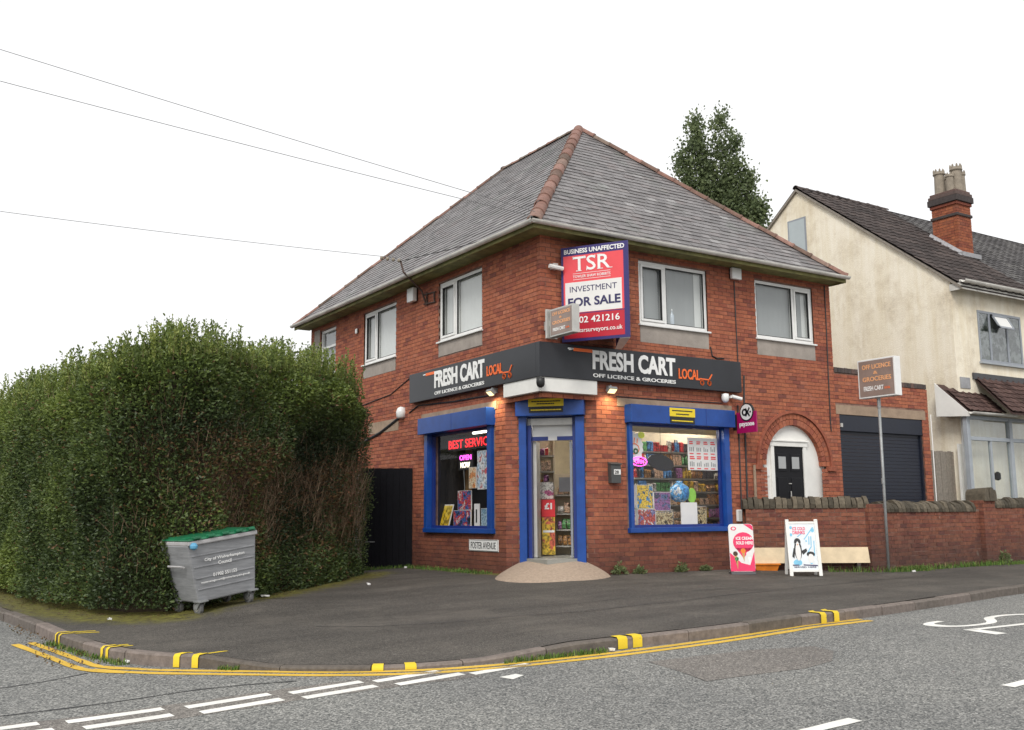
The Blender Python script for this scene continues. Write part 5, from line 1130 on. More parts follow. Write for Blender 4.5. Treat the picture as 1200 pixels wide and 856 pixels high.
surf(FR, [(1.6, 3.10), (2.6, 3.10), (4.2, 3.12)], .01, 'thin cable above the right shutter box')
surf(FR, [(3.95, 4.20), (3.99, 4.02), (4.12, 3.98), (4.3, 4.0)], .014, 'short loose cable end below the first upper right window')
b = MB(); b.tube([FR(4.98, .9, .03), FR(4.98, 1.95, .03)], .028, 8); tag(b.build('drain_pipe', M['stone']), 'short pale pipe left of the arched door behind the low wall', 'pipe')
t = root('meter_box', FR(4.46, .8), 'small white meter box on the wall at the right of the blue window frame', 'meter box'); b = MB(); b.fbox(FR, 4.46, 4.575, .87, 1.09, .002, .05); b.build('box', M['upvc'], t, bevel=.005); b = MB(); b.fbox(FR, 4.475, 4.56, .885, 1.075, .05, .054); b.build('cover', M['alu'], t)

# ------------------------------------------------------------ garage with the navy shutter
gar = root('garage', (9.1, .3, 0), 'single storey brick garage with navy roller shutter joined to the shop', 'garage')
GX0, GX1 = WX + .003, 10.66
gc = rcuts([(7.60, 10.42, -0.2, 3.085), (7.50, 10.54, 3.05, 3.275)])
gb = lay(FR, GX0, GX1, -.1, 3.775, gc, 0)
def gpar(z): return [] 
place_bricks(gb, M['brick'], gar, 300)
mb = MB(); backing(mb, FR, GX0, GX1, -.4, 3.775, [(7.60, 10.42, -.4, 3.08)]); mb.box(GX1 - .2, GX1 - .003, .21, 5, -.4, 3.77); mb.build('wall_core', M['mortar'], gar)
b = MB()
x = GX0 + .003
cp = MB()
while x < GX1 - .05:
    z = 3.78 if x > 8.75 else 3.96
    cb = MB(); cb.box(x, x + .10, -.012, .22, z, z + .105 + random.uniform(-.003, .003), 0.0); cb.build('coping_brick', M['brick_dark'], gar); x += .112
for k in range(5):
    pass
up = lay(FR, GX0, 8.74, 3.775, 3.775 + 2 * PC + .03, None, 1); place_bricks(up, M['brick'], gar, 60)
b.box(GX0, 8.74, .008, .2, 3.775, 3.955); b.build('parapet_core', M['mortar'], gar)
b = MB(); b.fbox(FR, 7.50, 10.54, 3.07, 3.27, -.15, .006); b.build('stone_lintel', M['stone'], gar)
b = MB(); b.fbox(FR, 7.602, 10.418, 2.72, 3.065, -.3, -.01); b.build('shutter_box', M['navy'], gar, bevel=.008)
for k in range(36):
    z = .0 + k * .076; b = MB(); b.hexa([FR(7.64, z, -.08), FR(10.38, z, -.08), FR(10.38, z + .07, -.08), FR(7.64, z + .07, -.08), FR(7.64, z + .0, -.11), FR(10.38, z + .0, -.11), FR(10.38, z + .074, -.11), FR(7.64, z + .074, -.11)], tone=0)
    b.v = [tuple(v) for v in b.v]; b.build('shutter_slat', M['navy'], gar)
for u in (7.602, 10.365): b = MB(); b.fbox(FR, u, u + .053, 0, 2.715, -.13, -.04); b.build('guide_rail', M['navy'], gar)
b = MB(); b.fbox(FR, 7.62, 7.68, 2.80, 2.88, -.01, .02); b.build('lock', M['alu'], gar)

# ------------------------------------------------------------ low brick wall with sandstone coping
lw = root('low_wall', (6.5, -1.4, -.08), 'low weathered brick garden wall with upright sandstone coping in front of the arched door', 'garden wall')
W0, W1 = Vector((4.60, -.12, 0)), Vector((6.46, -1.46, 0)); W2 = Vector((10.42, -1.22, 0)); 
def wall_piece(a, c, z0, z1, capar=0, th=.23, last=False):
    d = (c - a).normalized(); n = Vector((d.y, -d.x, 0)); F = frame(a, d, n); L = (c - a).length
    mb = MB(); mb.fbox(F, .004, L - .004, -.45, z1 - .002, -th + .008, -.008); mb.build('wall_core', M['mortar_wall'], lw); return F, L
zt = 1.12; Z0 = -.14 
F1w, L1 = wall_piece(W0, W1, Z0, zt); bl = lay(F1w, 0, L1, Z0, Z0 + 16 * PC, None, 0, jit=.005)
F2w, L2 = wall_piece(W1 + Vector((.36, .02, 0)), W2, Z0, zt - .05); bl += lay(F2w, 0, L2, Z0, Z0 + 15 * PC, None, 1, jit=.006)
def pier(cx, cy, w, z1, ang, dep=None):
    d = Vector((math.cos(ang), math.sin(ang), 0)); n = Vector((d.y, -d.x, 0)); o = Vector((cx, cy, 0)); F = frame(o, d, n); Fs = frame(o, -n, -d)
    dd = dep or w; mb = MB(); mb.fbox(F, .008, w - .008, -.45, z1, -dd + .008, -.008); mb.build('wall_core', M['mortar_wall'], lw)
    nc = int(round((z1 - Z0) / PC)); r = lay(F, 0, w, Z0, Z0 + nc * PC, None, 0, jit=.004); r += lay(Fs, 0, dd, Z0, Z0 + nc * PC, None, 1, jit=.004); return r
bl += pier(6.42, -1.52, .46, Z0 + 17 * PC, math.radians(3), .3)
bl += pier(10.42, -1.32, .46, Z0 + 18 * PC, math.radians(2), .42)
place_bricks(bl, M['brick_wall'], lw, 300)
def coping_stone(F, u, w, z, h, lean, th=.27, par=lw):
    """rough sandstone slab set on edge across the wall, rounded top"""
    b = MB(); n = 6; P = []
    hj = h * random.uniform(.82, 1.08); r = [random.uniform(-.012, .012) for _ in range(12)]
    prof = [(-.135, 0), (-.14, .35), (-.11, .75), (-.04, 1.0), (.04, 1.0), (.11, .8), (.14, .35), (.135, 0)]
    for e in (0, 1):
        for i, (d, hh) in enumerate(prof):
            P.append(F(u + e * w * random.uniform(.88, .98) + lean * hh * hj + r[i] * .5, z + hh * hj + (r[i] if 0 < i < 7 else 0), -th * .42 - d * th / .27 + r[(i + 3) % 12] * .6))
    b.add(P, [tuple(range(8)), tuple(range(15, 7, -1))] + [(i, (i + 1) % 8, 8 + (i + 1) % 8, 8 + i) for i in range(8)], 0.0)
    b.build('coping_stone', M['cope'], par, bevel=.008)
u = -.05
while u < L1 - .02:
    w = random.uniform(.085, .125); coping_stone(F1w, u, w, Z0 + 16 * PC + .0, .22, random.uniform(-.02, .03)); u += w + .004
u = .10
while u < L2 - .20:
    w = random.uniform(.10, .14); coping_stone(F2w, u, w, Z0 + 15 * PC - .01, .22, -.17 + random.uniform(-.02, .02), .34); u += w + .006
for k, (ox, hh) in enumerate(((.0, .34), (.19, .38), (.34, .30))):
    b = MB(); P = []; c = Vector((10.44 + ox, -1.36, Z0 + 18 * PC - .02)); w = .17 if k < 2 else .10
    for yy in (0, .46):
        for q in range(9):
            a = math.pi * q / 8; P.append(c + Vector((w / 2 - w / 2 * math.cos(a) * random.uniform(.9, 1.1), yy * 1.0, (math.sin(a) ** .6) * hh * (1 - .45 * abs(yy / .46 - .4)) * random.uniform(.93, 1.05))))
    b.add(P, [tuple(range(9)), tuple(range(17, 8, -1)), (0, 8, 17, 9)] + [(q, q + 1, 10 + q, 9 + q) for q in range(8)], 0.0); b.build('coping_stone', M['cope'], lw, bevel=.01)
# neighbour's garden wall
nw = root('garden_wall', (13, -.8, -.08), 'further low brick garden wall with stone coping in front of the cream house', 'garden wall')
Fn = frame((10.95, -.92, 0), (1, .02, 0), (.02, -1, 0)); mb = MB(); mb.fbox(Fn, 0, 9, -.4, 1.08, -.22, -.008); mb.build('wall_core', M['mortar_wall'], nw)
place_bricks(lay(Fn, 0, 9, Z0, Z0 + 16 * PC, None, 0, jit=.004), M['brick_wall'], nw, 200)
u = 0
while u < 6: w = random.uniform(.09, .13); coping_stone(Fn, u, w, 1.09, .22, .0, .27, nw); u += w + .006

# plank, crate by the wall
FPk = frame(F1w.O, F1w.du, F1w.n)
t = root('plank', F1w(.4, .1, .1), 'long cream painted board leaning along the foot of the low wall', 'board')
b = MB(); b.hexa([F1w(.06, .09, .16), F1w(L1 - .06, .09, .16), F1w(L1 - .06, .375, .06), F1w(.06, .375, .06), F1w(.06, .09, .14), F1w(L1 - .06, .09, .14), F1w(L1 - .06, .375, .04), F1w(.06, .375, .04)]); b.build('board_face', M['ply'], t)
b = MB(); b.fbox(F1w, .2, .26, -.10, .09, .05, .17); b.fbox(F1w, L1 - .3, L1 - .24, -.12, .09, .05, .17); b.build('block', M['brick_dark'], t)
t = root('plastic_crate', F1w(.35, -.06, .25), 'orange plastic tub on the ground under the cream board', 'tub')
b = MB(); z = -.05; b.hexa([F1w(.12, z, .22), F1w(.50, z, .22), F1w(.54, z + .12, .25), F1w(.08, z + .12, .25), F1w(.12, z, .04), F1w(.50, z, .04), F1w(.54, z + .12, .02), F1w(.08, z + .12, .02)]); b.build('tub', M['orange_box'], t); b = MB(); b.fbox(F1w, .06, .56, z + .115, z + .14, .01, .27); b.build('rim', M['orange_box'], t)

# ---- lightbox sign on a pole
PP = Vector((6.70, -1.72, -.08)); pdir = Vector((.47, -.88, 0)).normalized(); FQ = frame((6.35, -1.54, 0) , pdir, (pdir.y, -pdir.x, 0))
u_ = .30
lb = lightbox(frame(Vector((6.62, 0, 0)), (0, -1, 0), (-1, 0, 0)), 1.29, 2.13, 3.20, 3.95, .18, 'brown and white box sign on top of the tall steel pole by the low wall', LL, (6.7, -1.72, 3.2), False)
t = root('sign_pole', (6.74, -1.66, -.1), 'tall thin galvanised pole standing on the footway by the low wall', 'pole')
b = MB(); b.tube([(6.70, -1.66, -.15), (6.71, -1.665, 3.19)], .027, 10); b.build('pole_tube', M['galv'], t, smooth=True)
b = MB(); b.tube([(6.70, -1.66, 1.55), (6.702, -1.66, 1.66)], .034, 10); b.tube([(6.71, -1.665, 3.0), (6.71, -1.665, 3.195)], .034, 10); b.build('collar', M['galv'], t)

# ---- A-board with penguin poster
A0 = Vector((4.20, -1.50, 0)); A1 = Vector((4.66, -1.83, 0)); ad = (A1 - A0).normalized(); an = Vector((ad.y, -ad.x, 0)); aw = (A1 - A0).length; zg = g_h(4.4, -1.6)
def AF(u, z, d=0.0): return A0 + ad * u + an * (d - .20 * z / .95) + Vector((0, 0, zg + z))
AF.n = an; AF.du = ad
t = root('a_board', (4.5, -1.5, zg), 'white A-frame pavement board with a penguin poster by the low wall', 'pavement sign', 'pavement signs outside the shop')
b = MB()
for u in (0, aw - .06): b.hexa([AF(u, 0, .02), AF(u + .06, 0, .02), AF(u + .06, .98, .02), AF(u, .98, .02), AF(u, 0, -.02), AF(u + .06, 0, -.02), AF(u + .06, .98, -.02), AF(u, .98, -.02)])
for z in (.07, .90): b.hexa([AF(.06, z, .015), AF(aw - .06, z, .015), AF(aw - .06, z + .04, .015), AF(.06, z + .04, .015), AF(.06, z, -.015), AF(aw - .06, z, -.015), AF(aw - .06, z + .04, -.015), AF(.06, z + .04, -.015)])
b.build('front_frame', M['white'], t, bevel=.005)
def AB(u, z, d=0.0): return A0 + ad * u + an * (-.40 + .0 + d + .20 * z / .95) + Vector((0, 0, zg + z))
b = MB()
for u in (0, aw - .05): b.hexa([AB(u, 0, .02), AB(u + .05, 0, .02), AB(u + .05, .96, .02), AB(u, .96, .02), AB(u, 0, -.02), AB(u + .05, 0, -.02), AB(u + .05, .96, -.02), AB(u, .96, -.02)])
b.hexa([AB(.05, .1, .005), AB(aw - .05, .1, .005), AB(aw - .05, .93, .005), AB(.05, .93, .005), AB(.05, .1, -.005), AB(aw - .05, .1, -.005), AB(aw - .05, .93, -.005), AB(.05, .93, -.005)])
b.build('rear_frame', M['white'], t)
b = MB(); b.hexa([AF(.06, .11, .006), AF(aw - .06, .11, .006), AF(aw - .06, .90, .006), AF(.06, .90, .006), AF(.06, .11, -.006), AF(aw - .06, .11, -.006), AF(aw - .06, .90, -.006), AF(.06, .90, -.006)]); b.build('poster', plain('icy poster', (.72, .76, .78), .4, 0, .08, 9), t)
po = AF(.06, .11, .0075); pu = ad * (aw - .12); pv = AF(.06, .90, .0075) - po
def blob(pts, m, nm, lift=.001):
    n = pu.cross(pv).normalized() * lift; b = MB(); b.add([po + pu * x + pv * y + n for x, y in pts], [tuple(range(len(pts)))]); b.build(nm, m, t)
def el(cx, cy, rx, ry, n=16): return [(cx + rx * math.cos(6.2832 * k / n), cy + ry * math.sin(6.2832 * k / n)) for k in range(n)]
ib = plain('ice blue print', (.20, .52, .72), .4)
blob(el(.22, .15, .17, .07), ib, 'poster_art', .001)
for x, y, r in ((.06, .92, .05), (.05, .76, .05), (.9, .86, .07), (.62, .62, .03), (.75, .15, .05)): blob(el(x, y, r, r * .7), ib, 'poster_art', .001)
for x0, y0, x1, y1 in ((.55, .66, .92, .92), (.72, .55, .74, .72), (.80, .52, .82, .72), (.90, .30, .92, .62), (.3, .72, .5, .8), (.62, .35, .8, .5)): strokes(po, pu, pv, [[(x0, y0), (x1, y1)]], .016, .0015).build('poster_art', ib, t)
blob(el(.27, .42, .15, .22), M['ink_black'], 'penguin_body', .0022); blob(el(.27, .38, .105, .19), M['paper'], 'penguin_belly', .003); blob(el(.27, .60, .13, .085), M['ink_black'], 'penguin_head', .0026); blob([(.2, .56), (.27, .62), (.34, .56), (.27, .50)], M['paper'], 'penguin_face', .0034); blob([(.245, .555), (.295, .555), (.27, .52)], M['orange_box'], 'penguin_beak', .004)
blob([(.02, .28), (.10, .47), (.16, .44), (.10, .24)], M['ink_black'], 'penguin_wing', .0032); blob([(.38, .40), (.60, .46), (.62, .40), (.46, .32)], M['ink_black'], 'penguin_wing', .0032)
blob(el(.75, .33, .16, .06), M['ink_black'], 'penguin_head', .0024); blob(el(.75, .24, .12, .10), M['paper'], 'penguin_belly', .003)
lettering(t, 'ICE COLD', po + pu * .12 + pv * .86, pu * .5, pv * .07, M['pink'], .02, .003); lettering(t, 'DRINKS', po + pu * .12 + pv * .77, pu * .48, pv * .075, M['pink'], .02, .003)
lettering(t, 'SERVED HERE', po + pu * .06 + pv * .035, pu * .86, pv * .035, M['ink_navy'], .02, .002)
strokes(po, pu, pv, [[(.03, .095), (.25, .095)], [(.45, .10), (.97, .085)]], .02, .002).build('poster_text', M['ink_navy'], t)
# ---- ice cream pavement sign
I0 = Vector((3.44, -.83, 0)); I1 = Vector((3.80, -1.08, 0)); idr = (I1 - I0).normalized(); inn = Vector((idr.y, -idr.x, 0)); iw = (I1 - I0).length; zg = g_h(3.6, -.95)
def IF(u, z, d=0.0): return I0 + idr * u + inn * (d - .12 * z) + Vector((0, 0, zg + z))
t = root('ice_cream_board', (3.6, -.95, zg), 'pink and white pavement sign reading ice cream sold here under the right window', 'pavement sign', 'pavement signs outside the shop')
def rrect(w, z0, z1, r, e=0): 
    P = []
    for cx, cz, a0 in ((w - e - r, z1 - e - r, 0), (e + r, z1 - e - r, 90), (e + r, z0 + e + r, 180), (w - e - r, z0 + e + r, 270)):
        for k in range(6): a = math.radians(a0 + k * 18); P.append((cx + r * math.cos(a), cz + r * math.sin(a)))
    return P
def islab(P, d0, d1, m, nm):
    n = len(P); b = MB(); b.add([IF(x, z, d1) for x, z in P] + [IF(x, z, d0) for x, z in P], [tuple(range(n)), tuple(range(2 * n - 1, n - 1, -1))] + [(k, (k + 1) % n, n + (k + 1) % n, n + k) for k in range(n)]); return b.build(nm, m, t)
islab(rrect(iw, .05, .88, .06), -.03, 0, M['paper'], 'sign_panel')
islab([(.0 + .004, .055), (iw - .004, .055), (iw - .004, .40), (iw * .8, .16), (iw * .45, .20), (.004, .38)], .0, .002, M['pink'], 'pink_print')
islab([(iw * .62, .875), (iw - .05, .875), (iw - .006, .84), (iw - .004, .76)], .0, .002, M['pink'], 'pink_print')
islab([(iw * .58 + .185 * math.cos(6.2832 * k / 20), .56 + .175 * math.sin(6.2832 * k / 20)) if iw * .58 + .185 * math.cos(6.2832 * k / 20) < iw - .005 else (iw - .005, .56 + .175 * math.sin(6.2832 * k / 20)) for k in range(20)], .0, .0025, M['pink'], 'pink_print')
islab([(iw * .25, .46), (iw * .9, .46), (iw * .55, .28)], .0, .0025, M['pink'], 'pink_print')
islab([(.09 + .05 * math.cos(.5236 * k), .80 + .035 * math.sin(.5236 * k)) for k in range(12)], 0, .002, M['pink'], 'round_emblem')
islab([(.09 + .03 * math.cos(.5236 * k), .80 + .02 * math.sin(.5236 * k)) for k in range(12)], 0, .003, M['paper'], 'round_emblem')
lettering(t, 'ICE CREAM', IF(iw * .28, .60, .003), idr * iw * .68, IF(0, .055) - IF(0, 0), M['ink_white'], .03, .002); lettering(t, 'SOLD HERE', IF(iw * .28, .52, .003), idr * iw * .68, IF(0, .055) - IF(0, 0), M['ink_white'], .03, .002)
cone = plain('wafer', (.55, .33, .12), .6); choc = plain('chocolate', (.06, .025, .012), .5)
for cx, cz, r, m in ((.10, .36, .042, choc), (.24, .41, .045, M['orange_box']), (.34, .35, .05, M['paper']), (.12, .27, .035, GOODS[4])):
    islab([(cx - r * .7, cz - .01), (cx + r * .7, cz - .01), (cx + .01, cz - .19)], 0, .0035, cone if m is not M['paper'] else M['ink_white'], 'ice_cream_picture'); islab([(cx + r * math.cos(.5236 * k), cz + r * math.sin(.5236 * k)) for k in range(12)], 0, .004, m, 'ice_cream_picture')
b = MB(); b.hexa([IF(.0, 0, .06), IF(iw, 0, .06), IF(iw, .05, .03), IF(.0, .05, .03), IF(0, 0, -.25), IF(iw, 0, -.25), IF(iw, .05, -.18), IF(0, .05, -.18)]); b.build('base', plain('dark base', (.07, .07, .075), .6), t, bevel=.01)

# ------------------------------------------------------------ side gate and post
gt = root('side_gate', (-.35, 4.9, -.02), 'tall black boarded gate between the shop wall and the hedge', 'gate')
G0 = Vector((-.92, 5.28, 0)); G1 = Vector((-.02, 4.72, 0)); gd = (G1 - G0).normalized(); FG = frame(G0, gd, (gd.y, -gd.x, 0)); gw = (G1 - G0).length
nb = 8
for k in range(nb): b = MB(); b.fbox(FG, k * gw / nb + .003, (k + 1) * gw / nb - .001, -.02, 2.0 + random.uniform(-.004, .003), -.02, random.uniform(0, .003)); b.build('gate_board', M['black_wood'], gt)
b = MB(); b.fbox(FG, 0, gw, .0, 1.98, -.028, -.021); b.build('gate_back', M['black_wood'], gt); b = MB()
for z in (.2, .75, 1.75): b.fbox(FG, .0, gw, z, z + .09, -.06, -.029)
b.build('gate_rail', M['black_wood'], gt)
b = MB(); b.fbox(FG, .05, .10, .92, 1.06, .003, .03); b.tube([FG(.08, .5, .02), FG(.3, .5, .02)], .008, 5); b.build('latch', M['galv'], gt)
b = MB(); b.box(-1.03, -.92, 5.18, 5.30, -.2, 1.85); b.hexa([(-1.03, 5.18, 1.85), (-.92, 5.18, 1.85), (-.92, 5.30, 1.85), (-1.03, 5.30, 1.85), (-1.0, 5.21, 1.9), (-.95, 5.21, 1.9), (-.95, 5.27, 1.9), (-1.0, 5.27, 1.9)]); tag(b.build('gate_post', M['concrete_post']), 'pale concrete post between the black gate and the hedge', 'post')

# ------------------------------------------------------------ cream house next door
ho = root('cream_house', (14.5, 2, -.1), 'cream rendered house with dark tiled roof and tall brick chimney beyond the garage', 'house')
HX = 11.6; HY0 = -.17; AY, AZh = 4.227, 9.912; HZ = 6.43; HY1 = 2 * AY - HY0; kR = (9.912 - 6.484) / (4.227 + .174)
def zr(y): return 6.484 + kR * (min(y, 2 * AY - y) + .174)
b = MB(); P = [(HX, HY0, -.4), (HX, HY0, zr(HY0) - .10), (HX, AY, zr(AY) - .10), (HX, HY1, zr(HY1) - .10), (HX, HY1, -.4)]
X2 = 15.45
b.add(P + [(X2, y, z) for _, y, z in P], [(0, 1, 2, 3, 4), (9, 8, 7, 6, 5), (0, 5, 6, 1), (3, 8, 9, 4), (1, 6, 7, 2), (2, 7, 8, 3)]); b.build('rendered_wall', M['cream_render'], ho)
b = MB(); P2_ = [(X2 + .01, y + .01, z - .02) for _, y, z in P]; b.add(P2_ + [(24, y, z) for _, y, z in P2_], [(9, 8, 7, 6, 5), (0, 5, 6, 1), (3, 8, 9, 4), (1, 6, 7, 2), (2, 7, 8, 3), (0, 1, 2, 3, 4)]); b.build('far_wall', M['cream_render'], ho)
def tile_roof(par, x0, x1, y0, y1, zf, mat, ex=.30, wd=.30, nm='roof', under=.06, nmax=300):
    """pantile-like interlocking courses from eave y0 up to ridge y1"""
    rf = MB(); rf.hexa([(x0, y0, zf(y0) - under), (x1, y0, zf(y0) - under), (x1, y1, zf(y1) - under), (x0, y1, zf(y1) - under), (x0, y0, zf(y0) - .03), (x1, y0, zf(y0) - .03), (x1, y1, zf(y1) - .03), (x0, y1, zf(y1) - .03)]); rf = rf.build(nm, mat, par)
    dv = Vector((0, y1 - y0, zf(y1) - zf(y0))); L = dv.length; dv.normalize(); nn = Vector((0, -dv.z, dv.y)); rows = int(L / ex)
    b = MB(); w = wd - .004
    prof = [(0, .018), (.06, .036), (.12, .022), (.18, .012), (.24, .016), (w, .018)]
    for i in range(5): (u0, h0), (u1, h1) = prof[i], prof[i + 1]; b.add([(u0, 0, h0 + .014), (u1, 0, h1 + .014), (u1, ex * 1.08, h1 - .005), (u0, ex * 1.08, h0 - .005), (u0, 0, h0 - .008), (u1, 0, h1 - .008)], [(0, 1, 2, 3), (0, 4, 5, 1)], 0.0)
    me = b.mesh('roof_tile'); me.materials.append(mat); cells = []
    for r in range(rows + 1):
        x = x0
        while x < x1 - .05:
            cells.append(Vector((x, y0, zf(y0))) + dv * (r * ex) + nn * (0.0 + random.uniform(-.002, .002))); x += wd
    cells.sort(key=lambda p: (p - CAM).length)
    for o in cells[:nmax]: inst('roof_tile', me, Matrix(((1, 0, 0, o.x), (0, dv.y, nn.y, o.y), (0, dv.z, nn.z, o.z), (0, 0, 0, 1))), rf)
    if cells[nmax:]:
        s = MB()
        for o in cells[nmax:]:
            tn = random.random()
            for i in range(5): (u0, h0), (u1, h1) = prof[i], prof[i + 1]; q = lambda u, v, h: o + Vector((u, 0, 0)) + dv * v + nn * h; s.add([q(u0, 0, h0 + .014), q(u1, 0, h1 + .014), q(u1, ex * 1.08, h1 - .005), q(u0, ex * 1.08, h0 - .005), q(u0, 0, h0 - .008), q(u1, 0, h1 - .008)], [(0, 1, 2, 3), (0, 4, 5, 1)], tn)
        s.build('roof_tiles', mat, rf, kind='stuff')
    return rf
rf = tile_roof(ho, HX - .06, X2, HY0 - .30, AY, zr, M['tile_brown'])
rf2 = tile_roof(ho, X2 + .02, 24, HY0 - .30, AY, lambda y: zr(y) - .06, M['slate_far'], .2, .3, nmax=0)
b = MB(); b.quad((HX - .06, AY, zr(AY)), (24, AY, zr(AY)), (24, HY1 + .3, zr(HY1 + .3)), (HX - .06, HY1 + .3, zr(HY1 + .3))); b.build('rear_roof', M['tile_brown'], ho)
rtd = rtm.copy(); rtd.materials.clear(); rtd.materials.append(M['tile_brown']); run_tiles(Vector((HX - .08, AY, zr(AY) + .0)), Vector((X2, AY, zr(AY) + .0)), rf, rtd, .44, .6)
b = MB(); b.hexa([(HX - .07, HY0 - .3, zr(HY0 - .3) - .1), (HX + .01, HY0 - .3, zr(HY0 - .3) - .1), (HX + .01, AY, zr(AY) - .1), (HX - .07, AY, zr(AY) - .1), (HX - .07, HY0 - .3, zr(HY0 - .3) - .03), (HX + .01, HY0 - .3, zr(HY0 - .3) - .03), (HX + .01, AY, zr(AY) - .03), (HX - .07, AY, zr(AY) - .03)])
b.hexa([(HX - .07, AY, zr(AY) - .1), (HX + .01, AY, zr(AY) - .1), (HX + .01, HY1 + .3, zr(HY1 + .3) - .1), (HX - .07, HY1 + .3, zr(HY1 + .3) - .1), (HX - .07, AY, zr(AY) - .03), (HX + .01, AY, zr(AY) - .03), (HX + .01, HY1 + .3, zr(HY1 + .3) - .03), (HX - .07, HY1 + .3, zr(HY1 + .3) - .03)]); b.build('verge', M['wood_grey'], ho)
gutter(ho, (HX - .05, HY0 - .30, 6.36), (24, HY0 - .30, 6.36), (0, -1, 0), .07); b = MB(); b.box(HX - .04, 24, HY0 - .29, HY0 - .26, 6.16, 6.37); b.box(HX - .04, HX - .01, HY0 - .26, HY0 - .0, 6.14, 6.30); b.build('eave_board', M['gutter'], ho)
FH = frame((0, HY0, 0), (1, 0, 0), (0, -1, 0)); FHs = frame((HX, 0, 0), (0, -1, 0), (-1, 0, 0))
def grey_window(F, u0, u1, z0, z1, mulls, open_=True, lbl=None):
    b = MB(); t = .06; b.fbox(F, u0, u1, z0, z0 + t, -.05, .02); b.fbox(F, u0, u1, z1 - t, z1, -.05, .02); b.fbox(F, u0, u0 + t, z0 + t, z1 - t, -.05, .02); b.fbox(F, u1 - t, u1, z0 + t, z1 - t, -.05, .02)
    for m in mulls: um = u0 + (u1 - u0) * m; b.fbox(F, um - .035, um + .035, z0 + t, z1 - t, -.05, .022)
    w = b.build('window', M['frame_grey'], ho, bevel=.005, label=lbl); b = MB(); b.fbox(F, u0 + .01, u1 - .01, z0 + .01, z1 - .01, .003, .006); b.build('pane', M['glass'], w)
    b = MB(); b.fbox(F, u0 + .02, u1 - .02, z0 + .02, z1 - .02, .0006, .002); b.build('painted_room', print_mat('painted room reflection', [(.10, .11, .09), (.05, .055, .05), (.20, .21, .2), (.06, .07, .05), (.12, .09, .06)], 3.2, u0), w)  # flat panel behind the pane, dark room and reflections painted into its colour
    if open_:
        a = u0 + (u1 - u0) * mulls[0] + .04; c = u0 + (u1 - u0) * mulls[1] - .04; zt_, zb_ = z1 - .06, z1 - .42
        b = MB(); q = lambda u, z, e=0: F(u, z, .03 + (zt_ - z) * .55 + e)
        for x0, x1, y0, y1 in ((a, c, zb_, zb_ + .05), (a, c, zt_ - .05, zt_), (a, a + .05, zb_, zt_), (c - .05, c, zb_, zt_)): b.hexa([q(x0, y0, .03), q(x1, y0, .03), q(x1, y1, .03), q(x0, y1, .03), q(x0, y0), q(x1, y0), q(x1, y1), q(x0, y1)])
        b.build('open_light', M['frame_grey'], w); b = MB(); b.quad(q(a, zb_, .015), q(c, zb_, .015), q(c, zt_, .015), q(a, zt_, .015)); b.build('pane', M['curtain_light'], w)
    b = MB(); b.fbox(F, u0 - .04, u1 + .04, z0 - .05, z0 - .002, -.02, .08); b.build('sill', M['grey_pvc'], w)
grey_window(FH, 12.58, 14.40, 4.55, 5.80, (.26, .66))
b = MB(); b.fbox(FHs, -4.62, -3.98, 8.02, 9.05, -.02, .012); w = b.build('window', M['frame_grey'], ho, label='attic window high in the cream gable'); b = MB(); b.fbox(FHs, -4.57, -4.03, 8.08, 9.0, .013, .018); b.build('pane', plain('frosted glass', (.42, .47, .48), .25, 0, .06, 2), w)
# chimney
ch = MB(); cx0, cx1, cy0, cy1 = 14.98, 15.62, 1.66, 2.42; zb_ = 7.6; zt_ = 9.42
ch.box(cx0 + .008, cx1 - .008, cy0 + .008, cy1 - .008, zb_, zt_ + .3); chim = ch.build('chimney', M['mortar'], ho)
FcR = frame((0, cy0, 0), (1, 0, 0), (0, -1, 0)); FcL = frame((cx0, 0, 0), (0, 1, 0), (-1, 0, 0)); cb = []
zz = zb_
cb += lay(FcR, cx0, cx1, zb_, zt_, None, 0, quoin0=0); cb += lay(FcL, cy0, cy1, zb_, zt_, None, 0, quoin0=1)
place_bricks(cb, M['brick_chim'], chim, 300)
for z, h, o, m in ((9.02, .08, .035, 'brick_dark'), (9.34, .085, .035, 'brick_chim'), (9.43, .17, .075, 'brick_dark'), (9.605, .09, .055, 'brick_dark'), (9.70, .07, .02, 'brick_dark')):
    b = MB(); b.box(cx0 - o, cx1 + o, cy0 - o, cy1 + o, z, z + h); b.build('chimney_band', M[m], chim, bevel=.012)
def pot(x, y, h, r):
    n = 16; b = MB(); b.lathe((x, y, 9.75), [(r * .95, 0), (r * .88, .05), (r * .80, h * .75), (r * 1.0, h * .80), (r * .95, h * .86), (r * .92, h * .9)], n)
    for k in range(8): a = 6.2832 * k / 8; b.lathe((x + r * .8 * math.cos(a), y + r * .8 * math.sin(a), 9.75 + h * .88), [(r * .18, 0), (r * .16, h * .08), (r * .04, h * .13)], 5)
    b.build('chimney_pot', M['pot'], chim)
pot(15.14, 2.22, .74, .165); pot(15.14, 1.90, .56, .12); pot(15.36, 1.84, .82, .175); pot(15.52, 2.2, .66, .12); pot(15.53, 1.80, .66, .12)
b = MB()
for k in range(9):
    y = cy0 - .12 + k * .105; b.hexa([(cx0 - .13, y, zr(y) + .02), (cx0 - .003, y, zr(y) + .05), (cx0 - .003, y + .11, zr(y) + .17), (cx0 - .13, y + .11, zr(y) + .09), (cx0 - .13, y, zr(y) + .03), (cx0 - .003, y, zr(y) + .14), (cx0 - .003, y + .11, zr(y) + .22), (cx0 - .13, y + .11, zr(y) + .10)])
b.box(cx0 - .1, cx1 + .1, cy0 - .16, cy0 - .003, zr(cy0) - .08, zr(cy0) + .04); b.build('flashing', M['lead'], chim)
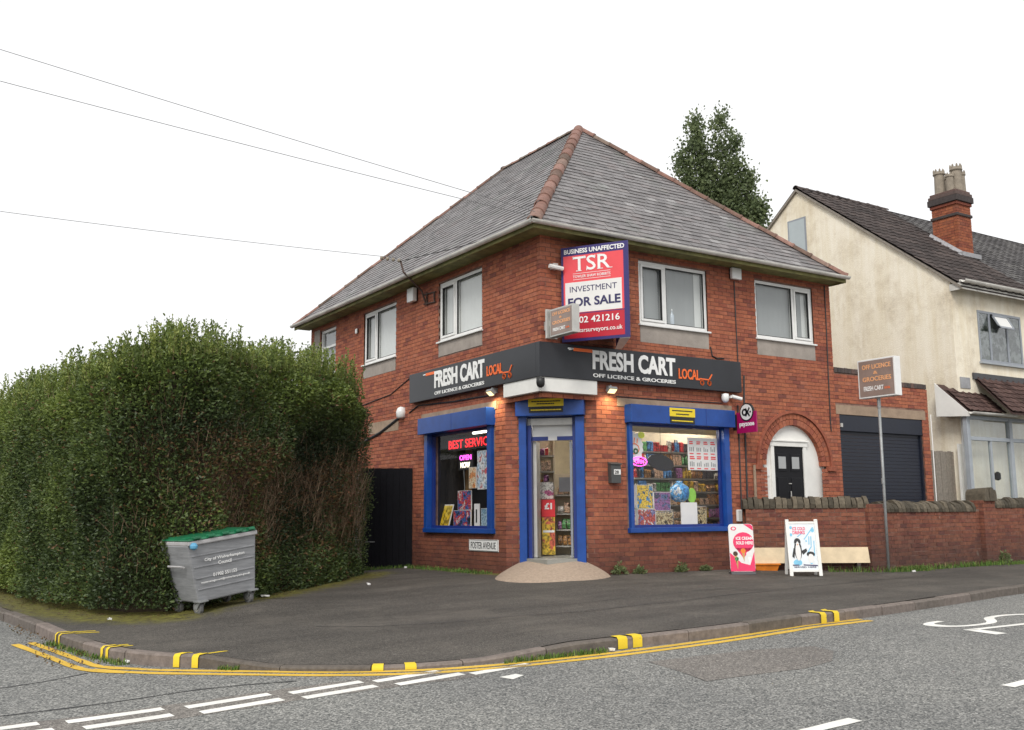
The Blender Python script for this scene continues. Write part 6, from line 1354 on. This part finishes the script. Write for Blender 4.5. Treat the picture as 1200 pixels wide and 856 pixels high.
# porch
po_ = MB(); px0, px1, py = 11.25, 13.25, -.52
porch = MB(); porch.box(px0 + .02, 15.5, py + .05, HY0 - .002, -.3, .55); porch = porch.build('porch', M['grey_pvc'], ho)
FPo = frame((0, py, 0), (1, 0, 0), (0, -1, 0)); b = MB()
for u in (11.30, 12.98, 14.2): b.fbox(FPo, u, u + .12, .55, 3.18, -.10, 0)
for z in (.55, 2.62, 3.10): b.fbox(FPo, 11.42, 12.98, z, z + .085, -.10, -.01); b.fbox(FPo, 13.10, 14.2, z, z + .085, -.10, -.01)
b.fbox(FPo, 12.2, 12.26, .63, 2.62, -.09, -.02); b.build('porch_frame', M['grey_pvc'], porch, bevel=.005)
b = MB(); b.fbox(FPo, 11.42, 12.98, .63, 3.10, -.06, -.055); b.fbox(FPo, 13.10, 14.2, .63, 3.10, -.06, -.055); b.build('pane', M['glass'], porch)
b = MB(); b.fbox(FPo, 11.48, 12.18, .45, 2.56, -.40, -.36); b.build('front_door', M['white'], porch); b = MB(); b.fbox(FPo, 11.68, 11.92, .95, 2.4, -.36, -.355); b.build('door_glass', M['galv'], porch)
b = MB(); b.fbox(FPo, 12.28, 12.9, .66, 2.56, -.40, -.395); b.build('curtain', M['galv'], porch); b = MB(); b.lathe(FPo(12.38, 1.72, -.02), [(.02, 0), (.07, .03), (.07, .16), (.02, .2)], 8); b.build('knocker', M['ink_black'], porch)
zp = lambda y: 3.27 + (y - (py - .12)) * .98
tile_roof(porch, px0, 12.6, py - .12, HY0 + .0, zp, M['tile_porch'], .16, .24, 'porch_roof')
b = MB(); b.add([(px0 - .02, py - .12, 3.14), (px0 - .02, HY0 + .35, 3.20), (px0 - .02, HY0 + .35, 3.98), (px0 - .02, py - .12, 3.22), (px0 + .01, py - .12, 3.14), (px0 + .01, HY0 + .35, 3.20), (px0 + .01, HY0 + .35, 3.98), (px0 + .01, py - .12, 3.22)], [(0, 1, 2, 3), (7, 6, 5, 4), (0, 4, 5, 1), (1, 5, 6, 2), (2, 6, 7, 3), (3, 7, 4, 0)]); b.build('bargeboard', M['white'], porch)
b = MB(); b.hexa([(px0, HY0, 3.2), (HX - .002, HY0, 3.2), (HX - .002, HY0 + .34, 3.2), (px0, HY0 + .34, 3.2), (px0, HY0, 3.70), (HX - .002, HY0, 3.70), (HX - .002, HY0 + .34, 3.96), (px0, HY0 + .34, 3.96)]); b.build('porch_return', M['tile_porch'], porch)
# second, forward gable of the porch roof
tile_roof(porch, 12.30, 14.7, -1.02, HY0, lambda y: 3.26 + (y + 1.02) * 1.04, M['tile_porch'], .17, .24, 'porch_roof')
b = MB(); b.add([(12.95, -1.06, 3.16), (16.2, -1.06, 3.16), (14.25, -1.06, 4.20), (12.95, -1.06, 3.30), (12.95, -1.02, 3.16), (16.2, -1.02, 3.16), (14.25, -1.02, 4.20), (12.95, -1.02, 3.30)], [(0, 1, 2, 3), (7, 6, 5, 4), (3, 2, 6, 7), (0, 4, 5, 1), (0, 3, 7, 4)]); b.build('white_gable', M['white'], porch)
gutter(porch, (px0 - .04, py - .12, 3.24), (13.0, py - .12, 3.24), (0, -1, 0), .055)
b = MB(); b.box(12.2, 16, HY0 - .05, HY0 - .002, 4.10, 4.25); b.build('flashing', plain('dark flashing', (.06, .06, .065), .6), porch)
b = MB(); b.fbox(FH, 11.70, 12.08, 3.86, 4.12, .002, .02); b.build('flashing', M['lead'], porch)
b = MB(); b.tube([(11.52, HY0 - .12, 3.2), (11.52, HY0 - .10, 2.9), (11.56, HY0 - .06, 2.6), (11.56, HY0 - .06, -.1)], .04, 8); b.build('downpipe', M['upvc'], ho, smooth=True)
# boarded side fence between the garage and the cream house
fe = root('side_fence', (11.1, .1, -.1), 'weathered grey boarded fence between the garage and the cream house', 'fence')
b = MB()
for k in range(9):
    x = GX1 + .02 + k * .105; b = MB(); b.box(x + .003, x + .10, .06 + (k % 2) * .008, .085 + (k % 2) * .008, -.2, 2.40 + random.uniform(-.015, .01)); b.build('fence_board', M['wood_grey'], fe)
b = MB(); b.box(GX1, HX, .11, .15, 2.1, 2.2); b.box(GX1, HX, .11, .15, .5, .6); b.build('rail', M['wood_grey'], fe)
b = MB(); b.tube([(GX1 + .04, -.03, -.1), (GX1 + .04, -.03, 3.2)], .012, 5); tag(b.build('wall_cable', M['ink_white']), 'thin white cable down the right corner of the garage', 'cable')
surf(frame((HX, 0, 0), (0, -1, 0), (-1, 0, 0)), [(.10, 6.0), (.05, 5.0), (.0, 4.3)], .006, 'thin cable on the corner of the cream house') if False else None

# ------------------------------------------------------------ foliage
def leaves(name, mat, C, Nrm, size, tone, parent, kind='stuff', asp=0.5, bend=0.18):
    """C centres Nx3, Nrm growth direction Nx3, size N, tone N -> folded leaf of two quads' worth of triangles each"""
    n = len(C); r = RNG.normal(size=(n, 3)); d = Nrm + r * 0.75; d /= np.linalg.norm(d, axis=1, keepdims=True)
    s = np.cross(d, RNG.normal(size=(n, 3))); s /= np.linalg.norm(s, axis=1, keepdims=True); up = np.cross(s, d)
    L = size[:, None]; w = L * asp * 0.5
    v0 = C; v1 = C + d * L * .5 + s * w + up * L * bend; v2 = C + d * L; v3 = C + d * L * .5 - s * w + up * L * bend
    V = np.stack([v0, v1, v2, v3], 1).reshape(-1, 3); me = bpy.data.meshes.new(name)
    me.vertices.add(4 * n); me.vertices.foreach_set('co', V.astype(np.float32).ravel())
    idx = np.arange(n) * 4; F = np.stack([idx, idx + 1, idx + 2, idx, idx + 2, idx + 3], 1).ravel()
    me.loops.add(6 * n); me.loops.foreach_set('vertex_index', F.astype(np.int32)); me.polygons.add(2 * n); me.polygons.foreach_set('loop_start', (np.arange(2 * n) * 3).astype(np.int32)); me.polygons.foreach_set('loop_total', np.full(2 * n, 3, np.int32))
    a = me.attributes.new('tone', 'FLOAT', 'FACE'); a.data.foreach_set('value', np.repeat(tone, 2).astype(np.float32)); me.materials.append(mat); me.update(calc_edges=True); me.validate()
    o = bpy.data.objects.new(name, me); COL.objects.link(o); adopt(o, parent)
    if kind: o['kind'] = kind
    return o
def smooth_noise(seed, freq):
    rr = np.random.default_rng(seed); ph = rr.uniform(0, 6.28, (6, 3)); fr = rr.normal(size=(6, 3)) * freq
    def f(P): return sum(np.sin(P @ fr[i] + ph[i, 0]) for i in range(6)) / 3.0
    return f
hedge = root('hedge', (-5, .5, -.2), 'tall overgrown dark green privet hedge with bare brown patches along the footway', 'hedge')
hp = np.array([(x, y) for x, y in HEDGE]); seg = np.diff(hp, axis=0); sl_ = np.linalg.norm(seg, axis=1); cum = np.concatenate([[0], np.cumsum(sl_)])
TH = 1.5     # hedge depth
def hat(s):
    i = np.clip(np.searchsorted(cum, s, side='right') - 1, 0, len(seg) - 1); t = (s - cum[i]) / sl_[i]; p = hp[i] + seg[i] * t[:, None]
    # blended normals (pointing out to the street)
    d = seg / sl_[:, None]; nrm = np.stack([d[:, 1], -d[:, 0]], 1) * 1.0
    pn = nrm[np.clip(i - 1, 0, len(seg) - 1)]; nn_ = nrm[np.clip(i + 1, 0, len(seg) - 1)]; w = t[:, None]
    n = nrm[i] + pn * np.clip(.5 - w, 0, 1) + nn_ * np.clip(w - .5, 0, 1); n /= np.linalg.norm(n, axis=1, keepdims=True)
    return p, n
# outward = street side; check the sign on the diagonal face (must look to +x,-y)
_t, _n = hat(np.array([cum[-1] - 2.0]))
SG = 1.0 if _n[0, 0] > 0 else -1.0
def Htop(s): return np.interp(s, [0, cum[1], cum[2], cum[3], cum[4], cum[5], cum[6], cum[6] + 1.8, cum[7] - .5, cum[7]], [3.10, 3.12, 3.05, 3.12, 3.30, 3.36, 3.45, 3.55, 3.55, 3.42])
nz1 = smooth_noise(3, 2.2); nz2 = smooth_noise(5, 5.0); nz3 = smooth_noise(9, 1.2); nzb = smooth_noise(12, 1.7)
def bare(P, s):       # brown thin areas on the diagonal face, middle heights
    z = P[:, 2]; on = np.clip((s - cum[3]) / 1.2, 0, 1); band = np.clip((z - .35 + .2 * nz1(P)) / .3, 0, 1) * np.clip((2.25 - z + .25 * nz1(P)) / .4, 0, 1)
    return np.clip(on * band * (0.60 + .42 * nzb(P)), 0, 0.93)
def hedge_face(n):
    s = RNG.uniform(0, cum[-1], n); s = np.where(s < cum[1] * .8, RNG.uniform(cum[1] * .5, cum[-1], n), s); p, nn = hat(s); nn = nn * SG
    H = Htop(s); f = RNG.uniform(0, 1, n) ** .95; z = f * H - .12
    P = np.column_stack([p, z]); lump = .14 * nz1(P) + .07 * nz2(P)
    flare = .17 * np.clip((z - 2.2) / 1.0, 0, 1) * np.clip((3.4 - z) / .5, 0, 1) + .10 * np.clip((.6 - z) / .6, 0, 1)
    roundt = -np.clip((z - (H - .5)) / .5, 0, 1) ** 2 * np.where(s > cum[3], .20, .42)
    dep = RNG.exponential(.075, n); off = lump + flare + roundt - dep + .02 - .26 * np.clip((s - (cum[-1] - .9)) / .9, 0, 1)
    P[:, 0] += nn[:, 0] * off; P[:, 1] += nn[:, 1] * off
    return P, np.column_stack([nn, np.full(n, .25)]), s, dep, f * H, H
P, D_, s, dep_, z, H = hedge_face(185000)
b_ = bare(P, s); keep = RNG.uniform(0, 1, len(P)) > b_; P, D_, s, dep_, b_, z = P[keep], D_[keep], s[keep], dep_[keep], b_[keep], z[keep]
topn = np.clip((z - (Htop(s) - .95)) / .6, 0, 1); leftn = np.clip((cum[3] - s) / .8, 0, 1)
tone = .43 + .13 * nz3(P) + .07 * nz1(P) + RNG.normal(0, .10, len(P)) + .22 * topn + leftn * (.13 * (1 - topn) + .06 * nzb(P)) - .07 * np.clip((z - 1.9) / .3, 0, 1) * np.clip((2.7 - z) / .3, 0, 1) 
dead = RNG.uniform(0, 1, len(P)) < (.03 + .75 * b_); tone = np.where(dead, RNG.uniform(0, .12, len(P)), np.clip(tone, .2, .88))
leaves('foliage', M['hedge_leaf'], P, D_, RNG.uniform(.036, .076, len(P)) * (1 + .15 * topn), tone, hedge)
# top surface, back rounding
n = 60000; s = RNG.uniform(cum[0], cum[-1], n); p, nn = hat(s); nn *= SG; dd = RNG.uniform(.0, TH, n); e = (dd - .35) / TH
z = Htop(s) + .10 * np.sin(e * 3) - .5 * np.clip(.3 - dd, 0, 1) ** 1 + .0; P = np.column_stack([p[:, 0] - nn[:, 0] * dd, p[:, 1] - nn[:, 1] * dd, z]); P[:, 2] += .09 * nz1(P) + .05 * nz2(P) - RNG.exponential(.06, n)
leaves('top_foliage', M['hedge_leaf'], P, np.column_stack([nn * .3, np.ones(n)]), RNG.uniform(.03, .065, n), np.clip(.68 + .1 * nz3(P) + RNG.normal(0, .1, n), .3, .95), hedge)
# upright new shoots on top
ns = 3600; s = RNG.uniform(cum[1] * .7, cum[-1], ns); p, nn = hat(s); nn *= SG; dd = RNG.uniform(-.05, .9, ns); z0 = Htop(s) - .12 + .09 * np.minimum(dd, .5); hgt = (.10 + .42 * RNG.uniform(0, 1, ns) ** 1.8) * (1 + .25 * nz1(np.column_stack([p, z0])))
Ps, Ds, Ts = [], [], []; tw = MB()
for i in range(ns):
    base = np.array([p[i, 0] - nn[i, 0] * dd[i], p[i, 1] - nn[i, 1] * dd[i], z0[i]]); lean = RNG.normal(0, .14, 3); lean[2] = 1; lean /= np.linalg.norm(lean); h = abs(hgt[i]); k = max(5, int(h / .015))
    t = np.linspace(-.2, 1, k); c = base + lean * (t[:, None] * h); Ps.append(c); Ds.append(np.tile(lean * 1.1, (k, 1)) + RNG.normal(0, .45, (k, 3))); Ts.append(np.full(k, RNG.uniform(.62, .98)))
    if i % 3 == 0: tw.tube([base - lean * .1, base + lean * h * .95], .003, 3, .001, False)
Ps = np.vstack(Ps); Ds = np.vstack(Ds); Ts = np.concatenate(Ts)
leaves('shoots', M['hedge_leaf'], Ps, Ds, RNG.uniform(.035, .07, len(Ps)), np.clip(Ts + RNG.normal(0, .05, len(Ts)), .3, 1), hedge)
# bare twigs showing in the brown patches
for i in range(5200):
    s1 = np.array([RNG.uniform(cum[3] - .3, cum[-1])]); pp, n1 = hat(s1); n1 = n1[0] * SG; zc = RNG.uniform(.05, 2.6); q = np.array([[pp[0, 0], pp[0, 1], zc]])
    if bare(q, s1)[0] < .35 and RNG.uniform() < .85: continue
    o = .03 + .08 * nz1(q)[0] - RNG.uniform(-.03, .14); c = np.array([pp[0, 0] + n1[0] * o, pp[0, 1] + n1[1] * o, zc]); sd_ = seg[-1] / sl_[-1]; a = RNG.normal(0, .5); L_ = RNG.uniform(.10, .42)
    d1 = np.array([sd_[0] * math.sin(a) + n1[0] * .12, sd_[1] * math.sin(a) + n1[1] * .12, math.cos(a)]); m_ = c + d1 * L_ * .5 + RNG.normal(0, .02, 3); tw.tube([c, m_, c + d1 * L_ + RNG.normal(0, .03, 3)], RNG.uniform(.002, .005), 3, .0012, False)
tw.build('twigs', M['twig'], hedge, kind='stuff')
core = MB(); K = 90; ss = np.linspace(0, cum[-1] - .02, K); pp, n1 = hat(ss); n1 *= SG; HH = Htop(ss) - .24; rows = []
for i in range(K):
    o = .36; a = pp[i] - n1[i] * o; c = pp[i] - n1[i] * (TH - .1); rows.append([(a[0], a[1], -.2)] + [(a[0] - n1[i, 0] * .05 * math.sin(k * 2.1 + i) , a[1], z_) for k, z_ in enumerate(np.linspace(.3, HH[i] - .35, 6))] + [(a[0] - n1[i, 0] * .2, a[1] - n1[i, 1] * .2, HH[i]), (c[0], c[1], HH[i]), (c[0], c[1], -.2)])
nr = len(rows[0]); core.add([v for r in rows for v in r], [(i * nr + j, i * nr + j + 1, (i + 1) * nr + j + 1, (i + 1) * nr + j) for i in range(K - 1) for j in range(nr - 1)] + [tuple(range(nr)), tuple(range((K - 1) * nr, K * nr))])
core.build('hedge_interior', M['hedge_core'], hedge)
# leaf sprays at the gate end of the hedge
n = 9000; t_ = RNG.uniform(0, 1, n); P = np.column_stack([-1.64 + RNG.normal(0, .04, n) - .1 * t_, 3.68 + 1.1 * t_ + RNG.normal(0, .05, n), RNG.uniform(-.05, 3.1, n)]); P[:, 0] += .10 * nz1(P) + .08
leaves('end_foliage', M['hedge_leaf'], P, np.tile([.8, -.3, .3], (n, 1)), RNG.uniform(.03, .06, n), np.clip(.46 + RNG.normal(0, .12, n), .2, .8), hedge)

# ---- poplar far behind
pop = root('poplar_tree', (24.5, 20, 0), 'tall loose poplar with two spires rising behind the shop roof', 'tree')
E_ = Vector((.84, -.54, 0)); T0 = Vector((24.3, 19.9, 0))
cols = [(-1.0, 20.2, 11, .95), (.3, 20.5, 11, .9), (-1.65, 18.6, 10, .85), (-.5, 18.0, 9, 1.0), (.85, 19.0, 9, .85), (1.45, 17.2, 8, .8), (1.95, 15.9, 7, .7), (.3, 16.5, 6, .8), (-1.3, 15.5, 5, .8), (.9, 15.2, 6, .9)]
b = MB()
for off, zt_, zb_, w in cols:
    base = T0 + Vector((0, 0, 2.5)); top = T0 + E_ * off + Vector((RNG.normal(0, .2), RNG.normal(0, .2), zt_ - .4)); mid = T0 + E_ * off * .8 + Vector((0, 0, zb_ * .8)); b.tube([base, mid, top], .10, 6, .015)
b.build('limb', M['bark'], pop); b = MB(); b.tube([T0 + Vector((0, 0, -.5)), T0 + Vector((.1, 0, 3)), T0 + Vector((0, .1, 8))], .38, 10, .16); b.build('trunk', M['bark'], pop)
Ps, Ds, Ts = [], [], []
cols += [(x_, 14.6 + 2.2 * (1 - abs(x_) / 2.2), 5, 1.0) for x_ in (-1.5, -.8, 0, .8, 1.5)]
for off, zt_, zb_, w in cols:
    nc = int(66 * (zt_ - zb_) / 9 * (w / .6)) ; 
    for _ in range(nc):
        f = RNG.uniform(0, 1) ** .8; zc = zb_ + (zt_ - zb_) * f; rad = w * (1 - f) ** .5 * RNG.uniform(.3, 1.15); a = RNG.uniform(0, 6.28)
        c = np.array(T0 + E_ * off * (.85 + .15 * f)) + np.array([rad * math.cos(a), rad * math.sin(a), zc - 0]); m_ = int(RNG.uniform(20, 70)); sp = RNG.normal(0, 1, (m_, 3)) * np.array([.20, .20, .26]); Ps.append(c + sp); Ds.append(np.tile([.1 * math.cos(a), .1 * math.sin(a), .5], (m_, 1))); Ts.append(np.clip(RNG.uniform(.2, .8) + RNG.normal(0, .12, m_), 0, 1))
Ps = np.vstack(Ps); leaves('crown', M['poplar_leaf'], Ps, np.vstack(Ds), RNG.uniform(.11, .20, len(Ps)), np.concatenate(Ts), pop, None, .75)

# ---- grass and weeds
def tuft_field(name, pts, hmin, hmax, n, mat, lbl, cat='grass', dry=0.0, spread=.04):
    C, S = [], []; vs, fs, tn = [], [], []; k = 0
    b = MB()
    for _ in range(n):
        x, y, w = pts[RNG.integers(len(pts))]; x += RNG.normal(0, w); y += RNG.normal(0, w * .5); z = g_h(x, y) - .01 if name != 'gutter_grass' else r_h(x, y); h = RNG.uniform(hmin, hmax); a = RNG.uniform(0, 6.28); l = RNG.uniform(.1, .7) * h; wd = RNG.uniform(.004, .009); s_ = Vector((-math.sin(a), math.cos(a), 0)) * wd
        p0 = Vector((x, y, z)); p1 = p0 + Vector((math.cos(a) * l * .4, math.sin(a) * l * .4, h * .65)); p2 = p0 + Vector((math.cos(a) * l, math.sin(a) * l, h)); tt = RNG.uniform(0, .8) if RNG.uniform() > dry else RNG.uniform(.85, .999)
        b.add([p0 - s_, p0 + s_, p1 + s_ * .7, p1 - s_ * .7, p2], [(0, 1, 2, 3), (3, 2, 4)], tt)
    m = b.mesh(name, recalc=False); m.materials.append(mat); o = bpy.data.objects.new(name, m); COL.objects.link(o); tag(o, lbl, cat, kind='stuff')
def along(a, c, n, w): return [(a[0] + (c[0] - a[0]) * k / n, a[1] + (c[1] - a[1]) * k / n, w) for k in range(n + 1)]
tuft_field('grass', along((6.9, -1.75), (7.7, -1.72), 8, .10) , .04, .13, 1100, M['grass'], 'bright green grass clump at the foot of the low wall beside the sign pole', dry=.03)
tuft_field('grass', along((7.6, -1.62), (10.8, -1.42), 24, .06) + along((5.6, -1.25), (6.7, -1.75), 8, .06), .03, .15, 800, M['grass'], 'straggly dry grass along the foot of the low wall', dry=.45)
tuft_field('grass', along((10.8, -1.5), (15, -1.2), 14, .15), .03, .10, 1500, M['grass'], 'short yellowish grass in front of the further garden wall', dry=.45)
tuft_field('grass', along((-.15, 1.6), (-.2, 4.6), 20, .07) + along((-.3, 4.6), (-1.2, 4.6), 8, .07), .02, .09, 1200, M['grass'], 'thin weedy grass along the foot of the left shop wall', dry=.3)
tuft_field('gutter_grass', along((-3.0, -5.40), (-4.1, -5.27), 12, .03), .02, .07, 420, M['grass'], 'grass growing in the gutter against the kerb in front of the shop', dry=.15)
tuft_field('gutter_grass', along((-7.25, -2.95), (-7.66, -1.2), 14, .05), .015, .06, 650, M['grass'], 'grass and moss growing in the side street gutter inside the yellow lines', dry=.25)
tuft_field('gutter_grass', along((-6.4, -3.95), (-6.5, -3.85), 2, .02), .02, .06, 90, M['grass'], 'little green tuft at a kerb joint beside the yellow blips', dry=.1)
def weed(x, y, r, h, lbl):
    t = root('weed', (x, y, g_h(x, y)), lbl, 'weed'); n = 160; a = RNG.uniform(0, 6.28, n); q = RNG.uniform(0, 1, n) ** .6; P = np.column_stack([x + np.cos(a) * r * q * .7, y + np.sin(a) * r * q * .45, g_h(x, y) + h * (1 - q) * RNG.uniform(.3, 1, n) + .01]); D = np.column_stack([np.cos(a), np.sin(a), np.full(n, .7)])
    leaves('leaves', M['poplar_leaf'], P, D, RNG.uniform(.04, .09, n), RNG.uniform(.5, 1, n), t, 'stuff', .4); b = MB()
    for k in range(6): b.tube([(x, y, g_h(x, y) - .01), (x + RNG.normal(0, r * .3), y + RNG.normal(0, r * .2), g_h(x, y) + h * .7)], .004, 4, .002)
    b.build('stalk', M['grass'], t)
weed(1.52, -.10, .20, .22, 'leafy green weed at the wall foot just right of the door ramp'); weed(1.95, -.12, .14, .12, 'small weed left of centre under the right shop window')
weed(2.95, -.10, .17, .16, 'leafy weed under the middle of the right shop window'); weed(3.55, -.08, .14, .10, 'low weed behind the ice cream board'); weed(11.5, -1.05, .22, .30, 'bushy green weed at the foot of the further garden wall')
# leaf litter along the hedge
C, T = [], []
n = 2600; s = RNG.uniform(cum[1], cum[-1], n); p, nn = hat(s); nn *= SG; dd = RNG.exponential(.22, n) - .1; x = p[:, 0] + nn[:, 0] * dd; y = p[:, 1] + nn[:, 1] * dd; z = np.array([g_h(a, c) for a, c in zip(x, y)]) + .008
o = leaves('leaf_litter', M['hedge_leaf'], np.column_stack([x, y, z]), np.tile([0, 0, .01], (n, 1)), RNG.uniform(.02, .045, n), np.where(RNG.uniform(0, 1, n) < .8, RNG.uniform(0, .18, n), RNG.uniform(.7, 1, n)), None); me = o.data
co = np.empty(len(me.vertices) * 3, np.float32); me.vertices.foreach_get('co', co); co = co.reshape(-1, 4, 3); co[:, :, 2] = z[:, None] + (co[:, :, 2] - z[:, None]) * .25; co[:, :, 2] = np.maximum(co[:, :, 2], z[:, None] - .004); me.vertices.foreach_set('co', co.ravel()); tag(o, 'dead leaves scattered along the foot of the hedge', 'leaf litter')
gn = 260; x = RNG.uniform(-7.8, -7.3, gn); y = RNG.uniform(-2.9, 1.0, gn); z = np.array([r_h(a, c) for a, c in zip(x, y)]) + .012
tag(leaves('gutter_leaves', M['hedge_leaf'], np.column_stack([x - .1, y, z]), np.tile([0, 0, .2], (gn, 1)), RNG.uniform(.02, .05, gn), RNG.uniform(0, .18, gn), None), 'dead leaves lying in the side street gutter', 'leaf litter')
# bits of litter
for x, y, sx, lbl, road in ((-4.55, .55, .12, 'crumpled white wrapper at the hedge foot right of the bin', 0), (-6.9, -.55, .06, 'small white scrap on the moss by the hedge corner', 0), (-7.16, -2.92, .10, 'white crushed wrapper in the gutter below the yellow blips', 1), (-2.9, -5.42, .09, 'white scrap of litter in the gutter grass', 1), (-2.6, 1.2, .07, 'pale scrap lying alone on the footway', 0), (7.05, -1.95, .09, 'pale flattened carton by the sign pole', 0), (-.35, 4.35, .08, 'white scrap at the foot of the side gate', 0)):
    b = MB(); z = (r_h(x, y) if road else g_h(x, y)) + .002; P = []
    for k in range(7): a = k * .9; r = sx * RNG.uniform(.35, .6); P.append((x + r * math.cos(a), y + r * .6 * math.sin(a), z + RNG.uniform(0, .02)))
    P2_ = [(px + RNG.normal(0, .006), py_ + RNG.normal(0, .006), pz + .022) for px, py_, pz in P]; c = [(x, y, z + .035)]
    b.add(P + P2_ + c, [(k, (k + 1) % 7, 7 + (k + 1) % 7, 7 + k) for k in range(7)] + [(7 + k, 7 + (k + 1) % 7, 14) for k in range(7)]); tag(b.build('litter', M['paper']), lbl, 'litter')
# manhole-like cover marks in the footway
# ------------------------------------------------------------ wheeled council bin
BL, BR_ = Vector((-5.90, -.86, -.200)), Vector((-5.12, -.62, -.095)); bx = (BR_ - BL).normalized(); bn = Vector((bx.y, -bx.x, 0)).normalized(); bz = bn.cross(bx).normalized()
if bz.z < 0: bz = -bz
bz = bz * .90; BO = BL - bx * .14
bin_ = root('wheeled_bin', tuple(BL), 'grey four wheeled council bin with green lid standing against the hedge', 'bin')
def BP(u, d, z): return BO + bx * u + bn * d + bz * z      # u along the front, d out to the street, z up
def taper(u0, u1, d0, d1, z0, U0, U1, D0, D1, z1): return [BP(u0, d1, z0), BP(u1, d1, z0), BP(U1, D1, z1), BP(U0, D1, z1), BP(u0, d0, z0), BP(u1, d0, z0), BP(U1, D0, z1), BP(U0, D0, z1)]
LB = 1.12
b = MB(); b.hexa(taper(.16, LB - .09, -.56, -.02, .17, .03, LB - .06, -.60, .04, 1.0)); b.build('body', M['bin_grey'], bin_, bevel=.02)
b = MB()
for z in (.34, .5, .66, .82):
    k = (z - .17) / .83; b.hexa(taper(.16 - .13 * k + .03, LB - .09 + .03 * k - .03, -.04 + .06 * k, -.02 + .06 * k + .008, z, .16 - .13 * k + .03, LB - .09 + .03 * k - .03, -.04 + .06 * k, -.02 + .06 * k + .010, z + .02))
b.build('rib', M['bin_grey'], bin_, bevel=.004)
b = MB(); b.hexa(taper(.03, LB - .05, -.60, .07, .985, .03, LB - .05, -.60, .07, 1.05)); b.build('rim', M['bin_rim'], bin_, bevel=.015)
b = MB(); b.hexa(taper(.02, LB - .06, -.58, .08, 1.053, .04, LB - .08, -.56, .05, 1.085)); b.hexa(taper(.05, LB - .09, -.54, .0, 1.085, .07, LB - .11, -.50, -.05, 1.10)); lid = b.build('lid', M['bin_green'], bin_, bevel=.012)
b = MB()
for u in (.10, .31, .52, .73, .92): b.hexa(taper(u, u + .10, .03, .095, 1.07, u, u + .10, .03, .09, 1.11))
b.build('lid_handle', M['bin_green'], lid, bevel=.008)
b = MB()
for k in range(6): a = k * 1.05; pass
b.lathe(BP(.07, .11, .93), [(.015, 0), (.045, .02), (.05, .05), (.035, .08), (.015, .09)], 9); b.build('tied_rag', M['bag_blue'], bin_)
b = MB(); b.tube([BP(.05, -.1, .68), BP(.01, -.1, .70), BP(.01, -.4, .70), BP(.05, -.4, .68)], .014, 6); b.build('side_handle', M['bin_rim'], bin_)
for u, d in ((.22, -.06), (LB - .14, -.06), (.2, -.48), (LB - .2, -.48)):
    b = MB(); b.tube([BP(u - .03, d - .05, .085), BP(u + .02, d - .05, .085)], .085, 16); w = b.build('wheel', M['tyre'], bin_, bevel=.008)
    b = MB(); b.tube([BP(u - .035, d - .05, .085), BP(u + .025, d - .05, .085)], .045, 12); b.build('hub', M['alu'], w)
    b = MB(); b.hexa([BP(u - .05, d - .09, .08), BP(u - .038, d - .09, .08), BP(u - .038, d + .03, .19), BP(u - .05, d + .03, .19), BP(u - .05, d - .02, .07), BP(u - .038, d - .02, .07), BP(u - .038, d + .07, .19), BP(u - .05, d + .07, .19)])
    b.hexa([BP(u + .028, d - .09, .08), BP(u + .04, d - .09, .08), BP(u + .04, d + .03, .19), BP(u + .028, d + .03, .19), BP(u + .028, d - .02, .07), BP(u + .04, d - .02, .07), BP(u + .04, d + .07, .19), BP(u + .028, d + .07, .19)])
    b.hexa(taper(u - .07, u + .06, d - .06, d + .09, .175, u - .07, u + .06, d - .06, d + .09, .195)); b.build('castor_fork', M['galv'], w)
def bfront(u, z, e=.006): k = (z - .17) / .83; return BP(u, -.02 + .06 * k + e, z)
for s_, u, z, w, h in (('City of Wolverhampton', .26, .725, .60, .055), ('Council', .46, .66, .20, .05), ('01902 551155', .38, .50, .36, .052), ('wastemanagement@wolverhampton.gov.uk', .20, .425, .74, .036)):
    lettering(bin_, s_, bfront(u, z, .014), bx * w, bfront(u, z + h) - bfront(u, z), M['ink_white'], .015, .003)
